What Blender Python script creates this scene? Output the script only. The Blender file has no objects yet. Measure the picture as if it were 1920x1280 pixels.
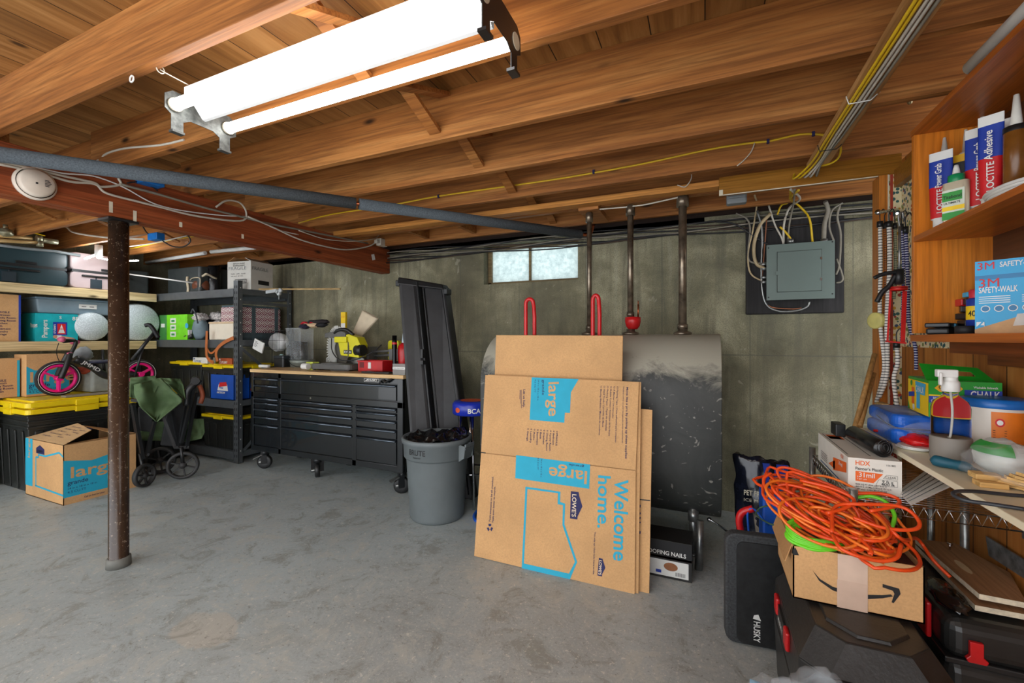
import bpy, math, random
from mathutils import Vector, Matrix, noise
PI = math.pi
V = Vector
random.seed(7)
sc = bpy.context.scene
COL = sc.collection
# ---------------------------------------------------------------- camera, world, light, exposure
F, HC, HOR = 814.0, 1.28, 635.0            # focal length in px of a 1920 px frame, eye height, horizon row
TH = math.radians(23.9); CT, ST = math.cos(TH), math.sin(TH)
cd = bpy.data.cameras.new('camera'); cam = bpy.data.objects.new('camera', cd); COL.objects.link(cam)
cam.location = (0, 0, HC); cam.rotation_euler = (PI/2, 0, TH)
cd.sensor_fit = 'HORIZONTAL'; cd.sensor_width = 36; cd.lens = 36*F/1920; cd.shift_y = -(640-HOR)/1920
cd.clip_start = .02
sc.camera = cam
sc.view_settings.view_transform = 'Standard'; sc.view_settings.look = 'None'
sc.view_settings.gamma = 1; sc.view_settings.use_curve_mapping = False
sc.view_settings.exposure = 1.05
TUBE_STRENGTH = 8.5
LED_STRENGTH = 36.0
w = bpy.data.worlds.new('world'); sc.world = w; w.use_nodes = True
w.node_tree.nodes['Background'].inputs[0].default_value = (.93, .96, 1, 1)
w.node_tree.nodes['Background'].inputs[1].default_value = 1.7
def area(name, loc, rot, sx, sy, power, col=(1, 1, 1)):
    l = bpy.data.lights.new(name, 'AREA'); l.shape = 'RECTANGLE'; l.size = sx; l.size_y = sy; l.energy = power; l.color = col
    o = bpy.data.objects.new(name, l); COL.objects.link(o); o.location = loc; o.rotation_euler = rot
    return o
area('daylight_outside_window', (-1.44, 4.5, 2.3), (-PI/2-.25, 0, 0), 1.6, .9, 2, (.93, .98, 1))
# ---------------------------------------------------------------- placing by sight line onto real planes
def ray(px, py):
    u = (px-960)/F
    return V((u*CT-ST, CT+u*ST, (HOR-py)/F))
E = V((0, 0, HC))
def AX(px, py, x): r = ray(px, py); return E+r*(x/r.x)
def AY(px, py, y): r = ray(px, py); return E+r*(y/r.y)
def AZ(px, py, z): r = ray(px, py); return E+r*((z-HC)/r.z)
def AP(px, py, p, n): r = ray(px, py); return E+r*((V(p)-E).dot(V(n))/r.dot(V(n)))
# ---------------------------------------------------------------- materials
def lin(c):
    return tuple((x/255/12.92 if x/255 <= .04045 else ((x/255+.055)/1.055)**2.4) for x in c)+(1,)
MATS = {}
def nd(nt, t, **k):
    n = nt.nodes.new(t)
    for a, b in k.items(): setattr(n, a, b)
    return n
def base_mat(name):
    m = bpy.data.materials.new(name); m.use_nodes = True
    nt = m.node_tree; return m, nt, nt.nodes['Principled BSDF']
def ramp(nt, stops, fac):
    r = nd(nt, 'ShaderNodeValToRGB'); cr = r.color_ramp
    while len(cr.elements) < len(stops): cr.elements.new(.5)
    for e, (p, c) in zip(cr.elements, stops): e.position = p; e.color = c
    nt.links.new(fac, r.inputs[0]); return r.outputs[0]
def coords(nt, scale=(1, 1, 1), rnd=True):
    tc = nd(nt, 'ShaderNodeTexCoord'); mp = nd(nt, 'ShaderNodeMapping'); mp.inputs['Scale'].default_value = scale
    if rnd:
        oi = nd(nt, 'ShaderNodeObjectInfo'); ml = nd(nt, 'ShaderNodeMath', operation='MULTIPLY'); ml.inputs[1].default_value = 37
        nt.links.new(oi.outputs['Random'], ml.inputs[0])
        ad = nd(nt, 'ShaderNodeVectorMath', operation='ADD')
        nt.links.new(tc.outputs['Object'], ad.inputs[0]); nt.links.new(ml.outputs[0], ad.inputs[1])
        nt.links.new(ad.outputs[0], mp.inputs[0])
    else: nt.links.new(tc.outputs['Object'], mp.inputs[0])
    return mp.outputs[0]
def noi(nt, vec, s, d=4, r=.55, dist=0):
    n = nd(nt, 'ShaderNodeTexNoise'); n.inputs['Scale'].default_value = s; n.inputs['Detail'].default_value = d
    n.inputs['Roughness'].default_value = r; n.inputs['Distortion'].default_value = dist
    nt.links.new(vec, n.inputs['Vector']); return n.outputs['Fac']
def mixc(nt, f, a, b, mode='MIX'):
    m = nd(nt, 'ShaderNodeMix', data_type='RGBA', blend_type=mode)
    for i, x in ((0, f), (6, a), (7, b)):
        if hasattr(x, 'is_output') or isinstance(x, bpy.types.NodeSocket): nt.links.new(x, m.inputs[i])
        else: m.inputs[i].default_value = x
    return m.outputs[2]
def bump(nt, b, h, s, d=.01):
    n = nd(nt, 'ShaderNodeBump'); n.inputs['Strength'].default_value = s; n.inputs['Distance'].default_value = d
    nt.links.new(h, n.inputs['Height']); nt.links.new(n.outputs[0], b.inputs['Normal'])
def M(name, c, rough=.5, metal=0, var=.12, sc_=14, bmp=0, spec=.5, coat=0):
    if name in MATS: return MATS[name]
    m, nt, b = base_mat(name); L = lin(c)
    v = coords(nt); n = noi(nt, v, sc_, 5)
    dk = tuple(x*(1-var*1.6) for x in L[:3])+(1,); lt = tuple(min(1, x*(1+var)) for x in L[:3])+(1,)
    nt.links.new(ramp(nt, [(.3, dk), (.7, lt)], n), b.inputs['Base Color'])
    b.inputs['Roughness'].default_value = rough; b.inputs['Metallic'].default_value = metal
    b.inputs['Specular IOR Level'].default_value = spec; b.inputs['Coat Weight'].default_value = coat
    if bmp: bump(nt, b, noi(nt, v, sc_*4, 3), bmp, .004)
    MATS[name] = m; return m
def wood(name, dark, mid, light, axis=0, sc_=1.0, rough=.6, knots=True, spec=.3):
    if name in MATS: return MATS[name]
    m, nt, b = base_mat(name)
    s = [9.0*sc_]*3; s[axis] = .55*sc_
    v = coords(nt, tuple(s)); n1 = noi(nt, v, 1.3, 5, .6, .6)
    s2 = [60.0*sc_]*3; s2[axis] = 2.0*sc_
    v2 = coords(nt, tuple(s2)); n2 = noi(nt, v2, 1.6, 4, .6, .2)
    c = ramp(nt, [(.25, lin(dark)), (.5, lin(mid)), (.78, lin(light))], n1)
    c = mixc(nt, ramp(nt, [(.35, (0.55, .55, .55, 1)), (.6, (0, 0, 0, 1))], n2), c, lin([x*.72 for x in dark]))
    if knots:
        s3 = [7.0*sc_]*3; s3[axis] = 2.6*sc_
        v3 = coords(nt, tuple(s3)); vo = nd(nt, 'ShaderNodeTexVoronoi'); vo.inputs['Scale'].default_value = .8
        nt.links.new(v3, vo.inputs['Vector'])
        c = mixc(nt, ramp(nt, [(.035, (1, 1, 1, 1)), (.11, (0, 0, 0, 1))], vo.outputs['Distance']), c, lin([x*.45 for x in dark]))
    nt.links.new(c, b.inputs['Base Color']); b.inputs['Roughness'].default_value = rough
    b.inputs['Specular IOR Level'].default_value = spec
    bump(nt, b, n2, .25, .002); MATS[name] = m; return m
def emit(name, c, s):
    m, nt, b = base_mat(name); b.inputs['Base Color'].default_value = c+(1,)
    b.inputs['Emission Color'].default_value = c+(1,); b.inputs['Emission Strength'].default_value = s; return m
def clear(name, c=(1, 1, 1), rough=.05, alpha=.25, bmp=0, scl=30):
    m, nt, b = base_mat(name)
    b.inputs['Base Color'].default_value = c+(1,); b.inputs['Roughness'].default_value = rough
    b.inputs['Alpha'].default_value = alpha
    if bmp: bump(nt, b, noi(nt, coords(nt), scl, 3), bmp, .01)
    return m
def mth(nt, op, a, b=None, c=None):
    n = nd(nt, 'ShaderNodeMath', operation=op)
    for i, x in enumerate((a, b, c)):
        if x is None: continue
        if isinstance(x, (int, float)): n.inputs[i].default_value = x
        else: nt.links.new(x, n.inputs[i])
    return n.outputs[0]
def xyz(nt, v):
    s = nd(nt, 'ShaderNodeSeparateXYZ'); nt.links.new(v, s.inputs[0]); return s.outputs
G = lambda g: (g, g, g, 1)
def m_floor():
    m, nt, b = base_mat('painted_concrete_floor'); v = coords(nt, rnd=False)
    n1 = noi(nt, v, .9, 6, .62, .3); n2 = noi(nt, v, 7, 6, .7); n3 = noi(nt, v, 90, 3, .7)
    c = ramp(nt, [(.3, lin((148, 151, 149))), (.5, lin((164, 169, 168))), (.7, lin((178, 185, 186)))], n1)
    c = mixc(nt, ramp(nt, [(.30, G(.35)), (.50, G(0))], n2), c, lin((146, 142, 130)))
    c = mixc(nt, ramp(nt, [(.56, G(0)), (.66, G(.5))], n3), c, lin((204, 204, 198)))
    c = mixc(nt, ramp(nt, [(.30, G(.5)), (.42, G(0))], n3), c, lin((116, 114, 106)))
    n4 = noi(nt, v, 2.6, 3, .5, .2)      # worn patches
    c = mixc(nt, ramp(nt, [(.63, G(0)), (.66, G(.35))], n4), c, lin((146, 142, 130)))
    o = xyz(nt, v); pq = AZ(385, 1180, 0)      # bare worn-through oval patch and bluer tone towards the shelves, browner opposite
    ex = mth(nt, 'DIVIDE', mth(nt, 'SUBTRACT', o[0], pq.x), .20); ey = mth(nt, 'DIVIDE', mth(nt, 'SUBTRACT', o[1], pq.y), .13)
    rr = mth(nt, 'ADD', mth(nt, 'SQRT', mth(nt, 'ADD', mth(nt, 'MULTIPLY', ex, ex), mth(nt, 'MULTIPLY', ey, ey))), mth(nt, 'MULTIPLY', n2, .9))
    c = mixc(nt, ramp(nt, [(.0, G(.85)), (.93, G(.8)), (.99, G(0))], mth(nt, 'MULTIPLY', rr, .75)), c, lin((190, 178, 160)))
    pt = mth(nt, 'ADD', mth(nt, 'MULTIPLY', mth(nt, 'SUBTRACT', mth(nt, 'MULTIPLY', o[0], -.35), .2), .6), mth(nt, 'ADD', mth(nt, 'MULTIPLY', o[1], .22), mth(nt, 'MULTIPLY', n1, .5)))
    c = mixc(nt, ramp(nt, [(.55, G(0)), (1.0, G(.55))], pt), c, lin((172, 188, 192)))
    c = mixc(nt, ramp(nt, [(.25, G(.35)), (.6, G(0))], pt), c, lin((146, 140, 126)))
    n7 = noi(nt, v, 5.5, 6, .8, .8)
    c = mixc(nt, ramp(nt, [(.53, G(0)), (.60, G(.5))], n7), c, lin((186, 186, 176)))
    c = mixc(nt, ramp(nt, [(.38, G(.55)), (.47, G(0))], n7), c, lin((128, 126, 114)))
    n8 = noi(nt, v, 38, 4, .8)
    c = mixc(nt, ramp(nt, [(.60, G(0)), (.63, G(.8))], n8), c, lin((206, 204, 194)))
    c = mixc(nt, ramp(nt, [(.36, G(.6)), (.39, G(0))], n8), c, lin((110, 106, 96)))
    v5 = coords(nt, (14, 1.4, 1), False); n5 = noi(nt, v5, 3, 5, .8, 1.5)
    c = mixc(nt, ramp(nt, [(.70, G(0)), (.74, G(.5))], n5), c, lin((200, 200, 196)))
    nt.links.new(c, b.inputs['Base Color'])
    nt.links.new(ramp(nt, [(.3, G(.32)), (.7, G(.55))], n2), b.inputs['Roughness'])
    bump(nt, b, n7, .3, .005); return m
def m_conc():
    m, nt, b = base_mat('poured_concrete'); v = coords(nt, rnd=False)
    n1 = noi(nt, v, 1.6, 7, .65, .4); n2 = noi(nt, v, 130, 4, .75)
    v3 = coords(nt, (6, 6, .5), False); n3 = noi(nt, v3, 1.6, 5, .6, .5)
    c = ramp(nt, [(.32, lin((92, 90, 72))), (.5, lin((138, 134, 108))), (.66, lin((184, 178, 148)))], n1)
    c = mixc(nt, ramp(nt, [(.36, G(.65)), (.52, G(0))], n3), c, lin((100, 98, 82)))
    c = mixc(nt, ramp(nt, [(.58, G(0)), (.74, G(.42))], n3), c, lin((178, 176, 156)))
    c = mixc(nt, ramp(nt, [(.40, G(.55)), (.52, G(0))], n2), c, lin((88, 86, 72)))
    n5 = noi(nt, v, .8, 3, .5, .6)
    c = mixc(nt, ramp(nt, [(.42, G(.25)), (.56, G(0))], n5), c, lin((112, 104, 80)))
    n6 = noi(nt, v, 9, 3, .6, 1.2)
    c = mixc(nt, ramp(nt, [(.66, G(0)), (.72, G(.35))], n6), c, lin((190, 186, 166)))
    o = xyz(nt, v)                       # form-board seams
    sx = mth(nt, 'ABSOLUTE', mth(nt, 'SUBTRACT', mth(nt, 'FRACT', mth(nt, 'MULTIPLY', o[0], 1.64)), .5))
    sm = mth(nt, 'LESS_THAN', sx, .006)
    sz = mth(nt, 'LESS_THAN', mth(nt, 'ABSOLUTE', mth(nt, 'SUBTRACT', o[2], 1.16)), .005)
    seam = mth(nt, 'MULTIPLY', mth(nt, 'MAXIMUM', sm, sz), .5)
    c = mixc(nt, seam, c, lin((88, 88, 78)))
    nt.links.new(c, b.inputs['Base Color']); b.inputs['Roughness'].default_value = .9
    bump(nt, b, n2, .6, .006); return m
def m_planks(name, dark, mid, light, axis, wid, groove):
    """boards running along `axis` laid side by side, one tone each"""
    m, nt, b = base_mat(name); v = coords(nt, rnd=False); o = xyz(nt, v)
    oth = {1: 0, 2: 1}[axis]
    q = mth(nt, 'DIVIDE', o[oth], wid); fl = mth(nt, 'FLOOR', q)
    wn = nd(nt, 'ShaderNodeTexWhiteNoise', noise_dimensions='1D'); nt.links.new(fl, wn.inputs['W'])
    s = [11.0]*3; s[axis] = .7
    vv = coords(nt, tuple(s), False); ad = nd(nt, 'ShaderNodeVectorMath', operation='ADD')
    nt.links.new(vv, ad.inputs[0]); nt.links.new(wn.outputs['Color'], ad.inputs[1])
    sc2 = nd(nt, 'ShaderNodeVectorMath', operation='SCALE'); nt.links.new(wn.outputs['Color'], sc2.inputs[0]); sc2.inputs['Scale'].default_value = 30
    nt.links.new(sc2.outputs[0], ad.inputs[1])
    n1 = noi(nt, ad.outputs[0], 1.2, 5, .65, .9)
    c = ramp(nt, [(.28, lin(dark)), (.5, lin(mid)), (.74, lin(light))], n1)
    c = mixc(nt, mth(nt, 'MULTIPLY', wn.outputs['Value'], .38), c, lin([x*.75 for x in dark]))
    s3 = [5.5]*3; s3[axis] = 3
    v3 = coords(nt, tuple(s3), False); vo = nd(nt, 'ShaderNodeTexVoronoi'); nt.links.new(v3, vo.inputs['Vector']); vo.inputs['Scale'].default_value = 1
    c = mixc(nt, ramp(nt, [(.04, G(.9)), (.11, G(0))], vo.outputs['Distance']), c, lin([x*.4 for x in dark]))
    fr = mth(nt, 'FRACT', q); g = mth(nt, 'LESS_THAN', fr, groove/wid)
    c = mixc(nt, g, c, lin([x*.28 for x in dark]))
    nt.links.new(c, b.inputs['Base Color']); b.inputs['Roughness'].default_value = .55; b.inputs['Specular IOR Level'].default_value = .3
    bump(nt, b, mth(nt, 'SUBTRACT', 1, g), .6, .006); return m
def m_card(name='cardboard', c=(214, 168, 116)):
    if name in MATS: return MATS[name]
    m, nt, b = base_mat(name); v = coords(nt)
    n = noi(nt, v, 5, 4); n2 = noi(nt, coords(nt, (1, 1, 1)), 120, 3, .7)
    k = [x*.92 for x in c]
    cc = ramp(nt, [(.3, lin(k)), (.7, lin(c))], n); cc = mixc(nt, ramp(nt, [(.35, G(.35)), (.6, G(0))], n2), cc, lin([x*.8 for x in c]))
    nt.links.new(cc, b.inputs['Base Color']); b.inputs['Roughness'].default_value = .75; b.inputs['Specular IOR Level'].default_value = .25
    MATS[name] = m; return m
def m_wallpaper():
    m, nt, b = base_mat('floral_wallpaper'); v = coords(nt, rnd=False)
    vo = nd(nt, 'ShaderNodeTexVoronoi'); vo.inputs['Scale'].default_value = 55; nt.links.new(v, vo.inputs['Vector'])
    s = nd(nt, 'ShaderNodeSeparateColor'); nt.links.new(vo.outputs['Color'], s.inputs[0])
    rc = nd(nt, 'ShaderNodeValToRGB'); rc.color_ramp.interpolation = 'CONSTANT'; cr = rc.color_ramp
    st = [(0, (44, 92, 92)), (.22, (198, 150, 50)), (.42, (168, 58, 42)), (.58, (222, 208, 168)), (.72, (60, 80, 110)), (.86, (120, 130, 60))]
    while len(cr.elements) < 6: cr.elements.new(.5)
    for e, (p, c) in zip(cr.elements, st): e.position = p; e.color = lin(c)
    nt.links.new(s.outputs[0], rc.inputs[0])
    c = mixc(nt, ramp(nt, [(.46, G(0)), (.52, G(1))], vo.outputs['Distance']), rc.outputs[0], lin((226, 212, 172)))
    o = xyz(nt, v); band = mth(nt, 'LESS_THAN', mth(nt, 'ABSOLUTE', mth(nt, 'SUBTRACT', o[0], .886)), .006)
    c = mixc(nt, band, c, lin((166, 62, 40)))
    nt.links.new(c, b.inputs['Base Color']); b.inputs['Roughness'].default_value = .6; return m
def m_lattice():
    m, nt, b = base_mat('lattice_print_fabric'); v = coords(nt, rnd=False); o = xyz(nt, v)
    a = mth(nt, 'MULTIPLY', mth(nt, 'ADD', o[0], mth(nt, 'ADD', o[1], o[2])), 15)
    d = mth(nt, 'MULTIPLY', mth(nt, 'SUBTRACT', mth(nt, 'ADD', o[0], o[1]), o[2]), 15)
    chk = mth(nt, 'MODULO', mth(nt, 'ADD', mth(nt, 'FLOOR', a), mth(nt, 'FLOOR', d)), 2)
    chk = mth(nt, 'ABSOLUTE', chk)
    sa = mth(nt, 'GREATER_THAN', mth(nt, 'FRACT', mth(nt, 'MULTIPLY', a, 3)), .45)
    sd = mth(nt, 'GREATER_THAN', mth(nt, 'FRACT', mth(nt, 'MULTIPLY', d, 3)), .45)
    f = nd(nt, 'ShaderNodeMix', data_type='FLOAT'); nt.links.new(chk, f.inputs[0]); nt.links.new(sa, f.inputs[2]); nt.links.new(sd, f.inputs[3])
    c = mixc(nt, f.outputs[0], lin((236, 232, 228)), lin((132, 40, 70)))
    nt.links.new(c, b.inputs['Base Color']); b.inputs['Roughness'].default_value = .8; return m
def m_bubble():
    m, nt, b = base_mat('bubble_wrap'); v = coords(nt)
    vo = nd(nt, 'ShaderNodeTexVoronoi'); vo.inputs['Scale'].default_value = 85; nt.links.new(v, vo.inputs['Vector'])
    nt.links.new(ramp(nt, [(.1, lin((226, 236, 240))), (.6, lin((196, 208, 212)))], vo.outputs['Distance']), b.inputs['Base Color'])
    b.inputs['Roughness'].default_value = .25; bump(nt, b, vo.outputs['Distance'], .35, .005); return m
def m_tank():
    m, nt, b = base_mat('dusty_black_steel'); v = coords(nt, rnd=False); o = xyz(nt, v)
    n = noi(nt, v, 3.2, 6, .7, 1.2); n2 = noi(nt, v, 14, 4, .6, .8); n3 = noi(nt, coords(nt, (1, 1, 1), False), 9, 2, .5, 3)
    c = ramp(nt, [(.3, lin((46, 49, 48))), (.7, lin((68, 70, 67)))], n)
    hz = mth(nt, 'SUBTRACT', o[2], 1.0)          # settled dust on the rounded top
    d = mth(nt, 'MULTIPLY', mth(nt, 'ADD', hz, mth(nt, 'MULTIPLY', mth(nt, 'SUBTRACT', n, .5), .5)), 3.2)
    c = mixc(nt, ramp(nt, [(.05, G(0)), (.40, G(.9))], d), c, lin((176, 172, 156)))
    c = mixc(nt, ramp(nt, [(.66, G(0)), (.70, G(.6))], n3), c, lin((168, 166, 156)))
    nt.links.new(c, b.inputs['Base Color']); b.inputs['Roughness'].default_value = .48; return m
def m_rust():
    m, nt, b = base_mat('worn_brown_column_paint'); v = coords(nt, rnd=False)
    n2 = noi(nt, v, 60, 4, .75); n1 = noi(nt, v, 4, 4)
    c = ramp(nt, [(.3, lin((44, 32, 24))), (.7, lin((74, 54, 40)))], n1)
    c = mixc(nt, ramp(nt, [(.60, G(0)), (.66, G(.8))], n2), c, lin((150, 132, 112)))
    nt.links.new(c, b.inputs['Base Color']); b.inputs['Roughness'].default_value = .22; bump(nt, b, n2, .3, .003); return m
# ---------------------------------------------------------------- mesh building
def spl(pts, n=6, closed=False):
    P = [V(p) for p in pts]; out = []; N = len(P)
    rng = range(N if closed else N-1)
    for i in rng:
        p1, p2 = P[i], P[(i+1) % N]
        p0 = P[i-1] if (closed or i > 0) else p1*2-p2
        p3 = P[(i+2) % N] if (closed or i+2 < N) else p2*2-p1
        for k in range(n):
            t = k/n
            out.append(.5*((2*p1)+(p2-p0)*t+(2*p0-5*p1+4*p2-p3)*t*t+(3*p1-p0-3*p2+p3)*t**3))
    if not closed: out.append(P[-1].copy())
    return out
TXT = {}
def text_geo(s, bold):
    bold = min(bold, .016); k = (s, bold)
    if k not in TXT:
        cu = bpy.data.curves.new('t', 'FONT'); cu.body = s; cu.size = 1; cu.offset = bold; cu.resolution_u = 3
        o = bpy.data.objects.new('t', cu); COL.objects.link(o); bpy.context.view_layer.update()
        me = bpy.data.meshes.new_from_object(o.evaluated_get(bpy.context.evaluated_depsgraph_get()))
        vs = [v.co.copy() for v in me.vertices]; fs = [tuple(p.vertices) for p in me.polygons]
        bpy.data.objects.remove(o); bpy.data.curves.remove(cu); bpy.data.meshes.remove(me)
        x0 = min(v.x for v in vs); x1 = max(v.x for v in vs)
        TXT[k] = ([(v.x-x0, v.y) for v in vs], fs, x1-x0)
    return TXT[k]
class MB:
    def __init__(s): s.v = []; s.f = []; s.m = []; s.s = []; s.M = None
    def add(s, vs, fs, m=0, smooth=False):
        b = len(s.v)
        s.v += [(s.M @ V(p)) if s.M else V(p) for p in vs]
        s.f += [tuple(b+i for i in f) for f in fs]; s.m += [m]*len(fs); s.s += [smooth]*len(fs); return s
    def box(s, x0, y0, z0, x1, y1, z1, m=0):
        x0, x1 = sorted((x0, x1)); y0, y1 = sorted((y0, y1)); z0, z1 = sorted((z0, z1))
        return s.hexa([(x0, y0, z0), (x1, y0, z0), (x1, y1, z0), (x0, y1, z0), (x0, y0, z1), (x1, y0, z1), (x1, y1, z1), (x0, y1, z1)], m)
    def hexa(s, p, m=0):
        return s.add(p, [(0, 3, 2, 1), (4, 5, 6, 7), (0, 1, 5, 4), (1, 2, 6, 5), (2, 3, 7, 6), (3, 0, 4, 7)], m)
    def cbox(s, c, sz, m=0, R=None):
        c = V(c); hx, hy, hz = sz[0]/2, sz[1]/2, sz[2]/2
        P = [V((a*hx, b*hy, d*hz)) for d in (-1, 1) for a, b in ((-1, -1), (1, -1), (1, 1), (-1, 1))]
        if R is not None: P = [R @ p for p in P]
        return s.hexa([c+p for p in P], m)
    def bar(s, p, q, w, h, m=0, up=(0, 0, 1)):
        """rectangular bar from p to q, w across, h along `up`"""
        p, q = V(p), V(q); d = (q-p).normalized(); up = V(up)
        if abs(d.dot(up.normalized())) > .97: up = V((0, 1, 0))
        r = d.cross(up).normalized(); u = r.cross(d).normalized(); r *= w/2; u *= h/2
        return s.hexa([p-r-u, p+r-u, q+r-u, q-r-u, p-r+u, p+r+u, q+r+u, q-r+u], m)
    def prism(s, pts, o, U, W, N, m=0, smooth=False):
        """polygon pts (a,b) at o + a U + b W, extruded by vector N"""
        o, U, W, N = V(o), V(U), V(W), V(N); n = len(pts)
        A = [o+U*a+W*b for a, b in pts]; vs = A+[p+N for p in A]
        flip = U.cross(W).dot(N) < 0
        fs = [tuple(range(n)), tuple(range(2*n-1, n-1, -1))]
        if not flip: fs = [tuple(reversed(f)) for f in fs]
        sd = []
        for i in range(n):
            j = (i+1) % n; q = (i, j, n+j, n+i); sd.append(tuple(reversed(q)) if flip else q)
        s.add(vs, fs, m); b = len(s.v)-2*n
        s.f += [tuple(b+i for i in f) for f in sd]; s.m += [m]*n; s.s += [smooth]*n
        return s
    def tube(s, pts, r, n=8, m=0, closed=False, caps=True):
        P = [V(p) for p in pts]; N = len(P); R = r if isinstance(r, (list, tuple)) else [r]*N
        vs = []; prev = None
        for i, p in enumerate(P):
            a = P[i-1] if (i or closed) else p; b = P[(i+1) % N] if (i < N-1 or closed) else p
            t = (b-a)
            if t.length < 1e-9: t = V((0, 0, 1))
            t.normalize()
            if prev is None:
                prev = t.cross(V((0, 0, 1)) if abs(t.z) < .9 else V((1, 0, 0))).normalized()
            x = (prev-t*prev.dot(t))
            x = x.normalized() if x.length > 1e-6 else t.orthogonal().normalized()
            prev = x; y = t.cross(x)
            for k in range(n):
                an = 2*PI*k/n; vs.append(p+(x*math.cos(an)+y*math.sin(an))*R[i])
        fs = []
        for i in range(N if closed else N-1):
            j = (i+1) % N
            for k in range(n):
                l = (k+1) % n; fs.append((i*n+k, i*n+l, j*n+l, j*n+k))
        s.add(vs, fs, m, True)
        if caps and not closed:
            b = len(s.v)-len(vs)
            s.f += [tuple(b+k for k in reversed(range(n))), tuple(b+(N-1)*n+k for k in range(n))]; s.m += [m]*2; s.s += [False]*2
        return s
    def cyl(s, p, q, r, n=20, m=0, r2=None): return s.tube([p, q], [r, r if r2 is None else r2], n, m)
    def lathe(s, prof, c=(0, 0, 0), ax=(0, 0, 1), n=28, m=0, smooth=True, ellip=1.0):
        ax = V(ax).normalized(); x = ax.orthogonal().normalized() if abs(ax.z) < .999 else V((1, 0, 0)); y = ax.cross(x); c = V(c)
        vs = []
        for r, h in prof:
            for k in range(n):
                a = 2*PI*k/n; vs.append(c+ax*h+(x*math.cos(a)+y*math.sin(a)*ellip)*max(r, 1e-4))
        fs = [(i*n+k, i*n+(k+1) % n, (i+1)*n+(k+1) % n, (i+1)*n+k) for i in range(len(prof)-1) for k in range(n)]
        return s.add(vs, fs, m, smooth)
    def blob(s, c, rad, amp=.15, fr=2.0, seed=0, nu=20, nv=14, m=0, flat=None, R=None):
        c = V(c); vs = []
        for j in range(nv+1):
            t = PI*j/nv
            for i in range(nu):
                a = 2*PI*i/nu; d = V((math.sin(t)*math.cos(a), math.sin(t)*math.sin(a), -math.cos(t)))
                k = 1+amp*(noise.noise(d*fr+V((seed, seed*2.3, -seed)))+.5*noise.noise(d*fr*2.7+V((seed*3, 1, seed))))
                p = V((d.x*rad[0], d.y*rad[1], d.z*rad[2]))*k
                if flat is not None: p.z = max(p.z, flat)
                if R is not None: p = R @ p
                vs.append(c+p)
        fs = [(j*nu+i, j*nu+(i+1) % nu, (j+1)*nu+(i+1) % nu, (j+1)*nu+i) for j in range(nv) for i in range(nu)]
        return s.add(vs, fs, m, True)
    def sheet(s, fn, nu, nv, th=.002, m=0):
        """thick sheet through fn(a,b), a,b in 0..1"""
        P = [[V(fn(i/nu, j/nv)) for i in range(nu+1)] for j in range(nv+1)]
        top = []; bot = []
        for j in range(nv+1):
            for i in range(nu+1):
                a = P[j][min(i+1, nu)]-P[j][max(i-1, 0)]; b = P[min(j+1, nv)][i]-P[max(j-1, 0)][i]
                n = a.cross(b); n = n.normalized() if n.length > 1e-9 else V((0, 0, 1))
                top.append(P[j][i]+n*th/2); bot.append(P[j][i]-n*th/2)
        W = nu+1; K = len(top); fs = []
        for j in range(nv):
            for i in range(nu):
                q = (j*W+i, j*W+i+1, (j+1)*W+i+1, (j+1)*W+i); fs.append(q); fs.append(tuple(K+x for x in reversed(q)))
        ring = [i for i in range(W)]+[j*W+nu for j in range(1, nv+1)]+[nv*W+i for i in range(nu-1, -1, -1)]+[j*W for j in range(nv-1, 0, -1)]
        for a, b in zip(ring, ring[1:]+ring[:1]): fs.append((b, a, K+a, K+b))
        return s.add(top+bot, fs, m, True)
    # ---- flat graphics
    def flat(s, pts, m=0): return s.add(pts, [tuple(range(len(pts)))], m)
    def ring(s, outer, inner, m=0):
        n = len(outer); return s.add(list(outer)+list(inner), [(i, (i+1) % n, n+(i+1) % n, n+i) for i in range(n)], m)
    def text(s, t, p0, d, up, h=None, width=None, bold=0.0, m=0):
        """text with its baseline start at p0, along d, letters growing towards up; h = size"""
        vs, fs, w = text_geo(t, bold); d = V(d).normalized(); up = V(up).normalized(); p0 = V(p0)
        if h is None: h = width/w
        sx = (width/w) if width else h
        return s.add([p0+d*(x*sx)+up*(y*h) for x, y in vs], fs, m)
    # ---- object
    def build(s, name, mats, parent=None, world=False, bevel=0, seg=2, smooth=None, sub=0, loc=None):
        vs = s.v
        if world and parent is not None:
            I = WM(parent).inverted(); vs = [I @ v for v in vs]
        if loc is not None: vs = [v-V(loc) for v in vs]
        me = bpy.data.meshes.new(name); me.from_pydata([tuple(v) for v in vs], [], s.f)
        for mt in (mats if isinstance(mats, (list, tuple)) else [mats]): me.materials.append(mt)
        me.polygons.foreach_set('material_index', s.m)
        me.polygons.foreach_set('use_smooth', s.s if smooth is None else [smooth]*len(s.f))
        me.update(); o = bpy.data.objects.new(name, me); COL.objects.link(o)
        if parent is not None: o.parent = parent
        if loc is not None: o.location = loc
        if bevel:
            b = o.modifiers.new('bevel', 'BEVEL'); b.width = bevel; b.segments = seg; b.limit_method = 'ANGLE'; b.angle_limit = .7
        if sub:
            b = o.modifiers.new('sub', 'SUBSURF'); b.levels = sub; b.render_levels = sub
        return o
def WM(o):
    m = Matrix.Translation(o.location) @ o.rotation_euler.to_matrix().to_4x4()
    return WM(o.parent) @ m if o.parent else m
def tag(o, label, cat, group=None):
    o['label'] = label; o['category'] = cat
    if group: o['group'] = group
    return o
def T(name, label, cat, loc=(0, 0, 0), rz=0, group=None, rot=None):
    o = bpy.data.objects.new(name, None); COL.objects.link(o); o.location = loc; o.rotation_euler = rot or (0, 0, rz)
    o.empty_display_size = .05
    return tag(o, label, cat, group)
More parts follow.
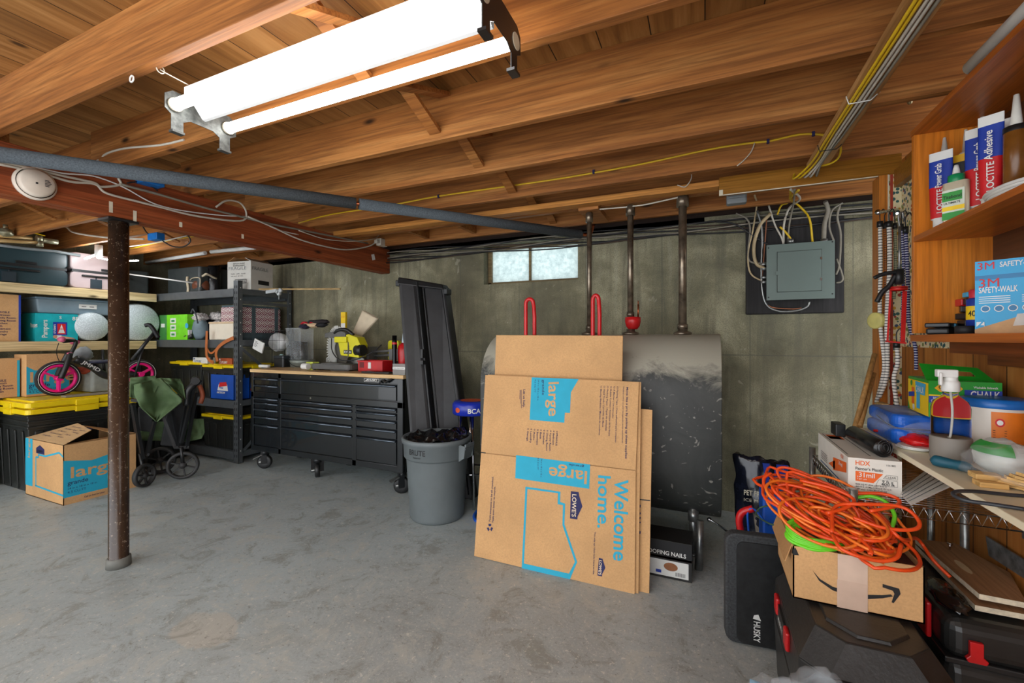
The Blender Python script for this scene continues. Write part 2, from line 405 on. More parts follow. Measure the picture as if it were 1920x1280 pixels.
def solo(name, mb, mat, label, cat, group=None, **k):
    lo = V((min(v.x for v in mb.v), min(v.y for v in mb.v), min(v.z for v in mb.v))); hi = V((max(v.x for v in mb.v), max(v.y for v in mb.v), 0))
    base = V(((lo.x+hi.x)/2, (lo.y+hi.y)/2, lo.z))
    return tag(mb.build(name, mat, loc=base, **k), label, cat, group)
def S(name, mb, mat, **k):
    o = mb.build(name, mat, **k); o['kind'] = 'structure'; return o
class Face:
    """flat graphics frame on a panel: origin lower left, U right, W up, N out"""
    def __init__(s, mb, o, U, W, eps=.0008):
        s.mb = mb; s.U = V(U).normalized(); s.W = V(W).normalized(); s.w = V(U).length; s.h = V(W).length
        s.o = V(o)+s.U.cross(s.W)*eps; s.e = s.U.cross(s.W)*.0006
    def p(s, a, b, l=0): return s.o+s.U*a*s.w+s.W*b*s.h+s.e*l
    def rect(s, a0, b0, a1, b1, m, l=0): s.mb.flat([s.p(a0, b0, l), s.p(a1, b0, l), s.p(a1, b1, l), s.p(a0, b1, l)], m)
    def poly(s, pts, m, l=0): s.mb.flat([s.p(a, b, l) for a, b in pts], m)
    def disc(s, a, b, r, m, l=0, n=20, k=1): s.mb.flat([s.p(a, b, l)+s.U*math.cos(2*PI*i/n)*r*k+s.W*math.sin(2*PI*i/n)*r for i in range(n)], m)
    def text(s, t, a, b, h, m, bold=.0, width=None, rot=0, l=1):
        d = s.U*math.cos(rot)+s.W*math.sin(rot); u = -s.U*math.sin(rot)+s.W*math.cos(rot)
        s.mb.text(t, s.p(a, b, l), d, u, h, width, bold, m)
    def line(s, pts, wd, m, l=0):
        for (a, b), (c, d) in zip(pts, pts[1:]):
            p, q = s.p(a, b, l), s.p(c, d, l); t = (q-p).normalized(); n = s.U.cross(s.W).cross(t)*wd/2
            s.mb.flat([p-n, q-n, q+n, p+n], m)
def faces(mb, sx, sy, sz):
    hx, hy = sx/2, sy/2
    return dict(f=Face(mb, (-hx, -hy, 0), (sx, 0, 0), (0, 0, sz)), r=Face(mb, (hx, -hy, 0), (0, sy, 0), (0, 0, sz)),
                l=Face(mb, (-hx, hy, 0), (0, -sy, 0), (0, 0, sz)), t=Face(mb, (-hx, -hy, sz), (sx, 0, 0), (0, sy, 0)))
def rrect(w, h, r, n=5, cx=0, cy=0):
    out = []
    for (sx, sy, a0) in ((1, 1, 0), (-1, 1, PI/2), (-1, -1, PI), (1, -1, 1.5*PI)):
        for k in range(n+1):
            a = a0+PI/2*k/n; out.append((cx+sx*(w/2-r)+r*math.cos(a), cy+sy*(h/2-r)+r*math.sin(a)))
    return out
def copy_thing(root, loc, rz=None, label=None):
    r = root.copy(); COL.objects.link(r); r.location = loc
    if rz is not None: r.rotation_euler = (0, 0, rz)
    if label: r['label'] = label
    for ch in list(root.children):
        c = ch.copy(); COL.objects.link(c); c.parent = r
        for g in ch.children: d = g.copy(); COL.objects.link(d); d.parent = c
    return r
# ---------------------------------------------------------------- shared materials
BLK = M('black_plastic', (30, 31, 32), .42, var=.2); BLKM = M('black_powder_coat', (34, 36, 38), .35, .2, .1)
WHT = M('white_paint', (226, 226, 222), .45, var=.04); RED = M('red_plastic', (196, 26, 30), .35, var=.1)
GRYM = M('galvanised_steel', (150, 152, 150), .35, .8, .2, 30); DKST = M('dark_steel_pipe', (128, 116, 100), .28, .7, .35, 20)
CARD = m_card(); CARDD = m_card('cardboard_dark', (190, 144, 96)); CYAN = M('cyan_ink', (34, 166, 198), .7, var=.04)
NAVY = M('navy_ink', (34, 34, 86), .7, var=.05); YEL = M('yellow_lid_plastic', (238, 208, 20), .35, var=.06)
CHROME = M('chrome', (210, 212, 214), .12, 1, .05); INK = M('black_ink', (24, 24, 26), .6, var=.05)
ORGI = M('orange_ink', (232, 104, 34), .6, var=.05); BLUE = M('blue_plastic', (22, 80, 178), .4, var=.08)
WIREW = M('white_cable', (200, 194, 180), .5, var=.08); WIREY = M('yellow_cable', (222, 184, 30), .45, var=.08)
WIREK = M('black_cable', (30, 30, 32), .5, var=.1); GREENI = M('green_ink', (48, 150, 60), .5, var=.05); YELI = M('yellow_ink', (246, 206, 24), .5, var=.05)
REDI = M('red_ink', (206, 30, 36), .5, var=.05); BLUI = M('blue_ink', (30, 60, 160), .5, var=.05); LBLUI = M('light_blue_ink', (66, 170, 214), .5, var=.05)
GRY = M('grey_plastic', (118, 124, 126), .5, var=.06); LUMB = wood('pale_lumber', (196, 168, 118), (222, 200, 152), (236, 218, 176), 1)
JW = wood('joist_timber', (118, 70, 32), (166, 106, 52), (200, 142, 80), 0); JWD = wood('girder_timber', (104, 46, 22), (150, 74, 38), (172, 94, 52), 1)
# ================================================================ THE ROOM
S('floor', MB().box(-6.5, -1.6, -.1, 1.8, 3.8, 0), m_floor())
S('ceiling', MB().box(-6.5, -1.6, 2.42, 1.8, 3.8, 2.47), m_planks('subfloor_boards', (114, 76, 38), (158, 110, 58), (190, 142, 86), 1, .185, .004))
WX0, WX1, WZ0, WZ1 = -1.885, -.98, 1.785, 2.15
mb = MB().box(-6.5, 3.6, 0, WX0, 3.8, 2.2).box(WX1, 3.6, 0, 1.8, 3.8, 2.2).box(WX0, 3.6, 0, WX1, 3.8, WZ0).box(WX0, 3.6, WZ1, WX1, 3.8, 2.2)
S('wall_back', mb, m_conc())
S('trim_1', MB().box(-6.35, 3.66, 2.2, 1.7, 3.72, 2.42), wood('old_dark_sill', (34, 22, 16), (52, 34, 24), (70, 46, 32), 0))
S('trim_2', MB().box(-6.35, 3.6, 2.16, -.0, 3.72, 2.2).box(.0, 3.6, 2.2, 1.7, 3.72, 2.201), wood('old_dark_sill', (34, 22, 16), (52, 34, 24), (70, 46, 32), 0))
S('wall_left', MB().box(-6.5, -1.6, 0, -6.35, 3.6, 2.42), MATS.get('x') or m_conc())
PANEL = m_planks('wood_wall_panelling', (140, 80, 32), (186, 118, 52), (212, 150, 78), 2, .2, .005)
S('wall_right', MB().box(.927, -.6, 0, .99, 2.85, 2.2), PANEL)
WP = m_wallpaper()
S('wall_partition', MB().box(.872, 2.85, 0, .99, 2.94, 2.13), WP)
S('wall_closet', MB().box(1.7, 2.94, 0, 1.8, 3.6, 2.2), m_conc())
S('trim_3', MB().box(.925, 2.10, 1.24, .9275, 2.85, 2.06), WP)
OCH = wood('ochre_painted_wood', (140, 92, 26), (156, 104, 34), (166, 114, 42), 0, knots=False, rough=.35)
OPST = wood('varnished_orange_wood', (176, 98, 32), (206, 128, 52), (220, 146, 70), 2, knots=False, rough=.4)
WEDG = M('chipped_white_edge', (222, 214, 190), .6)
mb = MB().box(.08, 2.85, 2.13, .83, 2.88, 2.235).box(.83, 2.85, 2.13, .927, 2.88, 2.235).box(.08, 2.848, 2.126, .83, 2.853, 2.131, 1).box(.08, 2.849, 2.13, .10, 2.852, 2.16, 1)
S('trim_4', mb, [OCH, WEDG])
S('trim_5', MB().box(.895, 2.08, 2.06, .927, 2.849, 2.15), OCH)
mb = MB().box(.832, 2.845, 0, .868, 2.94, 2.13).box(.868, 2.843, 0, .873, 2.849, 2.13, 1)
S('trim_6', mb, [OPST, WEDG])
# window_1: frame, mullion and frosted pane set back in the opening
wf = bpy.data.objects.new('window_1', None); COL.objects.link(wf); wf.location = (-1.43, 3.7, WZ0); wf['kind'] = 'structure'
fm = MB(); t = .028
for a in ((WX0, WZ0, WX1, WZ0+t), (WX0, WZ1-t-.01, WX1, WZ1), (WX0, WZ0, WX0+t+.01, WZ1), (WX1-t, WZ0, WX1, WZ1)): fm.box(a[0], 3.69, a[1], a[2], 3.75, a[3])
fm.box(-1.47, 3.695, WZ0, -1.45, 3.74, WZ1)
fm.build('window_frame', wood('weathered_window_wood', (104, 86, 58), (140, 120, 84), (166, 148, 110), 0, knots=False), wf, True, bevel=.003)
def m_frost():
    m, nt, b = base_mat('frosted_glass'); nt.nodes.remove(b)
    out = nt.nodes['Material Output']; v = coords(nt, rnd=False); n = noi(nt, v, 30, 4, .7)
    a = nd(nt, 'ShaderNodeBsdfTranslucent'); g = nd(nt, 'ShaderNodeBsdfGlossy'); g.inputs['Roughness'].default_value = .25
    nt.links.new(ramp(nt, [(.3, lin((172, 182, 182))), (.7, lin((204, 212, 210)))], n), a.inputs[0])
    mx = nd(nt, 'ShaderNodeMixShader'); mx.inputs[0].default_value = .06
    nt.links.new(a.outputs[0], mx.inputs[1]); nt.links.new(g.outputs[0], mx.inputs[2]); nt.links.new(mx.outputs[0], out.inputs[0]); return m
FR = m_frost()
for x0, x1 in ((WX0+t, -1.47), (-1.45, WX1-t)):
    MB().box(x0, 3.715, WZ0+t, x1, 3.72, WZ1-t).build('pane', FR, wf, True)
# ---- joists
JY = [.83, 1.25, 1.70, 2.13, 2.59, 3.02, 3.42]
jr = ['nearest the camera, pale underside crossing the upper left corner', 'just behind the hanging tube light', 'third from the front, broad bright face with bracing nailed to it',
      'fourth from the front, lit along its lower half', 'fifth from the front, carrying the stapled yellow cable', 'sixth, just behind the brown painted header', 'last one before the concrete wall']
for i, y in enumerate(JY):
    o = solo('ceiling_joist', MB().box(-3.1, y, 2.2, 1.7, y+.038, 2.42), JW, 'ceiling joist '+jr[i], 'joist', 'ceiling joists right of the girder', bevel=.002)
for i, y in enumerate(JY):
    yy = y+.045
    solo('ceiling_joist', MB().box(-6.35, yy, 2.2, -3.0, yy+.038, 2.42), JW, 'ceiling joist left of the girder, %s' % ['nearest of its row', 'second of its row', 'third of its row', 'fourth of its row', 'fifth of its row', 'sixth of its row', 'last one by the wall'][i], 'joist', 'ceiling joists left of the girder', bevel=.002)
# cross bridging
def brace(x, i, up, label):
    y0, y1 = JY[i]+.038, JY[i+1]
    a, b = ((x, y0, 2.40), (x, y1, 2.235)) if up else ((x+.05, y0, 2.235), (x+.05, y1, 2.40))
    mb = MB(); d = (V(b)-V(a)).normalized()
    mb.bar(V(a)+d*.004, V(b)-d*.004, .058, .018)
    solo('cross_brace', mb, JW, label, 'brace', 'wood cross braces between the joists')
wh = ['between the first and second joists', 'between the second and third joists', 'between the third and fourth joists', 'between the fourth and fifth joists', 'between the fifth and sixth joists', 'between the sixth and last joists']
for i in range(6):
    brace(-1.14, i, True, 'wood brace slanting down and away '+wh[i]+', mid ceiling')
    brace(-1.14, i, False, 'wood brace slanting up and away '+wh[i]+', mid ceiling')
for i in range(1, 6):
    brace(-4.75, i, True, 'wood brace slanting down '+wh[i]+', over the left shelves')
    brace(-4.75, i, False, 'wood brace slanting up '+wh[i]+', over the left shelves')
# plate nailed under the joists, running from the girder to the brown header
mb = MB().box(-2.98, 2.85, 2.185, .08, 2.94, 2.223)
solo('hanging_plate', mb, wood('yellow_plate_timber', (160, 96, 40), (206, 140, 66), (224, 164, 92), 0), 'long thin orange-yellow stud nailed flat under the joists, ending at the brown header', 'timber', bevel=.002)
mb = MB().box(-.80, 2.94, 2.165, -.66, 3.30, 2.20)
solo('pipe_block', mb, JW, 'short flat wooden board under the joists above the leftmost tank pipe', 'timber', bevel=.002)
for k, (x, y0) in enumerate(((-1.9, 3.06), (-2.4, 3.06), (-.15, 3.06))):
    solo('blocking_board', MB().box(x, y0, 2.22, x+.038, y0+.355, 2.40), JW, 'solid wood block between the last two joists, '+['left of the window', 'above the left part of the tool chest', 'above the right pipe of the tank'][k], 'timber', 'solid blocks between the last joists')
# ---- girder and column
mb = MB().box(-3.09, -.6, 1.955, -3.037, 3.60, 2.2).box(-3.033, -.6, 1.955, -2.98, 3.60, 2.2)
gd = solo('girder_beam', mb, JWD, 'thick reddish-brown doubled wood girder resting on the steel column', 'beam', bevel=.004)
RUST = m_rust()
cl = T('steel_column', 'dark brown scuffed steel column standing on the floor under the girder', 'column', (-3.02, 1.34, 0))
MB().lathe([(.0, 0), (.05, 0), (.05, .03), (.0455, .035), (.0455, 1.935), (0, 1.935)], n=32).build('pipe', RUST, cl)
MB().box(-.055, -.07, 1.936, .055, .07, 1.948).build('cap_plate', BLKM, cl)
MB().lathe([(.0, 0), (.056, 0), (.054, .05), (.047, .054)], n=32).build('base_collar', M('floor_paint_splash', (112, 112, 106), .6), cl)
# ---- smoke detector on the girder face
sm = T('smoke_detector', 'round yellowed white smoke detector on the girder face near the left edge', 'smoke detector', (-2.98, *AX(70, 343, -2.95).yz), rot=(0, PI/2, 0))
IVO = M('yellowed_white_plastic', (226, 214, 198), .45, var=.05)
MB().lathe([(0, 0), (.078, 0), (.078, .012), (.070, .018)], n=40).build('base_ring', IVO, sm)
MB().lathe([(.066, .012), (.064, .034), (.056, .042), (0, .044)], n=40).build('cover', IVO, sm)
mb = MB()
for k in range(5): mb.box(-.02+k*.007, .022, .0435, -.017+k*.007, .045-abs(k-2)*.004, .0455)
mb.box(.0, -.01, .0435, .008, -.002, .0455)
mb.build('vent_slots', INK, sm)
# ---- foam insulated pipe
FOAM = M('grey_pipe_foam', (82, 90, 96), .85, var=.25, sc_=160, bmp=.5); COP = M('copper', (176, 98, 62), .3, .9, .15)
pa, pb, pm = V((-2.90, .80, 2.10)), V((-.90, 3.38, 2.11)), None
ip = T('insulated_pipe', 'grey foam covered water pipe running diagonally under the ceiling joists', 'pipe', pa)
def pl(t): return pa+(pb-pa)*t
MB().cyl(pl(.0), pl(.478), .034, 20).build('foam_sleeve', FOAM, ip, True)
MB().cyl(pl(.484), pl(1), .034, 20).build('foam_sleeve', FOAM, ip, True)
MB().tube([V((-2.90, .80, 2.30)), V((-2.90, .80, 2.15)), pl(-.003), pl(.02)], .012, 10).build('copper_elbow', COP, ip, True)
MB().cyl(pl(.4), pl(.6), .012, 12).build('copper_pipe', COP, ip, True)
MB().tube(spl([pl(.99), pl(1.01), pb+V((.06, .08, .02)), pb+V((.08, .1, .09))]), .012, 10).build('copper_pipe', COP, ip, True)
# ---- fluorescent shop light
TUBE = emit('lit_tube', (1.0, .985, .955), TUBE_STRENGTH)
fx = T('tube_light_fixture', 'hanging two-tube shop light with white reflector and metal end plates', 'light', (-1.12, 1.03, 2.08))
FW = M('white_enamel_reflector', (236, 238, 238), .3, var=.02)
prof = [(.955, 2.155), (.98, 2.150), (1.018, 2.100), (1.028, 2.097), (1.034, 2.102), (1.034, 2.19), (.955, 2.19)]
MB().prism([(a, b) for a, b in prof], (-1.72, 0, 0), (0, 1, 0), (0, 0, 1), (1.21, 0, 0)).build('reflector', FW, fx, True)
for y in (.936, 1.126):
    MB().cyl((-1.735, y, 2.12), (-.495, y, 2.12), .019, 20).build('tube', TUBE, fx, True)
def endplate(x, mat, nm):
    mb = MB(); pts = [(.905, 2.15), (.905, 2.10), (.925, 2.085), (.925, 2.03), (.965, 2.03), (.965, 2.07), (.99, 2.085), (1.07, 2.085), (1.095, 2.07), (1.095, 2.03), (1.135, 2.03), (1.135, 2.085), (1.16, 2.10), (1.16, 2.15), (1.135, 2.17), (.93, 2.17)]
    mb.prism(pts, (x, 0, 0), (0, 1, 0), (0, 0, 1), (.003, 0, 0))
    for y in (.945, 1.115): mb.box(x-.012, y-.02, 2.022, x+.012, y+.02, 2.03)
    return mb.build(nm, mat, fx, True)
endplate(-1.745, M('dull_zinc_plate', (92, 94, 92), .5, .6, .3, 60), 'end_plate'); endplate(-.49, BLKM, 'end_plate')
mb = MB()
for y in (.936, 1.126): mb.cyl((-1.745, y, 2.12), (-1.733, y, 2.12), .023, 16).cyl((-.497, y, 2.12), (-.485, y, 2.12), .023, 16)
mb.build('lamp_holder', M('ivory_socket', (214, 206, 180), .5), fx, True)
for x in (-1.70, -.55):
    MB().tube(spl([(x, 1.03, 2.19), (x-.01, .97, 2.2), (x, .90, 2.197), (x, .869, 2.199)]), .002, 5).tube([(x, .87+.012*math.cos(a), 2.2+.012*math.sin(a)) for a in [i*PI/6 for i in range(12)]], .002, 5, closed=True).build('hanging_wire', WIREW, fx, True)
mb = MB(); e = AZ(247, 142, 2.198)
fill_left = copy_thing(fx, (-4.6, .25, 2.08), label='added unseen fill light left of the girder, copied from the two-tube shop light')  # extra lamp added out of view to brighten the left storage area
fill_rear = copy_thing(fx, (-.9, -.95, 2.08), label='added unseen fill light behind the camera, copied from the two-tube shop light')  # second added lamp, unseen behind the camera, fills the room with light
mb.tube([e+V((.011*math.cos(a), 0, -.011+.011*math.sin(a))) for a in [i*PI/7 for i in range(14)]], .0028, 6, closed=True)
solo('screw_eye', mb, WHT, 'small white screw eye under the nearest joist, left of the tube light', 'hook')
# small lit LED light far left
led = T('led_shop_light', 'small folding led light glowing behind the column over the pink suitcase', 'light', AZ(185, 475, 2.12))
c = led.location.copy(); LEDM = emit('lit_led_panel', (.92, .97, 1.0), LED_STRENGTH)
MB().cyl(c+V((0, 0, -.03)), c+V((0, 0, .08)), .03, 18).build('socket_body', WHT, led, True)
for o_, du in (((.04, .03, -.05), (.75, .62, -.2)), ((-.07, -.02, -.02), (.75, .62, .5)), ((.10, .22, -.04), (.75, .62, .1))):
    MB().prism(rrect(.12, .045, .015), c+V(o_), du, (-.6, .78, .1), (0, 0, -.008)).build('led_wing', LEDM, led, True)
# ================================================================ TANK AND PIPES
tk = T('oil_tank', 'large dusty black steel oil tank standing on legs against the concrete wall', 'tank', (-.67, 3.0, 0))
r = .34; pts = [(3.0+r*math.cos(a), .97+r*math.sin(a)) for a in [i*PI/16 for i in range(17)]]+[(3.0+r*math.cos(a), .53+r*math.sin(a)) for a in [PI+i*PI/16 for i in range(17)]]
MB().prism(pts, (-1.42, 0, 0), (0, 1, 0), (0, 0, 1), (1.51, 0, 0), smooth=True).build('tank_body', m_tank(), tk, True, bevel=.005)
for x, y in ((-.06, 2.80), (-1.3, 2.80), (-1.3, 3.2), (-.06, 3.2)):
    mb = MB().cyl((x, y, 0), (x, y, .29), .024, 16).lathe([(0, 0), (.034, 0), (.034, .012), (.024, .015)], (x, y, 0)).lathe([(.024, .2), (.03, .2), (.03, .26), (.024, .26)], (x, y, 0))
    mb.build('leg', GRYM, tk, True)
for x in (-.737, -.456, -.128):
    MB().lathe([(.0, 1.30), (.055, 1.305), (.055, 1.322), (.03, 1.33), (.03, 1.345), (0, 1.345)], (x, 3.0, 0), n=20).build('pipe_flange', DKST, tk, True)
def pipe(x, z0, z1, r, label):
    mb = MB().cyl((x, 3.0, z0), (x, 3.0, z1), r, 18).lathe([(r, z1-.07), (r*1.5, z1-.07), (r*1.5, z1-.01), (r, z1)], (x, 3, 0), n=18).lathe([(r, z0+.03), (r*1.3, z0+.03), (r*1.3, z0), (r, z0)], (x, 3, 0), n=18)
    return solo('tank_pipe', mb, DKST, label, 'pipe', 'upright pipes on the tank')
pipe(-.737, 1.345, 2.165, .017, 'thin upright steel pipe on the tank, leftmost of three and nearest the window')
pipe(-.456, 1.43, 2.18, .020, 'upright steel pipe with the red fitting at its foot, middle of the three')
pipe(-.128, 1.345, 2.2, .025, 'thickest upright steel pipe on the tank, rightmost of three')
vg = T('tank_gauge', 'red cast fitting with a thin stem at the foot of the middle tank pipe', 'gauge', (-.44, 3.0, 1.345))
MB().lathe([(0, 0), (.03, 0), (.045, .02), (.052, .05), (.052, .08), (0, .085)], n=18).build('body', RED, vg)
MB().cyl((.035, 0, .08), (.035, 0, .165), .006, 8).cyl((.035, 0, .165), (.035, 0, .19), .004, 8).build('stem', COP, vg)
# ================================================================ HAND TRUCK AND FLATTENED BOXES
ht = T('hand_truck', 'red tubular hand truck behind the flattened boxes, two loop handles showing', 'hand truck', (-.9, 2.45, 0))
for px in (993, 1117):
    tp = AY(px, 560 if px < 1000 else 553, 2.60); zt = tp.z
    x = tp.x; hw = .026 if px < 1000 else .018; P = [(x-hw, 2.60, .02), (x-hw, 2.60, zt-.10), (x-hw, 2.60, zt-.05)]
    P += [(x-hw*math.cos(a), 2.60, zt-.03+.028*math.sin(a)) for a in [i*PI/8 for i in range(9)]]
    P += [(x+hw, 2.61, zt-.05), (x+hw+.002, 2.615, zt-.12), (x+hw, 2.62, .75)]
    MB().tube(P, .0125, 12).build('handle', RED, ht, True)
mb = MB()
for z in (.45, .8, 1.1): mb.cyl((AY(993, 560, 2.6).x, 2.60, z), (AY(1117, 560, 2.6).x, 2.60, z), .011, 10)
mb.build('crossbar', RED, ht, True)
MB().box(-1.15, 2.50, .0, -.62, 2.61, .012).build('toe_plate', RED, ht, True)
for x in (-1.16, -.6): MB().lathe([(0, -.02), (.07, -.02), (.09, -.012), (.09, .012), (.07, .02), (0, .02)], (x, 2.62, .09), (1, 0, 0), 24).build('wheel', BLK, ht, True)
LP, LN = V((0, 2.24, 0)), V((0, -1.04, .25)).normalized()   # the plane the front flattened box leans in
def LPt(px, py, off=0): return AP(px, py, LP+LN*off, LN)
def slab(mb, quad, th, off=0, m=0):
    P = [LPt(x, y, off) for x, y in quad]; return mb.hexa([p-LN*th for p in P]+P, m)
# rear plain piece
n2 = V((0, -1.25, .10)).normalized(); p2 = V((0, 2.46, 0))
Q = [AP(x, y, p2, n2) for x, y in ((930, 628), (1168, 629))]
lowL, lowR = Q[0].copy(), Q[1].copy()
for q in (lowL, lowR): q.z = 0; q.y = 2.46
mb = MB(); mb.hexa([lowL+V((0, .008, 0)), lowR+V((0, .008, 0)), Q[1]+V((0, .008, 0)), Q[0]+V((0, .008, 0)), lowL, lowR, Q[1], Q[0]])
mb.v = [V(v) for v in mb.v]
tp = MB()
solo('flattened_carton', mb, [CARD], 'plain unprinted flattened carton, tallest, at the back of the leaning cardboard', 'cardboard', 'flattened moving boxes leaning on the tank', bevel=.003)
mb = MB(); slab(mb, [(1005, 1075), (1217, 1118), (1223, 768), (1010, 752)], .012, -.034)
mb.flat([LPt(x, y, -.0335) for x, y in ((1197, 935), (1219, 937), (1219, 939), (1197, 937))], 1)
c2 = lambda x, y, o=.0012: LPt(860+x/3.5556, 800+y/3.5556, o)
for yy, hh in ((520, 18), (570, 14), (600, 14), (632, 10), (695, 18)):
    mb.flat([c2(1196, yy, -.033), c2(1214, yy, -.033), c2(1212, yy+hh, -.033), c2(1196, yy+hh, -.033)], 2)
solo('flattened_carton', mb, [CARD, INK, NAVY], 'flattened carton showing only as a strip past the right edge of the printed one', 'cardboard', 'flattened moving boxes leaning on the tank')
mb = MB(); slab(mb, [(905, 1043), (1197, 1116), (1202, 716), (915, 702)], .008, -.012)
solo('flattened_carton', mb, [CARD], 'flattened carton directly behind the printed one, a thin edge showing at its right', 'cardboard', 'flattened moving boxes leaning on the tank')
fl = T('flattened_carton', 'flattened brown moving box printed Welcome home in cyan, front of the leaning stack', 'cardboard', (-.8, 2.24, 0), group='flattened moving boxes leaning on the tank')
c1 = lambda x, y, o=.0012: LPt(860+x/3.5556, 540+y/3.5556, o)
up = MB(); slab(up, [(902, 847), (1192, 881), (1198, 716), (910, 703)], .008, 0)
up.flat([c1(*p) for p in ((487, 594), (800, 606), (748, 695), (742, 832), (708, 830), (704, 897), (473, 877))], 1)
def tx(mb, s, A, B, topdir, h, m, c, bold=0, o=.0020):
    p, q = c(A[0], A[1], o), c(B[0], B[1], o); d = (q-p); t = c(A[0]+topdir[0]*10, A[1]+topdir[1]*10, o)-p
    u = (t-d.normalized()*t.dot(d.normalized())); k = (c(A[0]+topdir[0]*h, A[1]+topdir[1]*h, o)-p).length
    mb.text(s, p, d, u, k/.72, d.length, bold, m)
R_, D_, L_ = (1, 0), (0, 1), (-1, 0)
tx(up, 'large', (600, 627), (600, 853), R_, 70, 0, c1, .03)
tx(up, 'grande', (558, 610), (556, 712), R_, 16, 2, c1, .01)
tx(up, '24 in x 18 in x 18 in', (528, 608), (524, 748), R_, 10, 2, c1)
tx(up, '4.5 CU FT', (507, 608), (503, 695), R_, 10, 2, c1)
tx(up, 'Let us help.', (431, 675), (428, 797), R_, 14, 2, c1, .02)
tx(up, 'FRAGILE', (650, 968), (646, 1050), R_, 11, 2, c1, .01)
for i, s in enumerate(['Bedroom', 'Family Room', 'Dining Room', 'Kitchen', 'Bath', 'Basement', 'Attic', 'Laundry', 'Garage']):
    x = 628-i*21.5; y = 968-i*2; tx(up, s, (x, y), (x-3, y+len(s)*10.5+4), R_, 11, 2, c1, .01)
for i in range(10):
    p = c1(656-i*21.5, 957-i*2, .0022); e1 = (c1(660, 957)-c1(656, 957)); e2 = (c1(656, 961)-c1(656, 957))
    up.ring([p+e1*1.3*math.cos(a)+e2*1.3*math.sin(a) for a in [k*PI/4 for k in range(8)]], [p+e1*.8*math.cos(a)+e2*.8*math.sin(a) for a in [k*PI/4 for k in range(8)]], 2)
tx(up, 'Move like a pro by picking up these supplies:', (1118, 660), (1110, 1138), R_, 14, 2, c1, .015)
tx(up, 'Mudate como un pro recogiendo estos suministros:', (1095, 657), (1088, 1035), R_, 9, 2, c1)
for i, (s, e) in enumerate([('O Packing Tape / Cinta adhesiva para empacar', 1030), ('O A Marker / Un marcador', 870), ('O Bubble Cushion / Envoltura de burbujas', 985), ('O Packing Paper / Papel de embalaje', 950), ('O Hand Truck / Carretilla de Mano', 925), ('O Moving Blankets / Mantas de mudanza', 980)]):
    tx(up, s, (1055-i*22, 655-i), (1050-i*22-(e-655)*.02, e), R_, 10, 2, c1, .005)
for k in range(3): up.flat([c1(418-k*5, 678), c1(420-k*5, 678), c1(418-k*5, 800-k*30), c1(416-k*5, 800-k*30)], 2)
up.build('upper_panel', [CARD, CYAN, NAVY], fl, True)
lo = MB(); slab(lo, [(889, 1042), (1190, 1114), (1192, 882.5), (902, 849)], .008, 0)
lo.flat([c2(*p) for p in ((383, 188), (877, 251), (870, 413), (377, 342))], 1)
tx(lo, 'large', (857, 298), (604, 268), (0, 1), 88, 0, c2, .03)
tx(lo, 'grande', (837, 258), (735, 245), (0, 1), 16, 2, c2, .01)
tx(lo, '24 in x 18 in x 18 in', (548, 212), (545, 335), R_, 10, 2, c2)
tx(lo, '4.5 CU FT', (526, 205), (523, 285), R_, 10, 2, c2)
lo.ring([c2(*p) for p in ((445, 398), (678, 432), (676, 500), (710, 512), (705, 650), (790, 900), (742, 1017), (420, 945))], [c2(*p) for p in ((458, 414), (662, 442), (660, 515), (695, 522), (692, 655), (775, 900), (735, 978), (435, 910))], 1)
tx(lo, 'Welcome', (1042, 345), (1032, 887), R_, 92, 1, c2, .02)
tx(lo, 'home.', (932, 322), (926, 672), R_, 84, 1, c2, .02)
lo.flat([c2(*p) for p in ((748, 428), (800, 435), (803, 458), (825, 530), (793, 597), (791, 617), (742, 610))], 2)
tx(lo, "LOWE'S", (758, 448), (754, 598), R_, 28, 3, c2, .03, .003)
lo.flat([c2(*p) for p in ((935, 873), (960, 879), (962, 890), (978, 940), (957, 980), (955, 997), (925, 990))], 2)
tx(lo, "LOWE'S", (938, 888), (932, 984), R_, 18, 3, c2, .03, .003)
tx(lo, 'This side up / Este lado hacia arriba', (903, 698), (895, 982), R_, 11, 2, c2, .005)
tx(lo, 'Feels awesome to be all unpacked.', (212, 630), (232, 332), L_, 12, 2, c2, .01)
tx(lo, 'Feels even better to recycle.', (232, 637), (245, 397), L_, 12, 2, c2, .01)
for k in range(3):
    a = k*2.094+.5; q = (208+14*math.cos(a), 672+14*math.sin(a)*1.4)
    lo.flat([c2(q[0]+11*math.cos(a+b), q[1]+14*math.sin(a+b)) for b in (1.2, 2.4, 3.9, 5.2)], 2)
lo.build('lower_panel', [CARD, CYAN, NAVY, M('cream_ink', (232, 214, 186), .7)], fl, True)
# ================================================================ THINGS UNDER AND RIGHT OF THE TANK
b = MB().box(-.20, -.09, 0, .20, .09, .20)
FF = faces(b, .40, .18, .20); f = FF['f']
f.rect(0, .52, 1, .98, 1); f.text('COLLATED ROOFING NAILS', .03, .62, .03, 2, .02, .36); f.rect(0, .52, 1, .58, 3)
f.rect(.04, .06, .96, .48, 2); f.disc(.74, .32, .022, 4, 1, k=1.6); f.rect(.55, .12, .62, .2, 5, 1)
for k in range(9): f.rect(.80+k*.014, .1, .806+k*.014, .2, 1, 1)
o = b.build('nail_box', [M('black_print_card', (32, 30, 28), .5), INK, WHT, REDI, M('nail_picture', (150, 96, 60), .6), BLUI]); o.location = (-.26, 2.55, 0)
tag(o, 'black and white box of roofing nails on the floor beside the flattened boxes', 'box')
solo('steel_pipe_offcut', MB().tube([(-.03, 2.62, .0), (-.02, 2.66, .26)], .02, 14), GRYM, 'short grey steel pipe standing beside the roofing nail box', 'pipe')
bt = T('ice_melt_bag', 'dark blue plastic bag of pet friendly ice melt slumped by the concrete wall', 'bag', (.30, 2.9, 0))
P0 = AY(1378, 850, 2.86); P1 = AY(1480, 868, 2.86)
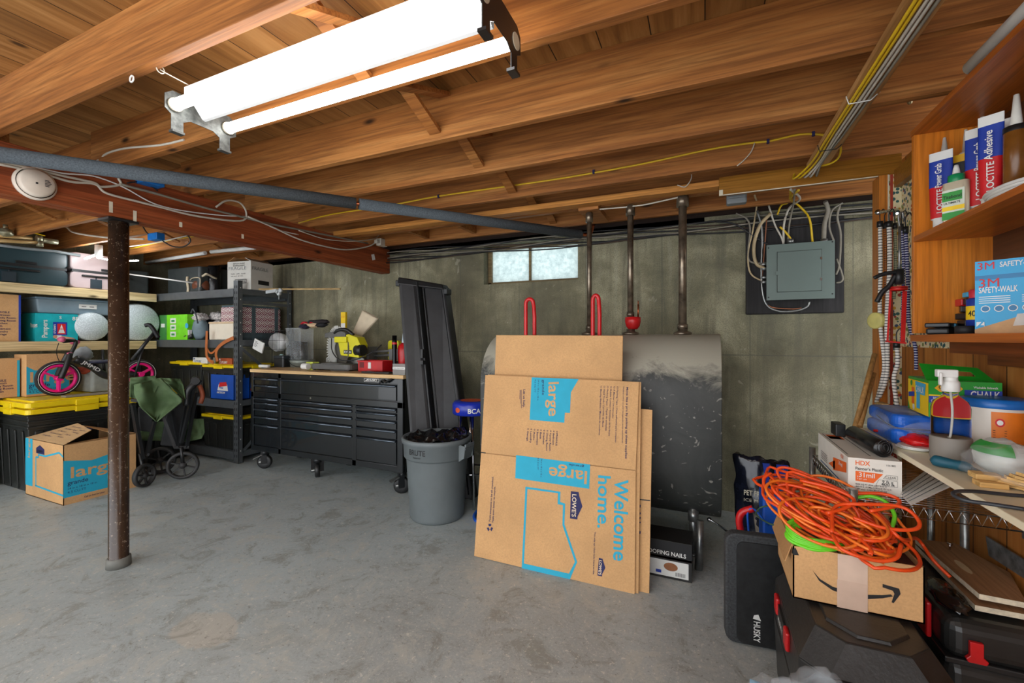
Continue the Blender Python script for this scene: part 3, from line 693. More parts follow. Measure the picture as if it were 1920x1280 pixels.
def bagf(a, q):
    top = P0.lerp(P1, a); x = top.x+(.02*math.sin(q*3)); w = (1-.25*(1-q)*0)
    xx = .17+(top.x-.17)*1.0 if a < 0 else top.x
    cx = (P0.x+P1.x)/2; xx = cx+(xx-cx)*(.72+.28*q**.7)
    z = top.z*q; bulge = .075*math.sin(PI*min(max(a, .02), .98))*(math.sin(PI*min(q*.8+.1, 1)))
    return (xx, 2.88-bulge+.012*noise.noise(V((a*7, q*9, 1))), z+.02*noise.noise(V((a*6, 3, q*4))))
mb = MB().sheet(bagf, 20, 22, .05)
mb.build('bag_body', [M('dark_glossy_film', (26, 30, 44), .18, var=.4, sc_=9)], bt, True)
def bs(a, q, o=.034): p = V(bagf(a, q)); return p+V((0, -o, 0))
mb = MB(); mb.flat([bs(.55, .80), bs(.95, .86), bs(.97, .97), bs(.5, .97)], 0)
mb.flat([bs(.82, .6), bs(.97, .62), bs(.98, .97), bs(.88, .95)], 3)
q0 = V((bagf(.12, .68)[0], 2.762, bagf(.12, .68)[2])); mb.text('PET FRIENDLY', q0, (1, 0, 0), (0, 0, 1), .040, .17, .02, 1); mb.text('ICE MELTER', q0-V((0, 0, .035)), (1, 0, 0), (0, 0, 1), .024, .15, 0, 1)
mb.flat([bs(.35, .3), bs(.75, .28), bs(.8, .52), bs(.55, .58), bs(.3, .5)], 2)
mb.build('printed_panel', [BLUI, M('pale_ink', (206, 198, 176), .5), M('photo_of_dog', (140, 132, 120), .6, var=.5, sc_=30), LBLUI], bt, True)
# red and blue tool in front of the bag
pt = T('pipe_wrench_case', 'blue tool bin with a red grip beside the ice melt bag', 'tool', (.33, 2.45, 0))
MB().box(.245, 2.30, 0, .36, 2.45, .56).build('bin', BLUE, pt, True, bevel=.01)
MB().tube(spl([AY(1390, 1000, 2.28), AY(1386, 975, 2.28), AY(1392, 960, 2.28), AY(1412, 953, 2.28)]), .016, 10).build('grip', RED, pt, True)
MB().tube(spl([AY(1404, 998, 2.27), AY(1402, 960, 2.27), AY(1415, 955, 2.27), AY(1440, 985, 2.27)]), .005, 8).build('strap', BLUE, pt, True)
solo('ball_end_rod', MB().tube([AZ(1332, 974, .20), AY(1375, 1003, 2.30)], .006, 10).blob(AZ(1330, 974, .20), (.014,)*3, 0, nu=12, nv=8), CHROME, 'thin chrome rod with a ball end sticking out beside the black folded pad', 'rod')
# ================================================================ TOOL CHEST
tc = T('rolling_tool_chest', 'wide black eighteen-drawer rolling tool chest with a pale wood top', 'tool chest', (-3.145, 3.155, 0))
X0, X1, Y0, Y1, ZB, ZT = -4.06, -2.23, 2.85, 3.46, .195, .955
CH = M('black_chest_enamel', (25, 29, 32), .25, .1, .06, 3, coat=.3); CHD = M('chest_recess', (14, 15, 16), .5, var=.1)
mb = MB().box(X0, Y0+.02, ZB, X1, Y1, ZT).box(X0, Y0, ZB, X0+.035, Y0+.03, ZT).box(X1-.055, Y0, ZB, X1, Y0+.03, ZT).box(X0+.035, Y0, ZT-.045, X1-.05, Y0+.03, ZT).box(X0+.03, Y0, ZB, X1-.05, Y0+.03, ZB+.05)
c1x = (X0+.05, X0+.385); c2x = (X0+.42, X0+1.295); c3x = (X0+1.34, X1-.07)
mb.box(c1x[1], Y0, ZB, c2x[0], Y0+.03, ZT).box(c2x[1], Y0, ZB, c3x[0], Y0+.03, .715).box(X0, Y0, .715, X1, Y0+.03, .765)
mb.build('cabinet', CH, tc, True, bevel=.003)
MB().box(X0-.005, Y0-.008, .955, X1+.012, Y1, .985).build('worktop', wood('butcher_block_top', (200, 160, 108), (222, 186, 134), (234, 204, 158), 0, knots=False, rough=.4), tc, True, bevel=.003)
HND = M('drawer_pull_black', (84, 94, 104), .22, .7, .1)
def drawer(x0, x1, z0, z1):
    d = MB().box(x0, Y0+.004, z0+.004, x1, Y0+.05, z1-.014).build('drawer', CH, tc, True, bevel=.002)
    h = MB(); pts = [(0, 0), (-.012, -.002), (-.018, -.010), (-.014, -.018), (-.004, -.014), (0, -.012)]
    h.prism([(a, b) for a, b in pts], (x0, Y0+.006, z1-.004), (0, 1, 0), (0, 0, 1), (x1-x0, 0, 0), smooth=True)
    I = WM(tc).inverted(); h.v = [I @ v for v in h.v]
    o = h.build('handle', HND); o.parent = d; return d
for z0, z1 in ((.838, .905), (.768, .838)): drawer(*c1x, z0, z1)
drawer(c2x[0], c3x[1], .768, .905)
for cx in (c1x, c2x, c3x):
    for z0, z1 in ((.668, .713), (.607, .668), (.534, .607), (.454, .534), (.247, .454)): drawer(*cx, z0, z1)
bd = MB(); f = Face(bd, (X1-.40, Y0, .918), (.17, 0, 0), (0, 0, .032))
bd.box(X1-.40, Y0-.004, .918, X1-.235, Y0, .948); f = Face(bd, (X1-.398, Y0-.004, .920), (.161, 0, 0), (0, 0, .028)); f.rect(0, 0, 1, 1, 1); f.rect(.02, .08, .98, .92, 0, 1); f.text('HUSKY', .32, .25, .026, 1, .02, .09, l=2); f.poly([(.08, .2), (.3, .4), (.26, .85), (.15, .5)], 1, 2)
bd.build('badge', [BLK, WHT], tc, True)
MB().tube(spl([(X1-.20, Y0-.012, .94), (X1-.15, Y0-.02, .925), (X1-.12, Y0-.03, .945), (X1-.10, Y0-.012, .95)]), .009, 8).cyl((X1-.22, Y0-.02, .915), (X1-.2, Y0-.02, .93), .01, 8).build('key_ring', BLK, tc, True)
mb = MB(); mb.cyl((X1+.045, Y0+.13, .80), (X1+.045, Y1-.1, .80), .012, 12)
for y in (Y0+.15, Y1-.12): mb.cyl((X1, y, .80), (X1+.045, y, .80), .01, 10).box(X1, y-.02, .775, X1+.006, y+.02, .825)
mb.build('side_handle', CHROME, tc, True)
MB().cyl(((c2x[0]+c2x[1])/2-.05, Y0, .745), ((c2x[0]+c2x[1])/2-.05, Y0-.003, .745), .009, 12).cyl(((c2x[0]+c2x[1])/2-.05, Y0, .938), ((c2x[0]+c2x[1])/2-.05, Y0-.003, .938), .007, 12).build('lock', CHROME, tc, True)
for x, y, fr in ((X0+.08, Y0+.09, 1), (-3.28, Y0+.1, 1), (X1-.07, Y0+.08, 1), (X0+.08, Y1-.1, 0), (-3.28, Y1-.1, 0), (X1-.07, Y1-.1, 0)):
    w = MB().lathe([(0, -.02), (.03, -.02), (.055, -.022), (.066, -.016), (.066, .016), (.055, .022), (.03, .02), (0, .02)], (x, y, .066), ((.67, .74, 0) if x == -3.28 else (.55, -.83, 0)) if fr else (1, 0, 0), 26)
    cs = MB().box(x-.045, y-.045, .175, x+.045, y+.045, .195).cyl((x, y, .135), (x, y, .18), .036, 16).cyl((x-.0, y, .066), (x-.03, y-.045, .066), .012, 12, 1)
    for s in (-1, 1):
        n = (V((.67, .74, 0)) if x == -3.28 else V((.55, -.83, 0))).normalized()*.03*s; p = V((x, y, 0))+n
        cs.bar(p+V((0, 0, .05)), p+V((0, 0, .18)), .006, .05, up=V((.6, .8, 0)))
    if fr and x != -3.28: cs.bar((x-.01, y-.03, .14), (x-.05, y-.09, .11), .05, .008, 1)
    co = cs.build('caster', [BLKM, GRYM], tc, True); w2 = w; I = WM(tc).inverted(); w2.v = [I @ v for v in w2.v]
    wo = w2.build('wheel', BLK); wo.parent = co
# ================================================================ ON THE CHEST
ZW = .985
def WT(px, y): p = AY(px, 650, y); return V((p.x, y, ZW))
# miter saw
sw = T('miter_saw', 'yellow-green and grey compound miter saw with a large guarded blade on the tool chest', 'saw', (-3.05, 3.12, ZW))
GRN = M('lime_yellow_plastic', (214, 206, 20), .4, var=.06); SAWG = M('saw_grey_cast', (92, 92, 90), .5, var=.1); ALU = M('cast_aluminium', (160, 162, 158), .4, .5, .15)
mb = MB().prism(rrect(.50, .26, .06), (-3.17, 3.10, ZW+.012), (1, 0, 0), (0, 1, 0), (0, 0, .05)).lathe([(0, ZW+.06), (.14, ZW+.06), (.14, ZW+.072), (0, ZW+.072)], (-3.17, 3.08, 0), n=30)
for x in (-3.38, -2.96):
    for y in (3.0, 3.2): mb.cyl((x, y, ZW), (x, y, ZW+.02), .015, 10)
mb.build('base', SAWG, sw, True, bevel=.004)
mb = MB().prism([(-.24, 0), (-.24, .05), (-.13, .085), (-.06, .085), (-.02, .01), (.02, .01), (.06, .085), (.13, .085), (.24, .05), (.24, 0)], (-3.15, 3.15, ZW+.06), (1, 0, 0), (0, 0, 1), (0, .015, 0)); mb.build('fence', ALU, sw, True, bevel=.002)
mb = MB().box(-3.47, 2.985, ZW, -3.38, 3.06, ZW+.075).cyl((-3.475, 2.955, ZW+.035), (-3.40, 2.955, ZW+.035), .03, 16, 1)
mb.build('side_clamp', [M('pale_lime', (206, 220, 90), .5), WHT], sw, True, bevel=.004)
BC = V((-3.17, 3.12, ZW+.20))    # blade centre
bl = MB(); n = 60; ring = []
for k in range(n*2):
    a = PI*k/n; rr = .175 if k % 2 else .166; ring.append((rr*math.cos(a), rr*math.sin(a)))
bl.prism(ring, BC, (.94, -.34, 0), (0, 0, 1), (.0015, .004, 0)); bl.build('blade', M('blade_steel', (168, 166, 160), .3, .85, .1), sw, True)
gd_ = MB(); rg = [(.215*math.cos(a), .215*math.sin(a)) for a in [math.radians(70+i*8) for i in range(24)]]+[(.075*math.cos(a), .075*math.sin(a)) for a in [math.radians(250-i*20) for i in range(10)]]
gd_.prism(rg, BC+V((-.01, -.03, 0)), (.94, -.34, 0), (0, 0, 1), (.003, .01, 0)); gd_.build('blade_guard', clear('smoked_clear_guard', (.62, .63, .60), .2, .55), sw, True)
ar = MB()
for k in range(26):
    a = math.radians(85+k*7); d = V((.94, -.34, 0))
    p = BC+V((-.012, -.036, 0)); ar.bar(p+d*.192*math.cos(a)+V((0, 0, .192*math.sin(a))), p+d*.220*math.cos(a)+V((0, 0, .220*math.sin(a))), .006, .006)
ar.build('guard_ribs', WHT, sw, True)
mt = MB().prism([(-.05, -.08), (.17, -.10), (.19, .02), (.15, .09), (.04, .12), (-.09, .08)], BC+V((.10, -.05, .02)), (1, 0, 0), (0, 0, 1), (0, .10, 0)); 
f = Face(mt, BC+V((.09, -.05, -.045)), (.10, 0, 0), (0, 0, .035)); f.rect(0, 0, 1, 1, 1); f.text('RYOBI', .08, .25, .026, 2, .02, .08)
mt.build('motor_housing', [GRN, INK, WHT], sw, True, bevel=.006)
MB().cyl(BC+V((.23, -.03, -.01)), BC+V((.31, -.03, -.01)), .05, 20).lathe([(.052, 0), (.056, .01), (.052, .02)], BC+V((.27, -.03, -.01)), (1, 0, 0)).build('motor', BLK, sw, True)
mb = MB().prism([(-.14, 0), (.12, 0), (.12, .05), (.04, .07), (-.02, .06), (-.14, .045)], BC+V((.0, -.06, .105)), (1, 0, 0), (0, 0, 1), (0, .07, 0)); mb.build('top_cover', SAWG, sw, True, bevel=.006)
MB().tube(spl([BC+V((-.02, -.05, .15)), BC+V((.03, -.06, .175)), BC+V((.12, -.05, .18)), BC+V((.19, -.03, .13))]), .016, 12).build('handle', BLK, sw, True)
MB().box(BC.x-.01, 3.05, BC.z+.06, BC.x+.14, 3.12, BC.z+.115).build('yellow_cap', GRN, sw, True, bevel=.006)
MB().tube(spl([BC+V((-.04, -.07, .10)), BC+V((.0, -.1, -.02)), BC+V((.1, -.1, -.10)), BC+V((.28, -.08, -.09)), BC+V((.4, 0, -.02)), BC+V((.45, .05, .04))]), .005, 6).build('cord', WIREK, sw, True)
mb = MB().cyl((-2.93, 3.28, ZW+.13), (-2.6, 3.33, ZW+.15), .012, 10).cyl((-2.93, 3.24, ZW+.17), (-2.6, 3.29, ZW+.19), .012, 10).box(-2.66, 3.2, ZW+.10, -2.52, 3.4, ZW+.2).box(-2.98, 3.2, ZW+.05, -2.90, 3.32, ZW+.22)
mb.build('rail', SAWG, sw, True)
def dustf(a, q):
    A, B, C, D = AY(655, 640, 3.30), AY(676, 634, 3.30), AY(709, 597, 3.34), AY(680, 581, 3.34)
    p = A.lerp(B, a).lerp(D.lerp(C, a), q); k = math.sin(PI*a)*.035*(.3+q)
    return p
db = MB()
fr = lambda a, q: V(dustf(a, q))+V((0, -1, 0))*(.006+.04*math.sin(PI*a)*(.35+.65*math.sin(PI*min(q+.05, 1)))+.006*noise.noise(V((a*5, q*5, 0))))
bk = lambda a, q: V(dustf(1-a, q))+V((0, 1, 0))*(.004+.02*math.sin(PI*a))
db.sheet(fr, 12, 14, .002); db.sheet(bk, 6, 8, .002); db.build('dust_bag', M('cream_canvas', (222, 206, 178), .85, var=.06), sw, True)
# things around it
gl = T('work_gloves', 'heap of red black and cream work gloves on the clear bin behind the saw', 'gloves', AY(598, 615, 3.36))
c = gl.location.copy(); 
for i, (dx, dz, rx, col) in enumerate([(-.08, .03, .10, M('red_glove', (196, 30, 44), .8)), (.05, .045, .13, M('charcoal_glove', (46, 40, 42), .9)), (-.02, .01, .14, M('cream_glove', (214, 186, 150), .9)), (.10, .01, .08, M('black_glove', (30, 30, 34), .8)), (-.12, -.005, .07, M('navy_glove', (38, 36, 56), .8))]):
    g = MB().blob(c+V((dx, .0-.02*i, dz+.02)), (rx*.8, .05, .024), .35, 2.4, i+2)
    for k in range(4): g.tube(spl([c+V((dx-.5*rx, -.03+.02*k, dz+.02)), c+V((dx-.9*rx, -.05+.024*k, dz+.03)), c+V((dx-1.1*rx, -.06+.028*k, dz+.012))]), .011, 8)
    g.build('glove', col, gl, True)
cb = T('clear_bin', 'tall clear plastic bin half full of black bags behind the saw guard', 'bin', WT(562, 3.30))
CLR = clear('clear_plastic', (.85, .92, .95), .15, .08)
p = cb.location.copy(); zt = AY(562, 615, p.y).z-ZW; hw = .11
mb = MB(); 
for a in ((-hw, -.08, hw, -.076), (-hw, .076, hw, .08), (-hw, -.08, -hw+.004, .08), (hw-.004, -.08, hw, .08)): mb.box(a[0], a[1], 0, a[2], a[3], zt)
mb.box(-hw, -.08, 0, hw, .08, .004); mb.box(-hw-.006, -.086, zt-.012, hw+.006, -.078, zt)
mb.build('bin_wall', CLR, cb)
solo('bag_roll', MB().cyl(p+V((-.05, 0, .006)), p+V((-.05, 0, zt*.66)), .046, 18), M('black_film', (24, 24, 26), .25, var=.3), 'black roll of bags standing left inside the clear bin on the chest', 'roll', 'black rolls in the clear bin')
solo('bag_roll', MB().cyl(p+V((.048, 0, .006)), p+V((.048, 0, zt*.64)), .046, 18), MATS['black_film'], 'black roll of bags standing right inside the clear bin on the chest', 'roll', 'black rolls in the clear bin')
p = AZ(560, 688, ZW)+V((0, .05, 0)); mb = MB().lathe([(0, 0), (.115, 0), (.12, .045), (.124, .048), (.124, .07), (.11, .075), (.0, .076)], p, n=28)
solo('round_tin', mb, M('grey_green_tin', (140, 148, 140), .4, .3), 'low round grey tin on the chest in front of the clear bin', 'tin')
mb = MB(); mb.tube(spl([p+V((-.15, -.05, .09)), p+V((-.1, -.1, .1)), p+V((-.02, -.12, .03)), p+V((.1, -.12, .01)), p+V((.2, -.08, .02))]), .003, 6)
solo('loose_cord', mb, WIREK, 'thin black cord looping over the round grey tin', 'cord')
p = AZ(524, 688, ZW)+V((0, .05, 0)); bk_ = T('black_tool_case', 'small black lidded case on the left end of the tool chest', 'case', p)
MB().prism(rrect(.15, .13, .02), (0, 0, 0), (1, 0, 0), (0, 1, 0), (0, 0, .09)).build('body', BLK, bk_); MB().prism(rrect(.16, .14, .02), (0, 0, .09), (1, 0, 0), (0, 1, 0), (0, 0, .03)).build('lid', M('black_lid', (44, 50, 54), .35), bk_, bevel=.006)
p = AZ(511, 688, ZW)+V((-.03, .13, 0)); solo('spray_can', MB().lathe([(0, 0), (.03, 0), (.03, .10), (.022, .12), (.012, .13), (0, .13)], p), M('pale_aqua', (190, 222, 220), .4), 'pale aqua canister behind the small black case', 'canister')
p = AZ(490, 689, ZW); solo('white_remote', MB().prism(rrect(.14, .05, .02), p+V((.02, .02, 0)), (1, 0, 0), (0, 1, 0), (0, 0, .03)), WHT, 'small white plastic bar on the left corner of the wood top', 'device', bevel=.008)
# wire basket on its stand, with card
p = WT(522, 3.30); wb = T('wire_basket', 'black wire basket full of white papers on the left end of the chest', 'basket', p)
zb = AY(522, 655, p.y).z-ZW; zt = AY(522, 620, p.y).z-ZW; mb = MB()
for z in (zb, (zb+zt)/2, zt): mb.tube([(-.13, -.09, z), (.13, -.09, z), (.13, .09, z), (-.13, .09, z)], .0022, 6, closed=True)
for k in range(14):
    x = -.13+k*.02; mb.tube([(x, -.09, zt), (x, -.09, zb), (x, .09, zb), (x, .09, zt)], .0015, 5)
mb.tube([(-.1, 0, 0), (-.1, 0, zb)], .004, 6).tube([(.1, 0, 0), (.1, 0, zb)], .004, 6)
mb.build('wire_frame', BLKM, wb)
solo('paper_bundle', MB().blob(p+V((0, 0, zb+.08)), (.12, .08, .10), .15, 3, 4), M('white_bag_film', (224, 226, 226), .35), 'crumpled white papers inside the wire basket', 'paper')
p = AY(485, 648, 3.05); mb = MB(); R = Matrix.Rotation(.35, 3, 'Y'); mb.cbox(p, (.15, .012, .11), 0, R)
f = Face(mb, p+R @ V((-.075, -.0065, -.055)), R @ V((.15, 0, 0)), R @ V((0, 0, .11)))
for k in range(5): f.rect(.1, .3+k*.12, .35+.1*(k % 2), .34+k*.12, 1)
solo('white_card', mb, [WHT, INK], 'white printed card tilted in front of the patterned bag at the chest corner', 'card')
# right side of the top
bn = T('red_parts_bin', 'red plastic stacking parts bin on the tool chest beside the black tube', 'bin', WT(704, 3.10))
mb = MB(); sx, sy, sz = .14, .07, .10
mb.box(-sx, -sy, 0, sx, sy, .006).box(-sx, sy-.005, 0, sx, sy, sz).box(-sx, -sy, 0, -sx+.005, sy, sz).box(sx-.005, -sy, 0, sx, sy, sz).box(-sx, -sy, 0, sx, -sy+.005, sz*.9).box(-sx-.006, -sy-.006, sz-.012, sx+.006, -sy, sz)
mb.build('bin_body', RED, bn, bevel=.002)
mb = MB().box(-.02, -sy-.004, .03, .012, -sy-.001, .085); mb.build('bin_label', WHT, bn)
mb = MB().box(-.12, -sy-.002, .035, -.07, -sy-.0005, .085).build('bin_opening', M('dark_red', (110, 12, 16), .5), bn)
p = AZ(737, 697, ZW); tb = T('torch_tube', 'tall black tube torch with red rings standing on the front right of the chest', 'torch', p+V((0, .02, 0)))
MB().lathe([(0, .01), (.023, .01), (.025, .03), (.019, .06), (.019, .22), (.022, .25), (.022, .325), (0, .325)], n=24).build('barrel', M('black_anodised', (26, 26, 28), .2, .6), tb)
MB().lathe([(0, 0), (.026, 0), (.026, .012), (0, .012)], n=24).lathe([(.0225, .245), (.0235, .25), (.0235, .262), (.0225, .265)], n=24).build('red_ring', RED, tb)
yb = AY(644, 615, 3.36); zt = AY(644, 585, 3.36).z; mb = MB().box(yb.x-.025, 3.35, ZW, yb.x+.035, 3.375, zt)
f = Face(mb, (yb.x-.025, 3.35, ZW), (.06, 0, 0), (0, 0, zt-ZW)); f.rect(.05, .0, .95, .80, 1); f.text('12 1/2', .15, .9, .02, 2, 0, .04); f.disc(.5, .68, .018, 3, 1)
solo('blade_box', mb, [YELI, WHT, REDI, BLUI], 'upright yellow and white cardboard sleeve behind the saw against the wall', 'package')
yt = T('tape_tool', 'yellow and black tool against the wall behind the black tube torch', 'tool', AY(732, 690, 3.34)+V((0, 0, 0))); yt.location = WT(734, 3.36)
MB().prism(rrect(.13, .20, .03), (.02, .0, .18), (1, 0, 0), (0, 0, 1), (0, .05, 0)).build('body', GRN, yt, bevel=.006); MB().prism(rrect(.06, .13, .02), (.04, -.006, .19), (1, 0, 0), (0, 0, 1), (0, .06, 0)).box(-.04, 0, 0, .08, .05, .085).build('grip', BLK, yt)
rp = T('red_pour_bottle', 'red plastic bottle with a pale spout beside the black folded cover', 'bottle', (-2.42, 3.13, ZW))
rp.location = WT(757, 3.20); MB().lathe([(0, .0), (.045, 0), (.05, .1), (.055, .17), (.05, .23), (.02, .26), (0, .26)]).build('body', RED, rp); MB().lathe([(.02, .255), (.018, .27), (.006, .37), (0, .37)]).build('spout', M('pale_blue_nozzle', (206, 222, 232), .4), rp)
p = AZ(752, 703, ZW); mb = MB().box(p.x-.085, p.y, ZW, p.x+.04, p.y+.10, ZW+.09)
f = Face(mb, (p.x-.085, p.y, ZW), (.125, 0, 0), (0, 0, .09)); f.rect(0, .5, 1, .72, 1); f.text('TECK STAR SCREW', .05, .56, .01, 2, .02, .11)
solo('screw_case', mb, [clear('smoky_clear', (.25, .24, .22), .2, .7), WHT, INK], 'small clear organiser case of screws at the right end of the chest', 'case')
p = AZ(735, 665, ZW); cyl = MB().cyl(AY(744, 663, 3.22), AY(766, 663, 3.22), .013, 12)
solo('blue_roll', cyl.cyl(AY(764, 663, 3.22), V((AY(764, 663, 3.22).x, 3.22, ZW)), .006, 8), [M('sky_blue_grip', (50, 160, 214), .4)], 'sky blue handled tool lying behind the black tube torch', 'tool')
mb = MB(); 
for k in range(5):
    a = AZ(640+k*14, 694-k*.6, ZW+.004); mb.bar(a+V((-.09, .02*k-.03, .004*k)), a+V((.10, .03*k-.02, .004*k)), .03, .006)
solo('blade_pile', mb, SAWG, 'flat grey metal blades scattered in front of the saw base', 'tools')
p = AZ(708, 700, ZW); solo('black_tray', MB().box(p.x-.18, p.y, ZW, p.x+.12, p.y+.09, ZW+.014), BLK, 'thin black tray under the red parts bin edge', 'tray', bevel=.003)
# ================================================================ FOLDED BLACK COVER, CAN, STOOL
bcv = T('folded_truck_cover', 'tall folded black soft truck bed cover leaning beside the tool chest', 'cover', (-1.95, 2.9, 0))
VIN = M('black_vinyl', (36, 36, 38), .5, var=.35, sc_=8, bmp=.15); VIND = M('black_vinyl_panel', (34, 35, 38), .45, var=.3, sc_=10)
A0, A1 = V((-2.06, 2.82, .0)), V((-1.68, 3.06, 0)); B0, B1 = AY(752, 524, 2.94), AY(836, 534, 3.16)
def cv(a, z): return A0.lerp(A1, a).lerp(B0.lerp(B1, a), z)
def cpanel(a0, a1, th, y, nm, mt, r=.0, z1=1.0):
    mb = MB(); P = []
    for z in (0, z1): P += [cv(a0, z)+V((0, y, 0)), cv(a1, z)+V((0, y, 0)), cv(a1, z)+V((0, y+th, 0)), cv(a0, z)+V((0, y+th, 0))]
    mb.hexa(P); return mb.build(nm, mt, bcv, True, bevel=r)
cpanel(0, .42, .10, -.05, 'folded_section', VIN, .03); cpanel(.45, .93, .05, .0, 'folded_section', VIND, .008, .985); cpanel(.93, 1.0, .09, -.03, 'folded_section', VIN, .02, .99)
cpanel(.42, .455, .04, -.06, 'zip_strip', BLKM, .006)
mb = MB()
for a in (.50, .90): mb.tube([cv(a, .02)+V((0, -.004, 0)), cv(a, .97)+V((0, -.004, 0))], .005, 6)
mb.build('piping', BLK, bcv, True)
MB().cbox(cv(.45, .62)+V((0, -.09, 0)), (.03, .05, .03)).cbox(cv(.45, .66)+V((0, -.08, 0)), (.02, .04, .07)).build('buckle', BLK, bcv, True)
mb = MB(); mb.hexa([cv(0, .975)+V((0, -.06, 0)), cv(1, .975)+V((0, -.045, 0)), cv(1, .975)+V((0, .055, 0)), cv(0, .975)+V((0, .055, 0)), cv(0.02, 1.01)+V((0, -.05, 0)), cv(.97, 1.0)+V((0, -.035, 0)), cv(.97, 1.0)+V((0, .05, 0)), cv(.02, 1.01)+V((0, .05, 0))])
mb.build('top_rail', BLK, bcv, True, bevel=.01)
MB().cbox(cv(0, .975)+V((-.008, 0, .01)), (.04, .09, .05)).cbox(cv(1, .96)+V((.005, 0, .01)), (.035, .08, .05)).build('corner_clamp', BLKM, bcv, True, bevel=.006)
# trash can
ca = T('trash_can', 'round grey plastic trash can with side handles standing before the folded cover', 'trash can', (-1.775, 2.665, 0), rz=-.1)
GC = M('grey_can_plastic', (104, 112, 114), .5, var=.08, sc_=6)
MB().lathe([(0, .004), (.18, .0), (.192, .012), (.195, .03), (.219, .43), (.221, .438), (.230, .440), (.236, .448), (.240, .54), (.251, .548), (.253, .572), (.245, .582), (.231, .578), (.216, .44), (.19, .04), (0, .03)], n=56).build('can_body', GC, ca)
for s in (-1, 1):
    mb = MB(); mb.prism([(0, 0), (.045, .03), (.055, .11), (0, .12)], (s*.232, -.055, .43), (s, 0, 0), (0, 0, 1), (0, .012, 0)).prism([(0, 0), (.045, .03), (.055, .11), (0, .12)], (s*.232, .045, .43), (s, 0, 0), (0, 0, 1), (0, .012, 0)).bar((s*.285, -.05, .545), (s*.285, .05, .545), .014, .02).bar((s*.26, 0, .45), (s*.288, 0, .53), .10, .005, up=(s, 0, -.4))
    mb.build('handle', GC, ca, bevel=.003)
tmb = MB()
def on_can(s, z, h, wd, a0, bold):
    vs, fs, w = text_geo(s, bold); k = wd/w; R0 = .2395
    tmb.add([V((R0*math.sin(a0+(x*k)/R0), -R0*math.cos(a0+(x*k)/R0), z+y*h)) for x, y in vs], fs, 0)
on_can('BRUTE', .488, .052, .135, -.22, .03); on_can('Rubbermaid', .466, .018, .06, -.06, 0)
tmb.build('lettering', INK, ca)
BAG = M('black_bag_film', (20, 20, 22), .16, var=.4, spec=.8)
bg = MB(); bg.sheet(lambda a, q: ((.222*q)*math.cos(a*2*PI), (.222*q)*math.sin(a*2*PI), .545+.045*math.exp(-((q*math.cos(a*2*PI)-.45)**2+(q*math.sin(a*2*PI)-.5)**2)*6)+.05*noise.noise(V((math.cos(a*2*PI)*q*3.2, math.sin(a*2*PI)*q*3.2, 3)))*1.6*(1-q*.6)+.02*noise.noise(V((math.cos(a*2*PI)*q*9, math.sin(a*2*PI)*q*9, 7)))+.03*q), 72, 26, .002)
bag = bg.build('bin_liner', BAG); bag.location = ca.location; bag.rotation_euler = ca.rotation_euler
tag(bag, 'crumpled black bin bag gathered inside the grey trash can', 'bag')
bag.location = bag.location+V((0, 0, .0))
# stool
st = T('bar_stool', 'blue vinyl topped chrome bar stool half hidden behind the trash can', 'stool', (0, 0, 0))
p = AY(878, 760, 3.0); st.location = (p.x+.03, 3.0, 0); SH = AY(878, 757, 2.85).z
sx = MB().lathe([(0, SH-.10), (.14, SH-.10), (.15, SH-.09), (.15, SH-.02), (.135, SH), (0, SH+.005)], n=36, m=0); sx.build('seat', [M('blue_vinyl', (30, 50, 170), .3)], st)
sv = MB()
def on_s(s, z, h, wd, a0, m):
    vs, fs, w = text_geo(s, .02); k = wd/w
    sv.add([V((.1515*math.sin(a0+x*k/.1515), -.1515*math.cos(a0+x*k/.1515), z+y*h)) for x, y in vs], fs, m)
on_s('BCA', SH-.075, .050, .10, .32, 0)
sv.lathe([(0, SH+.006), (.09, SH+.006)], n=20, m=1)
for k in range(10):
    a = -1.1+.02*k; 
sv.add([V((.1512*math.sin(-.28+.16*math.cos(t)), -.1512*math.cos(-.28+.16*math.cos(t)), SH-.055+.02*math.sin(t))) for t in [i*PI/8 for i in range(16)]], [tuple(range(16))], 1)
sv.build('lettering', [WHT, M('orange_red_logo', (214, 84, 40), .5)], st)
for k in range(4):
    a = k*PI/2+.6; MB().tube([(.08*math.cos(a), .08*math.sin(a), SH-.10), (.17*math.cos(a), .17*math.sin(a), 0)], .011, 10).build('leg', CHROME, st)
MB().tube([(.135*math.cos(t), .135*math.sin(t), .25) for t in [i*PI/14 for i in range(28)]], .008, 8, closed=True).build('foot_ring', CHROME, st)
mb = MB().tube(spl([(-1.52, 2.80, .02), (-1.50, 2.72, .015), (-1.44, 2.66, .015), (-1.40, 2.72, .05), (-1.38, 2.78, .2)]), .012, 10)
solo('blue_hose', mb, BLUE, 'short blue hose on the floor between the trash can and the cardboard', 'hose')
# ================================================================ ELECTRICAL PANEL
bbd = MB(); a, b_ = AY(1398, 590, 3.585), AY(1583, 586, 3.585); zt = AY(1398, 410, 3.585).z
bbd.prism([(a.x, a.z), (b_.x, a.z), (b_.x, 2.14), (a.x, 2.14)], (0, 3.578, 0), (1, 0, 0), (0, 0, 1), (0, .02, 0))
solo('panel_backboard', bbd, wood('black_stained_plywood', (22, 20, 20), (38, 36, 36), (54, 52, 52), 2, knots=False), 'black stained plywood backing board mounted on the concrete wall', 'board', bevel=.02)
ep = T('electrical_panel', 'grey-green metal breaker panel with a closed door on the black board', 'electrical panel', (.61, 3.50, 1.60), rot=(0, math.radians(-1.1)*-1, 0))
EPM = M('grey_green_enamel', (98, 112, 106), .4, .1, .04, 4)
P = [AY(1437, 563, 3.49), AY(1565, 561, 3.49), AY(1567, 453, 3.49), AY(1437, 460, 3.49)]
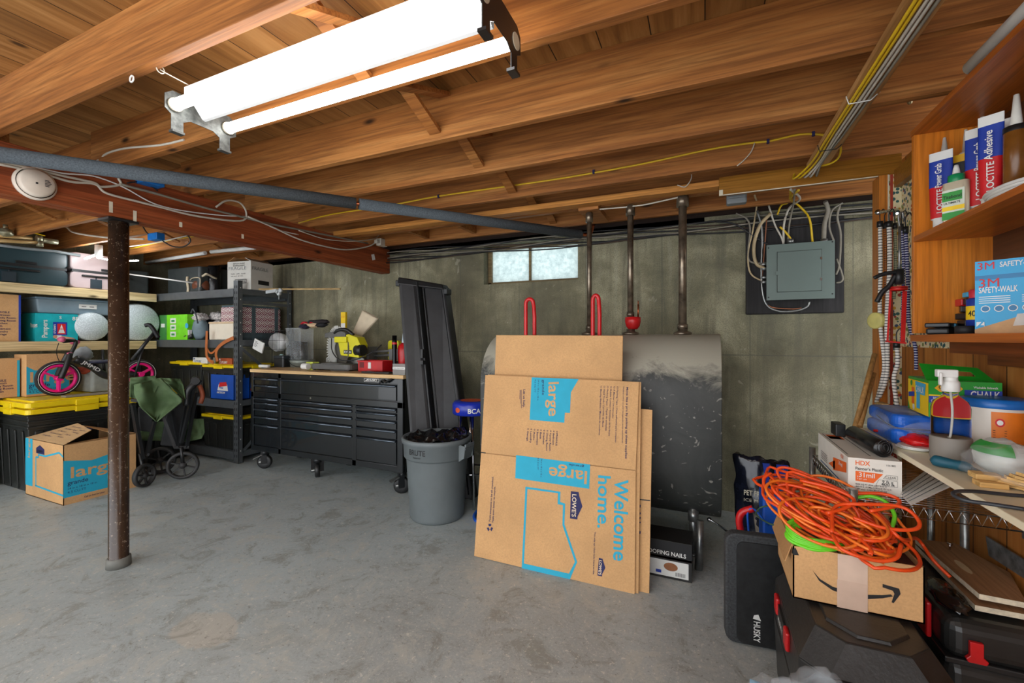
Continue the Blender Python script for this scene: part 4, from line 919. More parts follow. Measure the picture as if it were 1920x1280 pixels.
W_ = (P[1].x-P[0].x); H_ = (P[3].z-P[0].z); ep.location = ((P[0].x+P[1].x)/2, 3.49, P[0].z); ep.rotation_euler = (0, 0, 0)
MB().box(-W_/2+.01, 0, .01, W_/2-.01, .088, H_-.01).build('enclosure', EPM, ep)
mb = MB().box(-W_/2, -.006, 0, W_/2, .002, H_)
for x, z in ((-W_/2+.012, .02), (W_/2-.014, .03), (-W_/2+.012, H_-.02), (W_/2-.014, H_-.01)): mb.cyl((x, -.0065, z), (x, -.008, z), .005, 8, 1)
mb.build('cover', [EPM, INK], ep, bevel=.003)
sm_ = MB(); x0_, x1_, z0_, z1_ = -W_/2+.062, W_/2-.072, .052, H_-.052
for a in ((x0_, z0_, x1_, z0_+.003), (x0_, z1_-.003, x1_, z1_), (x0_, z0_, x0_+.003, z1_), (x1_-.003, z0_, x1_, z1_)): sm_.box(a[0], -.0075, a[1], a[2], -.006, a[3])
sm_.build('door_gap', M('door_gap_shadow_paint', (52, 60, 56), .6), ep)
dr = MB().box(-W_/2+.065, -.012, .055, W_/2-.075, -.004, H_-.055).build('door', EPM, ep, bevel=.002)
for z in (.12, .26): MB().box(W_/2-.082, -.016, z, W_/2-.072, -.010, z+.018).build('hinge', CHROME, dr)
MB().prism(rrect(.022, .026, .005), (-W_/2+.066, -.012, H_*.48), (1, 0, 0), (0, 0, 1), (0, -.004, 0)).build('latch', EPM, dr)
YB = 3.54
def wire(name, pts, r, mat, label, grp=None, y=YB, cat='cable'):
    P = [AY(px, py, (y if len(q) == 0 else q[0])) for px, py, *q in pts]
    return solo(name, MB().tube(spl(P, 5), r, 7), mat, label, cat, grp)
c3 = lambda x, y, *q: (1340+x/4, 320+y/4, *q)
G1 = 'cables entering the breaker panel'
CRM = M('cream_cable', (186, 166, 128), .5); GCB = M('old_grey_cable', (136, 130, 116), .6)
wire('cable', [c3(160, 320), c3(240, 360), c3(265, 440), c3(250, 640), c3(290, 690), c3(385, 690)], .006, GCB, 'grey cable curving into the top left side of the breaker panel', G1)
wire('cable', [c3(300, 185, 3.2), c3(315, 260), c3(285, 450), c3(250, 620), c3(270, 770), c3(375, 835)], .006, CRM, 'cream cable bowing furthest left before the lowest side connector of the panel', G1)
wire('cable', [c3(420, 320), c3(340, 410), c3(295, 560), c3(310, 690), c3(375, 735)], .012, CRM, 'thickest cream cable bending into the left side of the panel', G1)
wire('cable', [c3(405, 260), c3(450, 400), c3(500, 500), c3(515, 550)], .006, WIREW, 'white cable entering the top left of the panel from upper left', G1)
wire('cable', [c3(470, 330), c3(500, 260), c3(555, 235), c3(570, 140, 3.1)], .006, WIREY, 'short yellow cable looping left behind the header above the panel', G1)
wire('cable', [c3(490, 420), c3(540, 470), c3(585, 530)], .007, WIREY, 'yellow cable entering the panel top behind the white ones', G1)
wire('cable', [c3(570, 140, 2.95), c3(640, 210, 3.3), c3(560, 280), c3(520, 400), c3(516, 550)], .007, WIREW, 'bright white cable dropping from the header into the panel top', G1)
wire('cable', [c3(600, 140, 2.95), c3(590, 250, 3.4), c3(560, 400), c3(548, 540)], .006, GCB, 'pale grey cable dropping into the panel top beside the bright white one', G1)
wire('cable', [c3(630, 145, 2.95), c3(570, 210, 3.3), c3(640, 270), c3(710, 360), c3(735, 540)], .007, WIREY, 'yellow cable arching right into the top of the panel', G1)
wire('cable', [c3(830, 230, 3.5), c3(850, 300), c3(825, 400), c3(818, 530)], .014, GCB, 'thick grey armoured cable entering the top right of the panel', G1)
wire('cable', [c3(960, 240), c3(880, 300), c3(860, 420), c3(895, 530)], .006, GCB, 'grey cable looping down right of the thick armoured one', G1)
wire('cable', [c3(940, 260), c3(920, 350), c3(945, 480), c3(935, 700), c3(910, 780)], .007, GCB, 'grey cable running down the right side of the panel', G1)
wire('cable', [c3(915, 660), c3(960, 790), c3(950, 830), c3(910, 840)], .006, GCB, 'grey cable hooked into the lower right side of the panel', G1)
wire('cable', [c3(320, 300), c3(355, 460), c3(350, 800), c3(380, 990), c3(470, 1050), c3(600, 1050), c3(690, 1020), c3(712, 980)], .008, GRYM, 'flexible metal conduit curving under the breaker panel', G1)
wire('cable', [c3(390, 360), c3(370, 640), c3(355, 880), c3(400, 1010), c3(560, 1035), c3(650, 1030)], .004, M('copper_brown_wire', (150, 92, 60), .5), 'thin copper coloured wire following the metal conduit under the panel', G1)
wire('cable', [c3(0, 380), c3(150, 400), c3(290, 490), c3(400, 555)], .006, WIREK, 'dark cable running from the left into the top left corner of the panel', G1)
for i, (py, yy) in enumerate(((700, 'upper'), (735, 'second'), (800, 'third'), (835, 'lowest'))):
    p = AY(1340+372/4, 320+py/4, 3.54); solo('cable_connector', MB().cyl(p+V((-.02, 0, 0)), p+V((.02, 0, 0)), .012, 12), GRYM, yy+' metal cable connector on the left side of the breaker panel', 'connector', 'side connectors of the panel')
for i, px in enumerate((570, 820)):
    p = AY(1340+px/4, 320+535/4, 3.54); solo('cable_connector', MB().cyl(p+V((0, 0, -.01)), p+V((0, 0, .02)), .022, 14), GRYM, ['left', 'right'][i]+' round metal connector on top of the breaker panel', 'connector')
p = AY(1362, 378, 2.98); mb = MB().box(p.x, 2.95, 2.10, p.x+.11, 3.01, 2.14); solo('junction_box', mb.box(p.x, 2.95, 2.13, p.x+.11, 3.02, 2.20), GRY, 'grey junction box behind the left end of the brown header', 'junction box', bevel=.01)
# bundle of old cables along the top of the concrete wall
for i in range(9):
    z = 2.165-.012*i; yb = 3.585-.014*(i % 3); P = []
    for k in range(26):
        x = -3.0+k*.182
        P.append((x, yb-.01*math.sin(k*.9+i), z+(.014*math.sin(k*.7+i*1.3))-(.03 if -1.9 < x < -.95 else 0)*0))
    solo('wall_cable', MB().tube(spl(P, 3), .006, 6), [WIREK, GCB, WIREK, M('brown_cable', (70, 52, 40), .6)][i % 4], '%s old cable of the bundle along the top of the concrete wall' % ['topmost', 'second', 'third', 'fourth', 'fifth', 'sixth', 'seventh', 'eighth', 'lowest'][i], 'cable', 'cable bundle along the wall top')
# ================================================================ LEFT STORAGE SHELVES
OSB = wood('osb_deck', (150, 120, 74), (190, 158, 108), (214, 186, 138), 1, 2.0, knots=False)
ls = T('lumber_shelf', 'pale raw lumber shelf along the left wall, two decks high', 'shelf', (-6.0, 1.8, 0))
for z in (1.79, 1.255):
    MB().box(-5.768, .70, z-.089, -5.73, 2.895, z).build('front_rail', LUMB, ls, True, bevel=.003)
    MB().box(-6.345, .70, z-.028, -5.77, 2.895, z-.012).build('deck', OSB, ls, True)
for y in (.72, 2.80):
    MB().box(-6.345, y, 0, -6.26, y+.04, 1.79).build('post', LUMB, ls, True)
# steel rack
RK = M('dark_grey_rack_steel', (94, 99, 102), .4, .35, .1); RKI = M('rack_slots', (20, 22, 24), .7)
rk = T('steel_shelving_rack', 'dark grey slotted steel shelving rack in the back left corner', 'shelving', (-5.2, 3.24, 0))
RX0, RX1, RY0, RY1 = -6.2, -4.365, 2.93, 3.56
for x in (RX0, RX1):
    for y in (RY0, RY1):
        sx = -1 if x == RX1 else 1; sy = 1 if y == RY0 else -1; mb = MB()
        mb.box(x, y, 0, x+sx*.075, y+sy*.004, 1.88).box(x, y, 0, x+sx*.004, y+sy*.045, 1.88).box(x-.005*(1 if sx<0 else -1)*0, y, 0, x+sx*.075, y+sy*.06, .006)
        for k in range(30):
            z = .06+k*.06
            if y == RY0: mb.flat([(x+sx*.018, y-.0008, z), (x+sx*.03, y-.0008, z), (x+sx*.03, y-.0008, z+.028), (x+sx*.018, y-.0008, z+.028)], 1).flat([(x+sx*.048, y-.0008, z), (x+sx*.06, y-.0008, z), (x+sx*.06, y-.0008, z+.028), (x+sx*.048, y-.0008, z+.028)], 1)
            if x == RX1 and k % 2: mb.flat([(x+.0008, y+sy*.02, z), (x+.0008, y+sy*.028, z), (x+.0008, y+sy*.028, z+.012), (x+.0008, y+sy*.02, z+.012)], 2)
        mb.build('post', [RK, RKI, WHT], rk, True)
for z in (1.80, 1.27, .645, .12):
    MB().box(RX0+.05, RY0-.006, z-.085, RX1-.07, RY0+.03, z-.002).box(RX0+.05, RY1-.03, z-.085, RX1-.07, RY1, z-.002).box(RX1-.03, RY0+.04, z-.06, RX1-.005, RY1-.04, z-.004).build('beam', RK, rk, True, bevel=.002)
    MB().box(RX0+.01, RY0+.012, z-.012, RX1-.01, RY1-.012, z).build('shelf_panel', RK, rk, True)
for z0, z1 in ((.70, 1.18), (1.66, 1.66), (.10, .10), (.62, .10)):
    MB().bar((RX1-.006, RY0+.04, z1 if z0 != z1 else z0), (RX1-.006, RY1-.04, z0), .004, .03, up=(0, 0, 1)).build('brace', RK, rk, True)
mb = MB()
for z in (1.80, 1.27, .645): 
    for y in (RY0+.02,): mb.bar((RX1-.08, y, z-.08), (RX1-.16, y, z-.082), .01, .01)
# --- helper: item standing on a deck of the left wall shelf, facing +X
def onL(px0, px1, z, ytop, x=-5.78):
    a, b = AX(px0, 500, x), AX(px1, 500, x); c = AX((px0+px1)/2, ytop, x); return a.y, b.y, c.z
def suit(name, px0, px1, ytop, mt, lab, dep=.42, tg=True):
    y0, y1, z1 = onL(px0, px1, 1.79, ytop); H = z1-1.79; W = y1-y0; x = -5.76
    t = T(name, lab, 'suitcase', (x-dep/2, (y0+y1)/2, 1.79))
    MB().prism(rrect(W, H*.46, .045, 5, 0, H*.24), (dep/2, 0, 0), (0, 1, 0), (0, 0, 1), (-dep, 0, 0), smooth=True).build('lower_shell', mt, t, bevel=.012, seg=3)
    MB().prism(rrect(W, H*.50, .045, 5, 0, H*.74), (dep/2, 0, 0), (0, 1, 0), (0, 0, 1), (-dep, 0, 0), smooth=True).build('upper_shell', mt, t, bevel=.012, seg=3)
    mb = MB().box(dep/2-.02, -W/2+.01, H*.45, dep/2+.002, W/2-.01, H*.52); mb.build('zip_band', BLK, t)
    MB().box(dep/2, .0, H*.53, dep/2+.006, .14, H*.60).build('lock', BLKM, t, bevel=.002)
    MB().tube(spl([(dep/2, -.14, H*.36), (dep/2+.015, -.13, H*.36), (dep/2+.015, .13, H*.36), (dep/2, .14, H*.36)]), .010, 8).build('carry_handle', mt if False else BLK, t)
    if tg: MB().box(dep/2+.008, -.09, -.045*0+.01, dep/2+.018, -.0, H*.28).box(dep/2+.01, -.05, H*.26, dep/2+.014, -.04, H*.36).build('luggage_tag', M('dark_teal_tag', (36, 50, 58), .5), t)
    return t
suit('suitcase', -90, 126, 458, M('dark_teal_shell', (38, 60, 66), .35, var=.06, sc_=4), 'dark teal hard suitcase lying on the top deck at the left edge')
t = suit('suitcase', 130, 240, 478, M('pale_pink_shell', (196, 176, 176), .35, var=.05, sc_=4), 'pale pink hard suitcase lying on the top deck beside the teal one')
y0, y1, z1 = onL(246, 285, 1.79, 490); 
solo('storage_tub', MB().prism(rrect(.30, .27, .03), (-6.02, 2.76, 1.79), (1, 0, 0), (0, 1, 0), (0, 0, .26)), M('dark_grey_tub', (62, 68, 68), .5), 'dark grey tub on the top deck just right of the column', 'tub', bevel=.01)
p = AY(340, 500, 3.05); solo('storage_tub', MB().prism(rrect(.62, .40, .03), (-5.50, 3.24, 1.80), (1, 0, 0), (0, 1, 0), (0, 0, .30)), MATS['dark_grey_tub'], 'long dark grey tub on top of the steel rack', 'tub', bevel=.01)
a_ = AX(243, 514, -5.75); mb = MB().tube([a_, AY(362, 530, 2.97)], .008, 8); solo('white_rod', mb, WHT, 'thin white rod lying across the front of the dark grey tubs', 'rod')
# lower deck
def carton(name, lab, x0, y0, z0, x1, y1, z1, mt=CARD, cat='box', group=None, pr=None, extra=(), rz=0, bev=.003):
    sx, sy, sz = x1-x0, y1-y0, z1-z0; mb = MB().box(-sx/2, -sy/2, 0, sx/2, sy/2, sz); Fd = faces(mb, sx, sy, sz)
    if pr: pr(Fd)
    o = mb.build(name, [mt]+list(extra)); o.location = ((x0+x1)/2, (y0+y1)/2, z0); o.rotation_euler = (0, 0, rz)
    return tag(o, lab, cat, group)
def house(f, s=1, m=1):
    f.poly([(.04, .22), (.04, .86), (.3, .80), (.75, .96), (.75, .84), (.96, .80), (.96, .22)], m)
def pr_list(Fd):
    f = Fd['r']; f.rect(.955, 0, 1, 1, 2)
    for i, s in enumerate(['FRAGILE', 'Bedroom', 'Family Room', 'Dining Room', 'Kitchen', 'Bath', 'Basement', 'Laundry', 'Garage']): f.text(s, .50, .60-i*.058, .024, 1, .01)
y0, y1, z1 = onL(-60, 39, 1.255, 550); carton('moving_box', 'brown moving box with a room checklist at the left edge of the lower deck', -6.2, y0, 1.255, -5.78, y1, z1, pr=pr_list, extra=(NAVY, BLUI), cat='box')
def pr_pam(Fd):
    f = Fd['r']; f.text('Pampers', .27, .14, .055, 1, .03, .17, rot=PI/2); f.rect(.40, .22, .74, .70, 2); f.rect(.50, .26, .70, .64, 3, 1); f.text('cruisers', .46, .28, .028, 4, .02, .09, rot=PI/2, l=2); f.poly([(.52, .3), (.6, .62), (.68, .3)], 1, 2); f.text('360', .54, .42, .03, 3, .02, .035, l=3)
    f.text('S', .55, .82, .04, 1, .02); f.text('88', .86, .78, .05, 1, .02); f.rect(.45, .10, .60, .22, 1, 1); f.poly([(.6, .2), (.92, .12), (.9, .06), (.6, .12)], 5, 1); f.disc(.45, .17, .016, 5, 2)
    Fd['f'].text('Pampers', .75, .5, .06, 1, .03, .14)
y0, y1, z1 = onL(66, 146, 1.255, 588, -5.79)
carton('nappy_box', 'turquoise diaper box with a red badge on the lower deck', -6.16, y0, 1.255, -5.79, y1, z1, M('turquoise_card', (20, 172, 182), .45), pr=pr_pam, extra=(WHT, BLUI, REDI, WHT, M('skin_tone_ink', (206, 150, 120), .5)))
y0, y1, z1 = onL(68, 220, 1.255, 560, -5.80); zb = onL(68, 146, 1.255, 588, -5.79)[2]+.004
cb2 = T('clear_storage_bin', 'large clear lidded storage bin on top of the turquoise diaper box', 'bin', (-6.0, (y0+y1)/2, zb))
W = (y1-y0)/2; TRN = M('blue_grey_translucent', (136, 156, 168), .2, var=.12, sc_=5)
zt = z1-zb
MB().hexa([(-.18, -W*.92, 0), (.17, -W*.92, 0), (.17, W*.92, 0), (-.18, W*.92, 0), (-.2, -W, zt-.02), (.2, -W, zt-.02), (.2, W, zt-.02), (-.2, W, zt-.02)]).build('bin_body', TRN, cb2, bevel=.012)
MB().box(-.21, -W-.01, zt-.022, .21, W+.01, zt).build('lid', M('blue_grey_lid', (112, 134, 150), .25), cb2, bevel=.008)
mb = MB().box(.188, W*.0, zt*.38, .193, W*.45, zt*.72); f = Face(mb, (.1932, W*.02, zt*.40), (0, W*.4, 0), (0, 0, zt*.3)); f.rect(.1, .3, .4, .45, 1); f.rect(.6, .3, .9, .45, 1); mb.build('paper_label', [WHT, INK], cb2)
BUB = m_bubble()
def roll(name, px, py, r, L, x, lab, zb):
    p = AX(px, py, x); mb = MB().lathe([(0, 0), (r*.2, 0), (r*.9, .004), (r, .02), (r*1.0, L-.02), (r*.92, L), (0, L)], (x-L, p.y, zb+r), (1, 0, 0), 40)
    return solo(name, mb, BUB, lab, 'bubble wrap', 'bubble wrap rolls')
roll('bubble_wrap_roll', 174, 610, .145, .5, -5.78, 'bubble wrap roll end left of the column on the lower deck', 1.262)
roll('bubble_wrap_roll', 262, 600, .205, .5, -5.77, 'largest bubble wrap roll, right of the column on the lower deck', 1.262)
# totes on the floor
TOTE = M('black_tote_plastic', (40, 42, 40), .32, var=.15, sc_=5)
def tote(lab, x0, y0, z0, x1, y1, z1, rims=1, lids=1, grp='black totes with yellow lids', lidk=.035):
    cx, cy = (x0+x1)/2, (y0+y1)/2; t = T('storage_tote', lab, 'tote', (cx, cy, z0), group=grp); w, l, h = (x1-x0)/2, (y1-y0)/2, z1-z0
    zt = h-lids*lidk; k = .86; mb = MB()
    mb.hexa([(-w*k, -l*.92, 0), (w*k, -l*.92, 0), (w*k, l*.92, 0), (-w*k, l*.92, 0), (-w*.95, -l*.97, zt), (w*.95, -l*.97, zt), (w*.95, l*.97, zt), (-w*.95, l*.97, zt)])
    for i in range(rims): zz = zt-.03-i*.045; mb.box(-w*.985, -l*.99, zz, w*.985, l*.99, zz+.022)
    n = 7
    for i in range(n):
        yy = -l*.8+i*l*1.6/(n-1); mb.bar((w*k+.004, yy, .01), (w*.95+.004, yy, zt-.06-.04*(rims-1)), .05, .012, up=(1, 0, 0))
    for i in range(4):
        xx = -w*.65+i*w*1.3/3; mb.bar((xx, -l*.92-.004, .01), (xx, -l*.97-.004, zt-.06-.04*(rims-1)), .05, .012, up=(0, 1, 0))
    mb.build('tote_body', TOTE, t, bevel=.006)
    for i in range(lids):
        zz = zt+i*lidk; lm = MB().prism(rrect(2*w+.01, 2*l+.01, .04), (0, 0, zz), (1, 0, 0), (0, 1, 0), (0, 0, lidk*.75)).prism(rrect(2*w-.08, 2*l-.08, .03), (0, 0, zz+lidk*.7), (1, 0, 0), (0, 1, 0), (0, 0, lidk*.3))
        for s in (-1, 1): lm.box(-.07, s*l-.015, zz-.012, .07, s*l+.015, zz+lidk*.6).box(s*w-.012, -.08, zz-.012, s*w+.014, .08, zz+lidk*.6)
        lm.build('lid', YEL, t, bevel=.004)
    return t
TL = .765
tote('large black tote with stacked yellow lids on the floor under the pink wheeled bike', -5.74, 1.645, 0, -5.09, 2.41, TL-.005, 3, 2, lidk=.055)
tote('black tote with yellow lid on the floor behind the folded wagon', -5.74, 2.43, 0, -5.12, 2.90, TL-.03, 2, 1)
tote('black tote with yellow lid at the extreme left edge of the floor', -6.2, .82, 0, -5.56, 1.62, TL-.005, 1, 1)
solo('grey_strip', MB().box(-5.22, 1.9, TL-.002, -5.13, 2.35, TL+.012), M('warm_grey_plastic', (140, 132, 118), .5), 'flat grey plastic strip lying on the yellow lids behind the column', 'strip')
def pr_large(Fd):
    f = Fd['r']; f.poly([(.0, .05), (.0, .72), (.18, .62), (.62, .62), (.78, .72), (.98, .66), (.98, .05)], 1)
    f.text('large', .08, .34, .13, 0, .03, .30); f.text('grande', .05, .22, .05, 2, .01); f.text('24 in x 18 in x 18 in', .05, .14, .026, 2); f.text('4.5 CU FT', .05, .08, .03, 2)
y0, y1, z1 = onL(38, 150, TL, 664, -5.62)
carton('moving_box', 'brown moving box printed large on the yellow lids behind the bike', -5.74, y0, TL, -5.50, y1-.12, AX(90, 664, -5.5).z, pr=pr_large, extra=(CYAN, NAVY))
carton('moving_box', 'brown moving box with a checklist at the left edge on the yellow lids', -5.76, 1.30, TL, -5.59, AX(37, 700, -5.59).y, AX(20, 672, -5.59).z, pr=lambda Fd: [Fd['r'].text(s, .62, .42-i*.07, .026, 2, .01) for i, s in enumerate(['FRAGILE', 'Bedroom', 'Family Room', 'Dining Room', 'Kitchen', 'Bath'])]+[Fd['r'].rect(.965, 0, 1, .95, 1)], extra=(CYAN, NAVY))
# pink-wheeled balance bike on the lids
bk = T('balance_bike', 'childs black balance bike with bright pink wheels parked on the yellow tote lids', 'bike', (-5.33, 2.2, TL))
PINK = M('hot_pink', (238, 24, 130), .4, var=.04); PK2 = M('dusty_pink', (206, 96, 130), .5)
bx = -5.33; w1 = V((bx, AX(110, 710, bx).y, TL+.158)); w2 = V((bx, AX(263, 710, bx).y, TL+.12+.03)); 
def wheel(c, r, spokes):
    tr = MB().tube([c+V((0, r*math.cos(a), r*math.sin(a))) for a in [i*PI/20 for i in range(40)]], .0, 8, closed=True) if False else MB()
    tr.tube([c+V((0, (r-.018)*math.cos(a), (r-.018)*math.sin(a))) for a in [i*PI/20 for i in range(40)]], .018, 10, closed=True)
    o = tr.build('tyre', M('tyre_rubber', (34, 34, 36), .8), bk, True)
    m2 = MB().tube([c+V((0, (r-.042)*math.cos(a), (r-.042)*math.sin(a))) for a in [i*PI/20 for i in range(40)]], .015, 8, closed=True)
    for k in range(spokes):
        a = k*2*PI/spokes+.5; m2.bar(c, c+V((0, (r-.045)*math.cos(a), (r-.045)*math.sin(a))), .012, .052, up=(1, 0, 0))
    m2.cyl(c+V((-.035, 0, 0)), c+V((.035, 0, 0)), .024, 16)
    m2.build('wheel_rim', PINK, bk, True); MB().tube([c+V((.017, (r-.02)*math.cos(a), (r-.02)*math.sin(a))) for a in [i*PI/20 for i in range(40)]], .002, 5, closed=True).build('tyre_stripe', WHT, bk, True)
wheel(w1, .158, 3); wheel(w2, .15, 3)
X = lambda px, py, dx=0: AX(px, py, bx+dx)
top = X(130, 662)
fm = MB()
for s in (-.04, .04): fm.tube(spl([w1+V((s, 0, 0)), w1.lerp(top, .5)+V((s, 0, 0)), top+V((s*.5, 0, 0))]), [.018]*5+[.02]*5+[.022]*3 if False else .022, 8)
fm.build('fork', BLK, bk, True, bevel=0)
MB().tube(spl([top+V((0, 0, -.03)), X(142, 640), X(118, 640)]), .016, 10).tube([X(142, 640, -.17), X(138, 638, 0), X(118, 637, .17)], .013, 10).build('handlebar', BLK, bk, True)
for s, (px, py) in ((.17, (112, 636)), (-.17, (146, 641))):
    c = X(px, py, s); MB().tube([c, c+V((.06 if s > 0 else -.06, -.01, 0))], .019, 10).blob(c+V((.07 if s > 0 else -.07, -.01, 0)), (.024,)*3, 0, nu=10, nv=8).build('grip', PK2, bk, True)
MB().blob(X(131, 663, .02), (.02, .022, .016), 0, nu=12, nv=8).build('bell', PK2, bk, True)
fb = MB(); A = X(140, 672); B = X(203, 705); fb.tube(spl([A, A.lerp(B, .5)+V((0, 0, .01)), B, w2+V((0, -.04, .0))]), .034, 12)
d = (B-A).normalized(); u = V((1, 0, 0)).cross(d); fb.text('JMMD', A+d*.05+V((.0355, 0, 0))-u*.014, d, u, .045, .16, .02, 1)
fb.build('frame', [M('matte_black_frame', (36, 38, 40), .4), WHT], bk, True)
MB().tube([X(196, 700), X(192, 655)], .012, 8).build('seat_post', BLK, bk, True); MB().blob(X(190, 678, 0), (.06, .12, .02), .0).build('saddle', M('navy_saddle', (40, 44, 66), .5), bk, True)
MB().tube(spl([X(110, 643, .1), X(106, 660, .05), X(112, 678, .02), X(122, 680, 0)]), .003, 6).build('brake_cable', WIREK, bk, True)
solo('cloth_bag', MB().blob(X(155, 665, -.10), (.05, .07, .075), .25, 2, 5), M('grey_fabric', (150, 156, 158), .8), 'small grey cloth bag hanging on the bike handlebar', 'bag')
solo('red_strap_bundle', MB().blob(X(150, 695, -.13), (.05, .10, .03), .4, 3, 9), M('orange_red_fabric', (206, 92, 66), .7), 'orange strap bundle behind the bike fork', 'strap')
solo('pink_cloth', MB().blob(X(112, 682, -.08), (.03, .05, .02), .1), M('pale_pink_cloth', (216, 160, 160), .7), 'pale pink cloth scrap beside the bike head tube', 'cloth')
solo('concrete_grey_tub', MB().prism(rrect(.34, .30, .03), (-5.56, 2.33, TL), (1, 0, 0), (0, 1, 0), (0, 0, .30)), M('pale_grey_tub', (160, 166, 160), .5), 'pale grey tub standing behind the bike saddle', 'tub', bevel=.01)
# big moving box on the floor
mbx = T('moving_box', 'open topped brown moving box printed large in cyan on the floor beside the column', 'box', (-4.81, 1.885, 0))
mb = MB().box(-.315, -.235, 0, .305, .235, .005); sx, sy, sz, th = .315, .235, .465, .005
mb.box(-sx, -sy, 0, sx, -sy+th, sz).box(-sx, sy-th, 0, sx, sy, sz).box(-sx, -sy, 0, -sx+th, sy, sz).box(sx-th, -sy, 0, sx, sy, sz)
Fd = faces(mb, 2*sx, 2*sy, sz); f = Fd['r']
f.poly([(.0, .12), (.0, .74), (.36, .66), (.70, .73), (.70, .66), (.84, .66), (.84, .12)], 1); f.text('large', .09, .43, .12, 0, .035, .30); f.text('grande', .05, .32, .045, 2, .01); f.text('24 in x 18 in x 18 in', .05, .245, .022, 2); f.text('4.5 CU FT', .05, .18, .026, 2)
f.poly([(.66, .89), (.70, .93), (.82, .93), (.86, .90), (.84, .89), (.80, .90), (.72, .90), (.68, .87)], 3, 1); f.text('Call us first for your', .26, .045, .020, 2, .01, .13); f.rect(.72, .05, .78, .10, 2)
f = Fd['f']; f.rect(0, .17, .20, 1, 1); f.text('large', .13, .66, .05, 0, .02, .16, rot=PI/2)
f.poly([(.30, .77), (.30, .86), (.40, .92), (.52, .86), (.52, .77)], 2); f.text("LOWE'S", .32, .79, .03, 3, .02, .10, l=2)
f.line([(.29, .20), (.29, .70), (.36, .70), (.36, .75), (.55, .75), (.90, .86), (1.0, .80)], .014, 1); f.line([(.27, .20), (1.0, .165)], .014, 1)
mb.build('box_body', [CARD, CYAN, NAVY, INK], mbx)
fl1 = MB(); P = [V((-sx, -sy, sz)), V((sx, -sy, sz)), V((sx-.12, -.02, sz+.065)), V((-sx+.16, .03, sz+.085))]
fl1.hexa([p-V((0, 0, .004)) for p in P]+P); U = (P[1]-P[0]); W = (P[3]-P[0]); n = U.cross(W).normalized()*.001
for i in range(5):
    fl1.text(['Move like a pro by picking up', 'Packing Tape', 'A Marker', 'Bubble Cushion', 'Packing Paper'][i], P[0]+U*.12+W*(.78-i*.14)+n, U+V((0, 0, 0)), W, .024, .15+.05*(i % 2), 0, 1)
    fl1.text(['Packing', 'Hand Truck', 'Moving', 'Tape', 'Marker'][i], P[0]+U*.45+W*(.82-i*.14)+n, U, W, .022, .10, 0, 1)
fl1.build('flap', [m_card('cardboard_pale', (214, 178, 132)), NAVY], mbx)
P = [V((-sx+.02, sy, sz)), V((sx, sy, sz)), V((sx-.02, .06, sz+.04)), V((-sx+.1, .06, sz+.06))]
MB().hexa([p-V((0, 0, .004)) for p in P]+P).build('flap', CARDD, mbx)
P = [V((sx, -sy, sz)), V((sx, sy, sz)), V((sx-.16, sy-.05, sz-.02)), V((sx-.16, -sy+.1, sz-.02))]
MB().hexa([p-V((0, 0, .004)) for p in P]+P).build('flap', CARDD, mbx)
# ================================================================ ON THE STEEL RACK
def onR(px0, px1, ytop, y=2.97):
    return AY(px0, 500, y).x, AY(px1, 500, y).x, AY((px0+px1)/2, ytop, y).z
def pr_frag(Fd):
    f = Fd['f']; f.text('FRAGILE', .06, .70, .05, 1, .0, .24); f.text('KENTUCKY STRAIGHT', .25, .90, .018, 2, .02, .16); f.text('BOURBON WHISKEY', .25, .83, .018, 2, .02, .16)
    f.text('750ML   6 BTL   GLASS', .15, .54, .018, 2, 0, .20); f.text('45% ALC  BY VOL', .15, .46, .018, 2, 0, .17); f.rect(.32, .22, .82, .37, 2); f.rect(.34, .24, .80, .35, 0, 1)
    for k in range(14): f.rect(.35+k*.032, .25, .362+k*.032, .34, 2, 2)
    f = Fd['l']; f.text('OLD FORESTER', .2, .5, .022, 2, .02, .10)
x0, x1, z1 = onR(444, 490, 485, 3.05)
WC = M('white_card', (216, 214, 206), .6, var=.04)
fbx = T('white_liquor_carton', 'white carton handwritten FRAGILE with open flaps on top of the steel rack', 'box', (-4.52, 3.17, 1.80), rz=.12)
mb = MB().box(-.16, -.14, 0, .16, .14, .30); Fd = faces(mb, .32, .28, .30); pr_frag(Fd); f = Fd['r']
f.text('FRAGILE', .06, .70, .05, 1, .0, .20); f.rect(.32, .2, .82, .35, 2); mb.build('box_body', [WC, GRY, INK], fbx)
MB().bar((-.16, 0, .30), (-.07, 0, .345), .28, .004).build('flap', CARDD, fbx); MB().bar((.155, 0, .30), (.08, 0, .335), .28, .004).build('flap', WC, fbx)
p = AY(404, 540, 3.2); solo('black_film_roll', MB().lathe([(0, 0), (.065, 0), (.07, .02), (.07, .30), (.06, .32), (0, .32)], (p.x-.02, 3.2, 1.80)), MATS['black_film'], 'upright roll wrapped in shiny black film beside the white carton', 'roll')
p = AY(376, 540, 3.1); bs_ = T('leather_basket', 'brown leather bag with cream cloth on top of the rack', 'bag', (p.x, 3.12, 1.80))
MB().blob((0, 0, .085), (.11, .09, .09), .1, 1.5, 3, flat=-.085).build('bag_body', M('brown_leather', (120, 66, 40), .5), bs_)
MB().tube(spl([(-.09, -.08, .15), (.0, -.1, .165), (.09, -.08, .16), (.1, -.085, .06)]), .006, 6).build('cream_cord', M('cream_cloth', (206, 192, 164), .8), bs_)
MB().sheet(lambda a, q: (-.14+.3*a, -.06+.12*q+.01*math.sin(a*9), .19+.02*math.sin(a*8+q*3)), 14, 6, .02).sheet(lambda a, q: (-.13+.03*a+.01*math.sin(q*6), -.09, .19*q), 4, 8, .015).build('cloth', M('cream_cloth', (206, 192, 164), .8), bs_)
mb = MB(); a, b = AY(530, 547, 3.1), AY(638, 547.5, 3.25); a.z = b.z = 1.775; mb.tube([V((a.x-.3, 3.06, a.z+.02)), b], .009, 8)
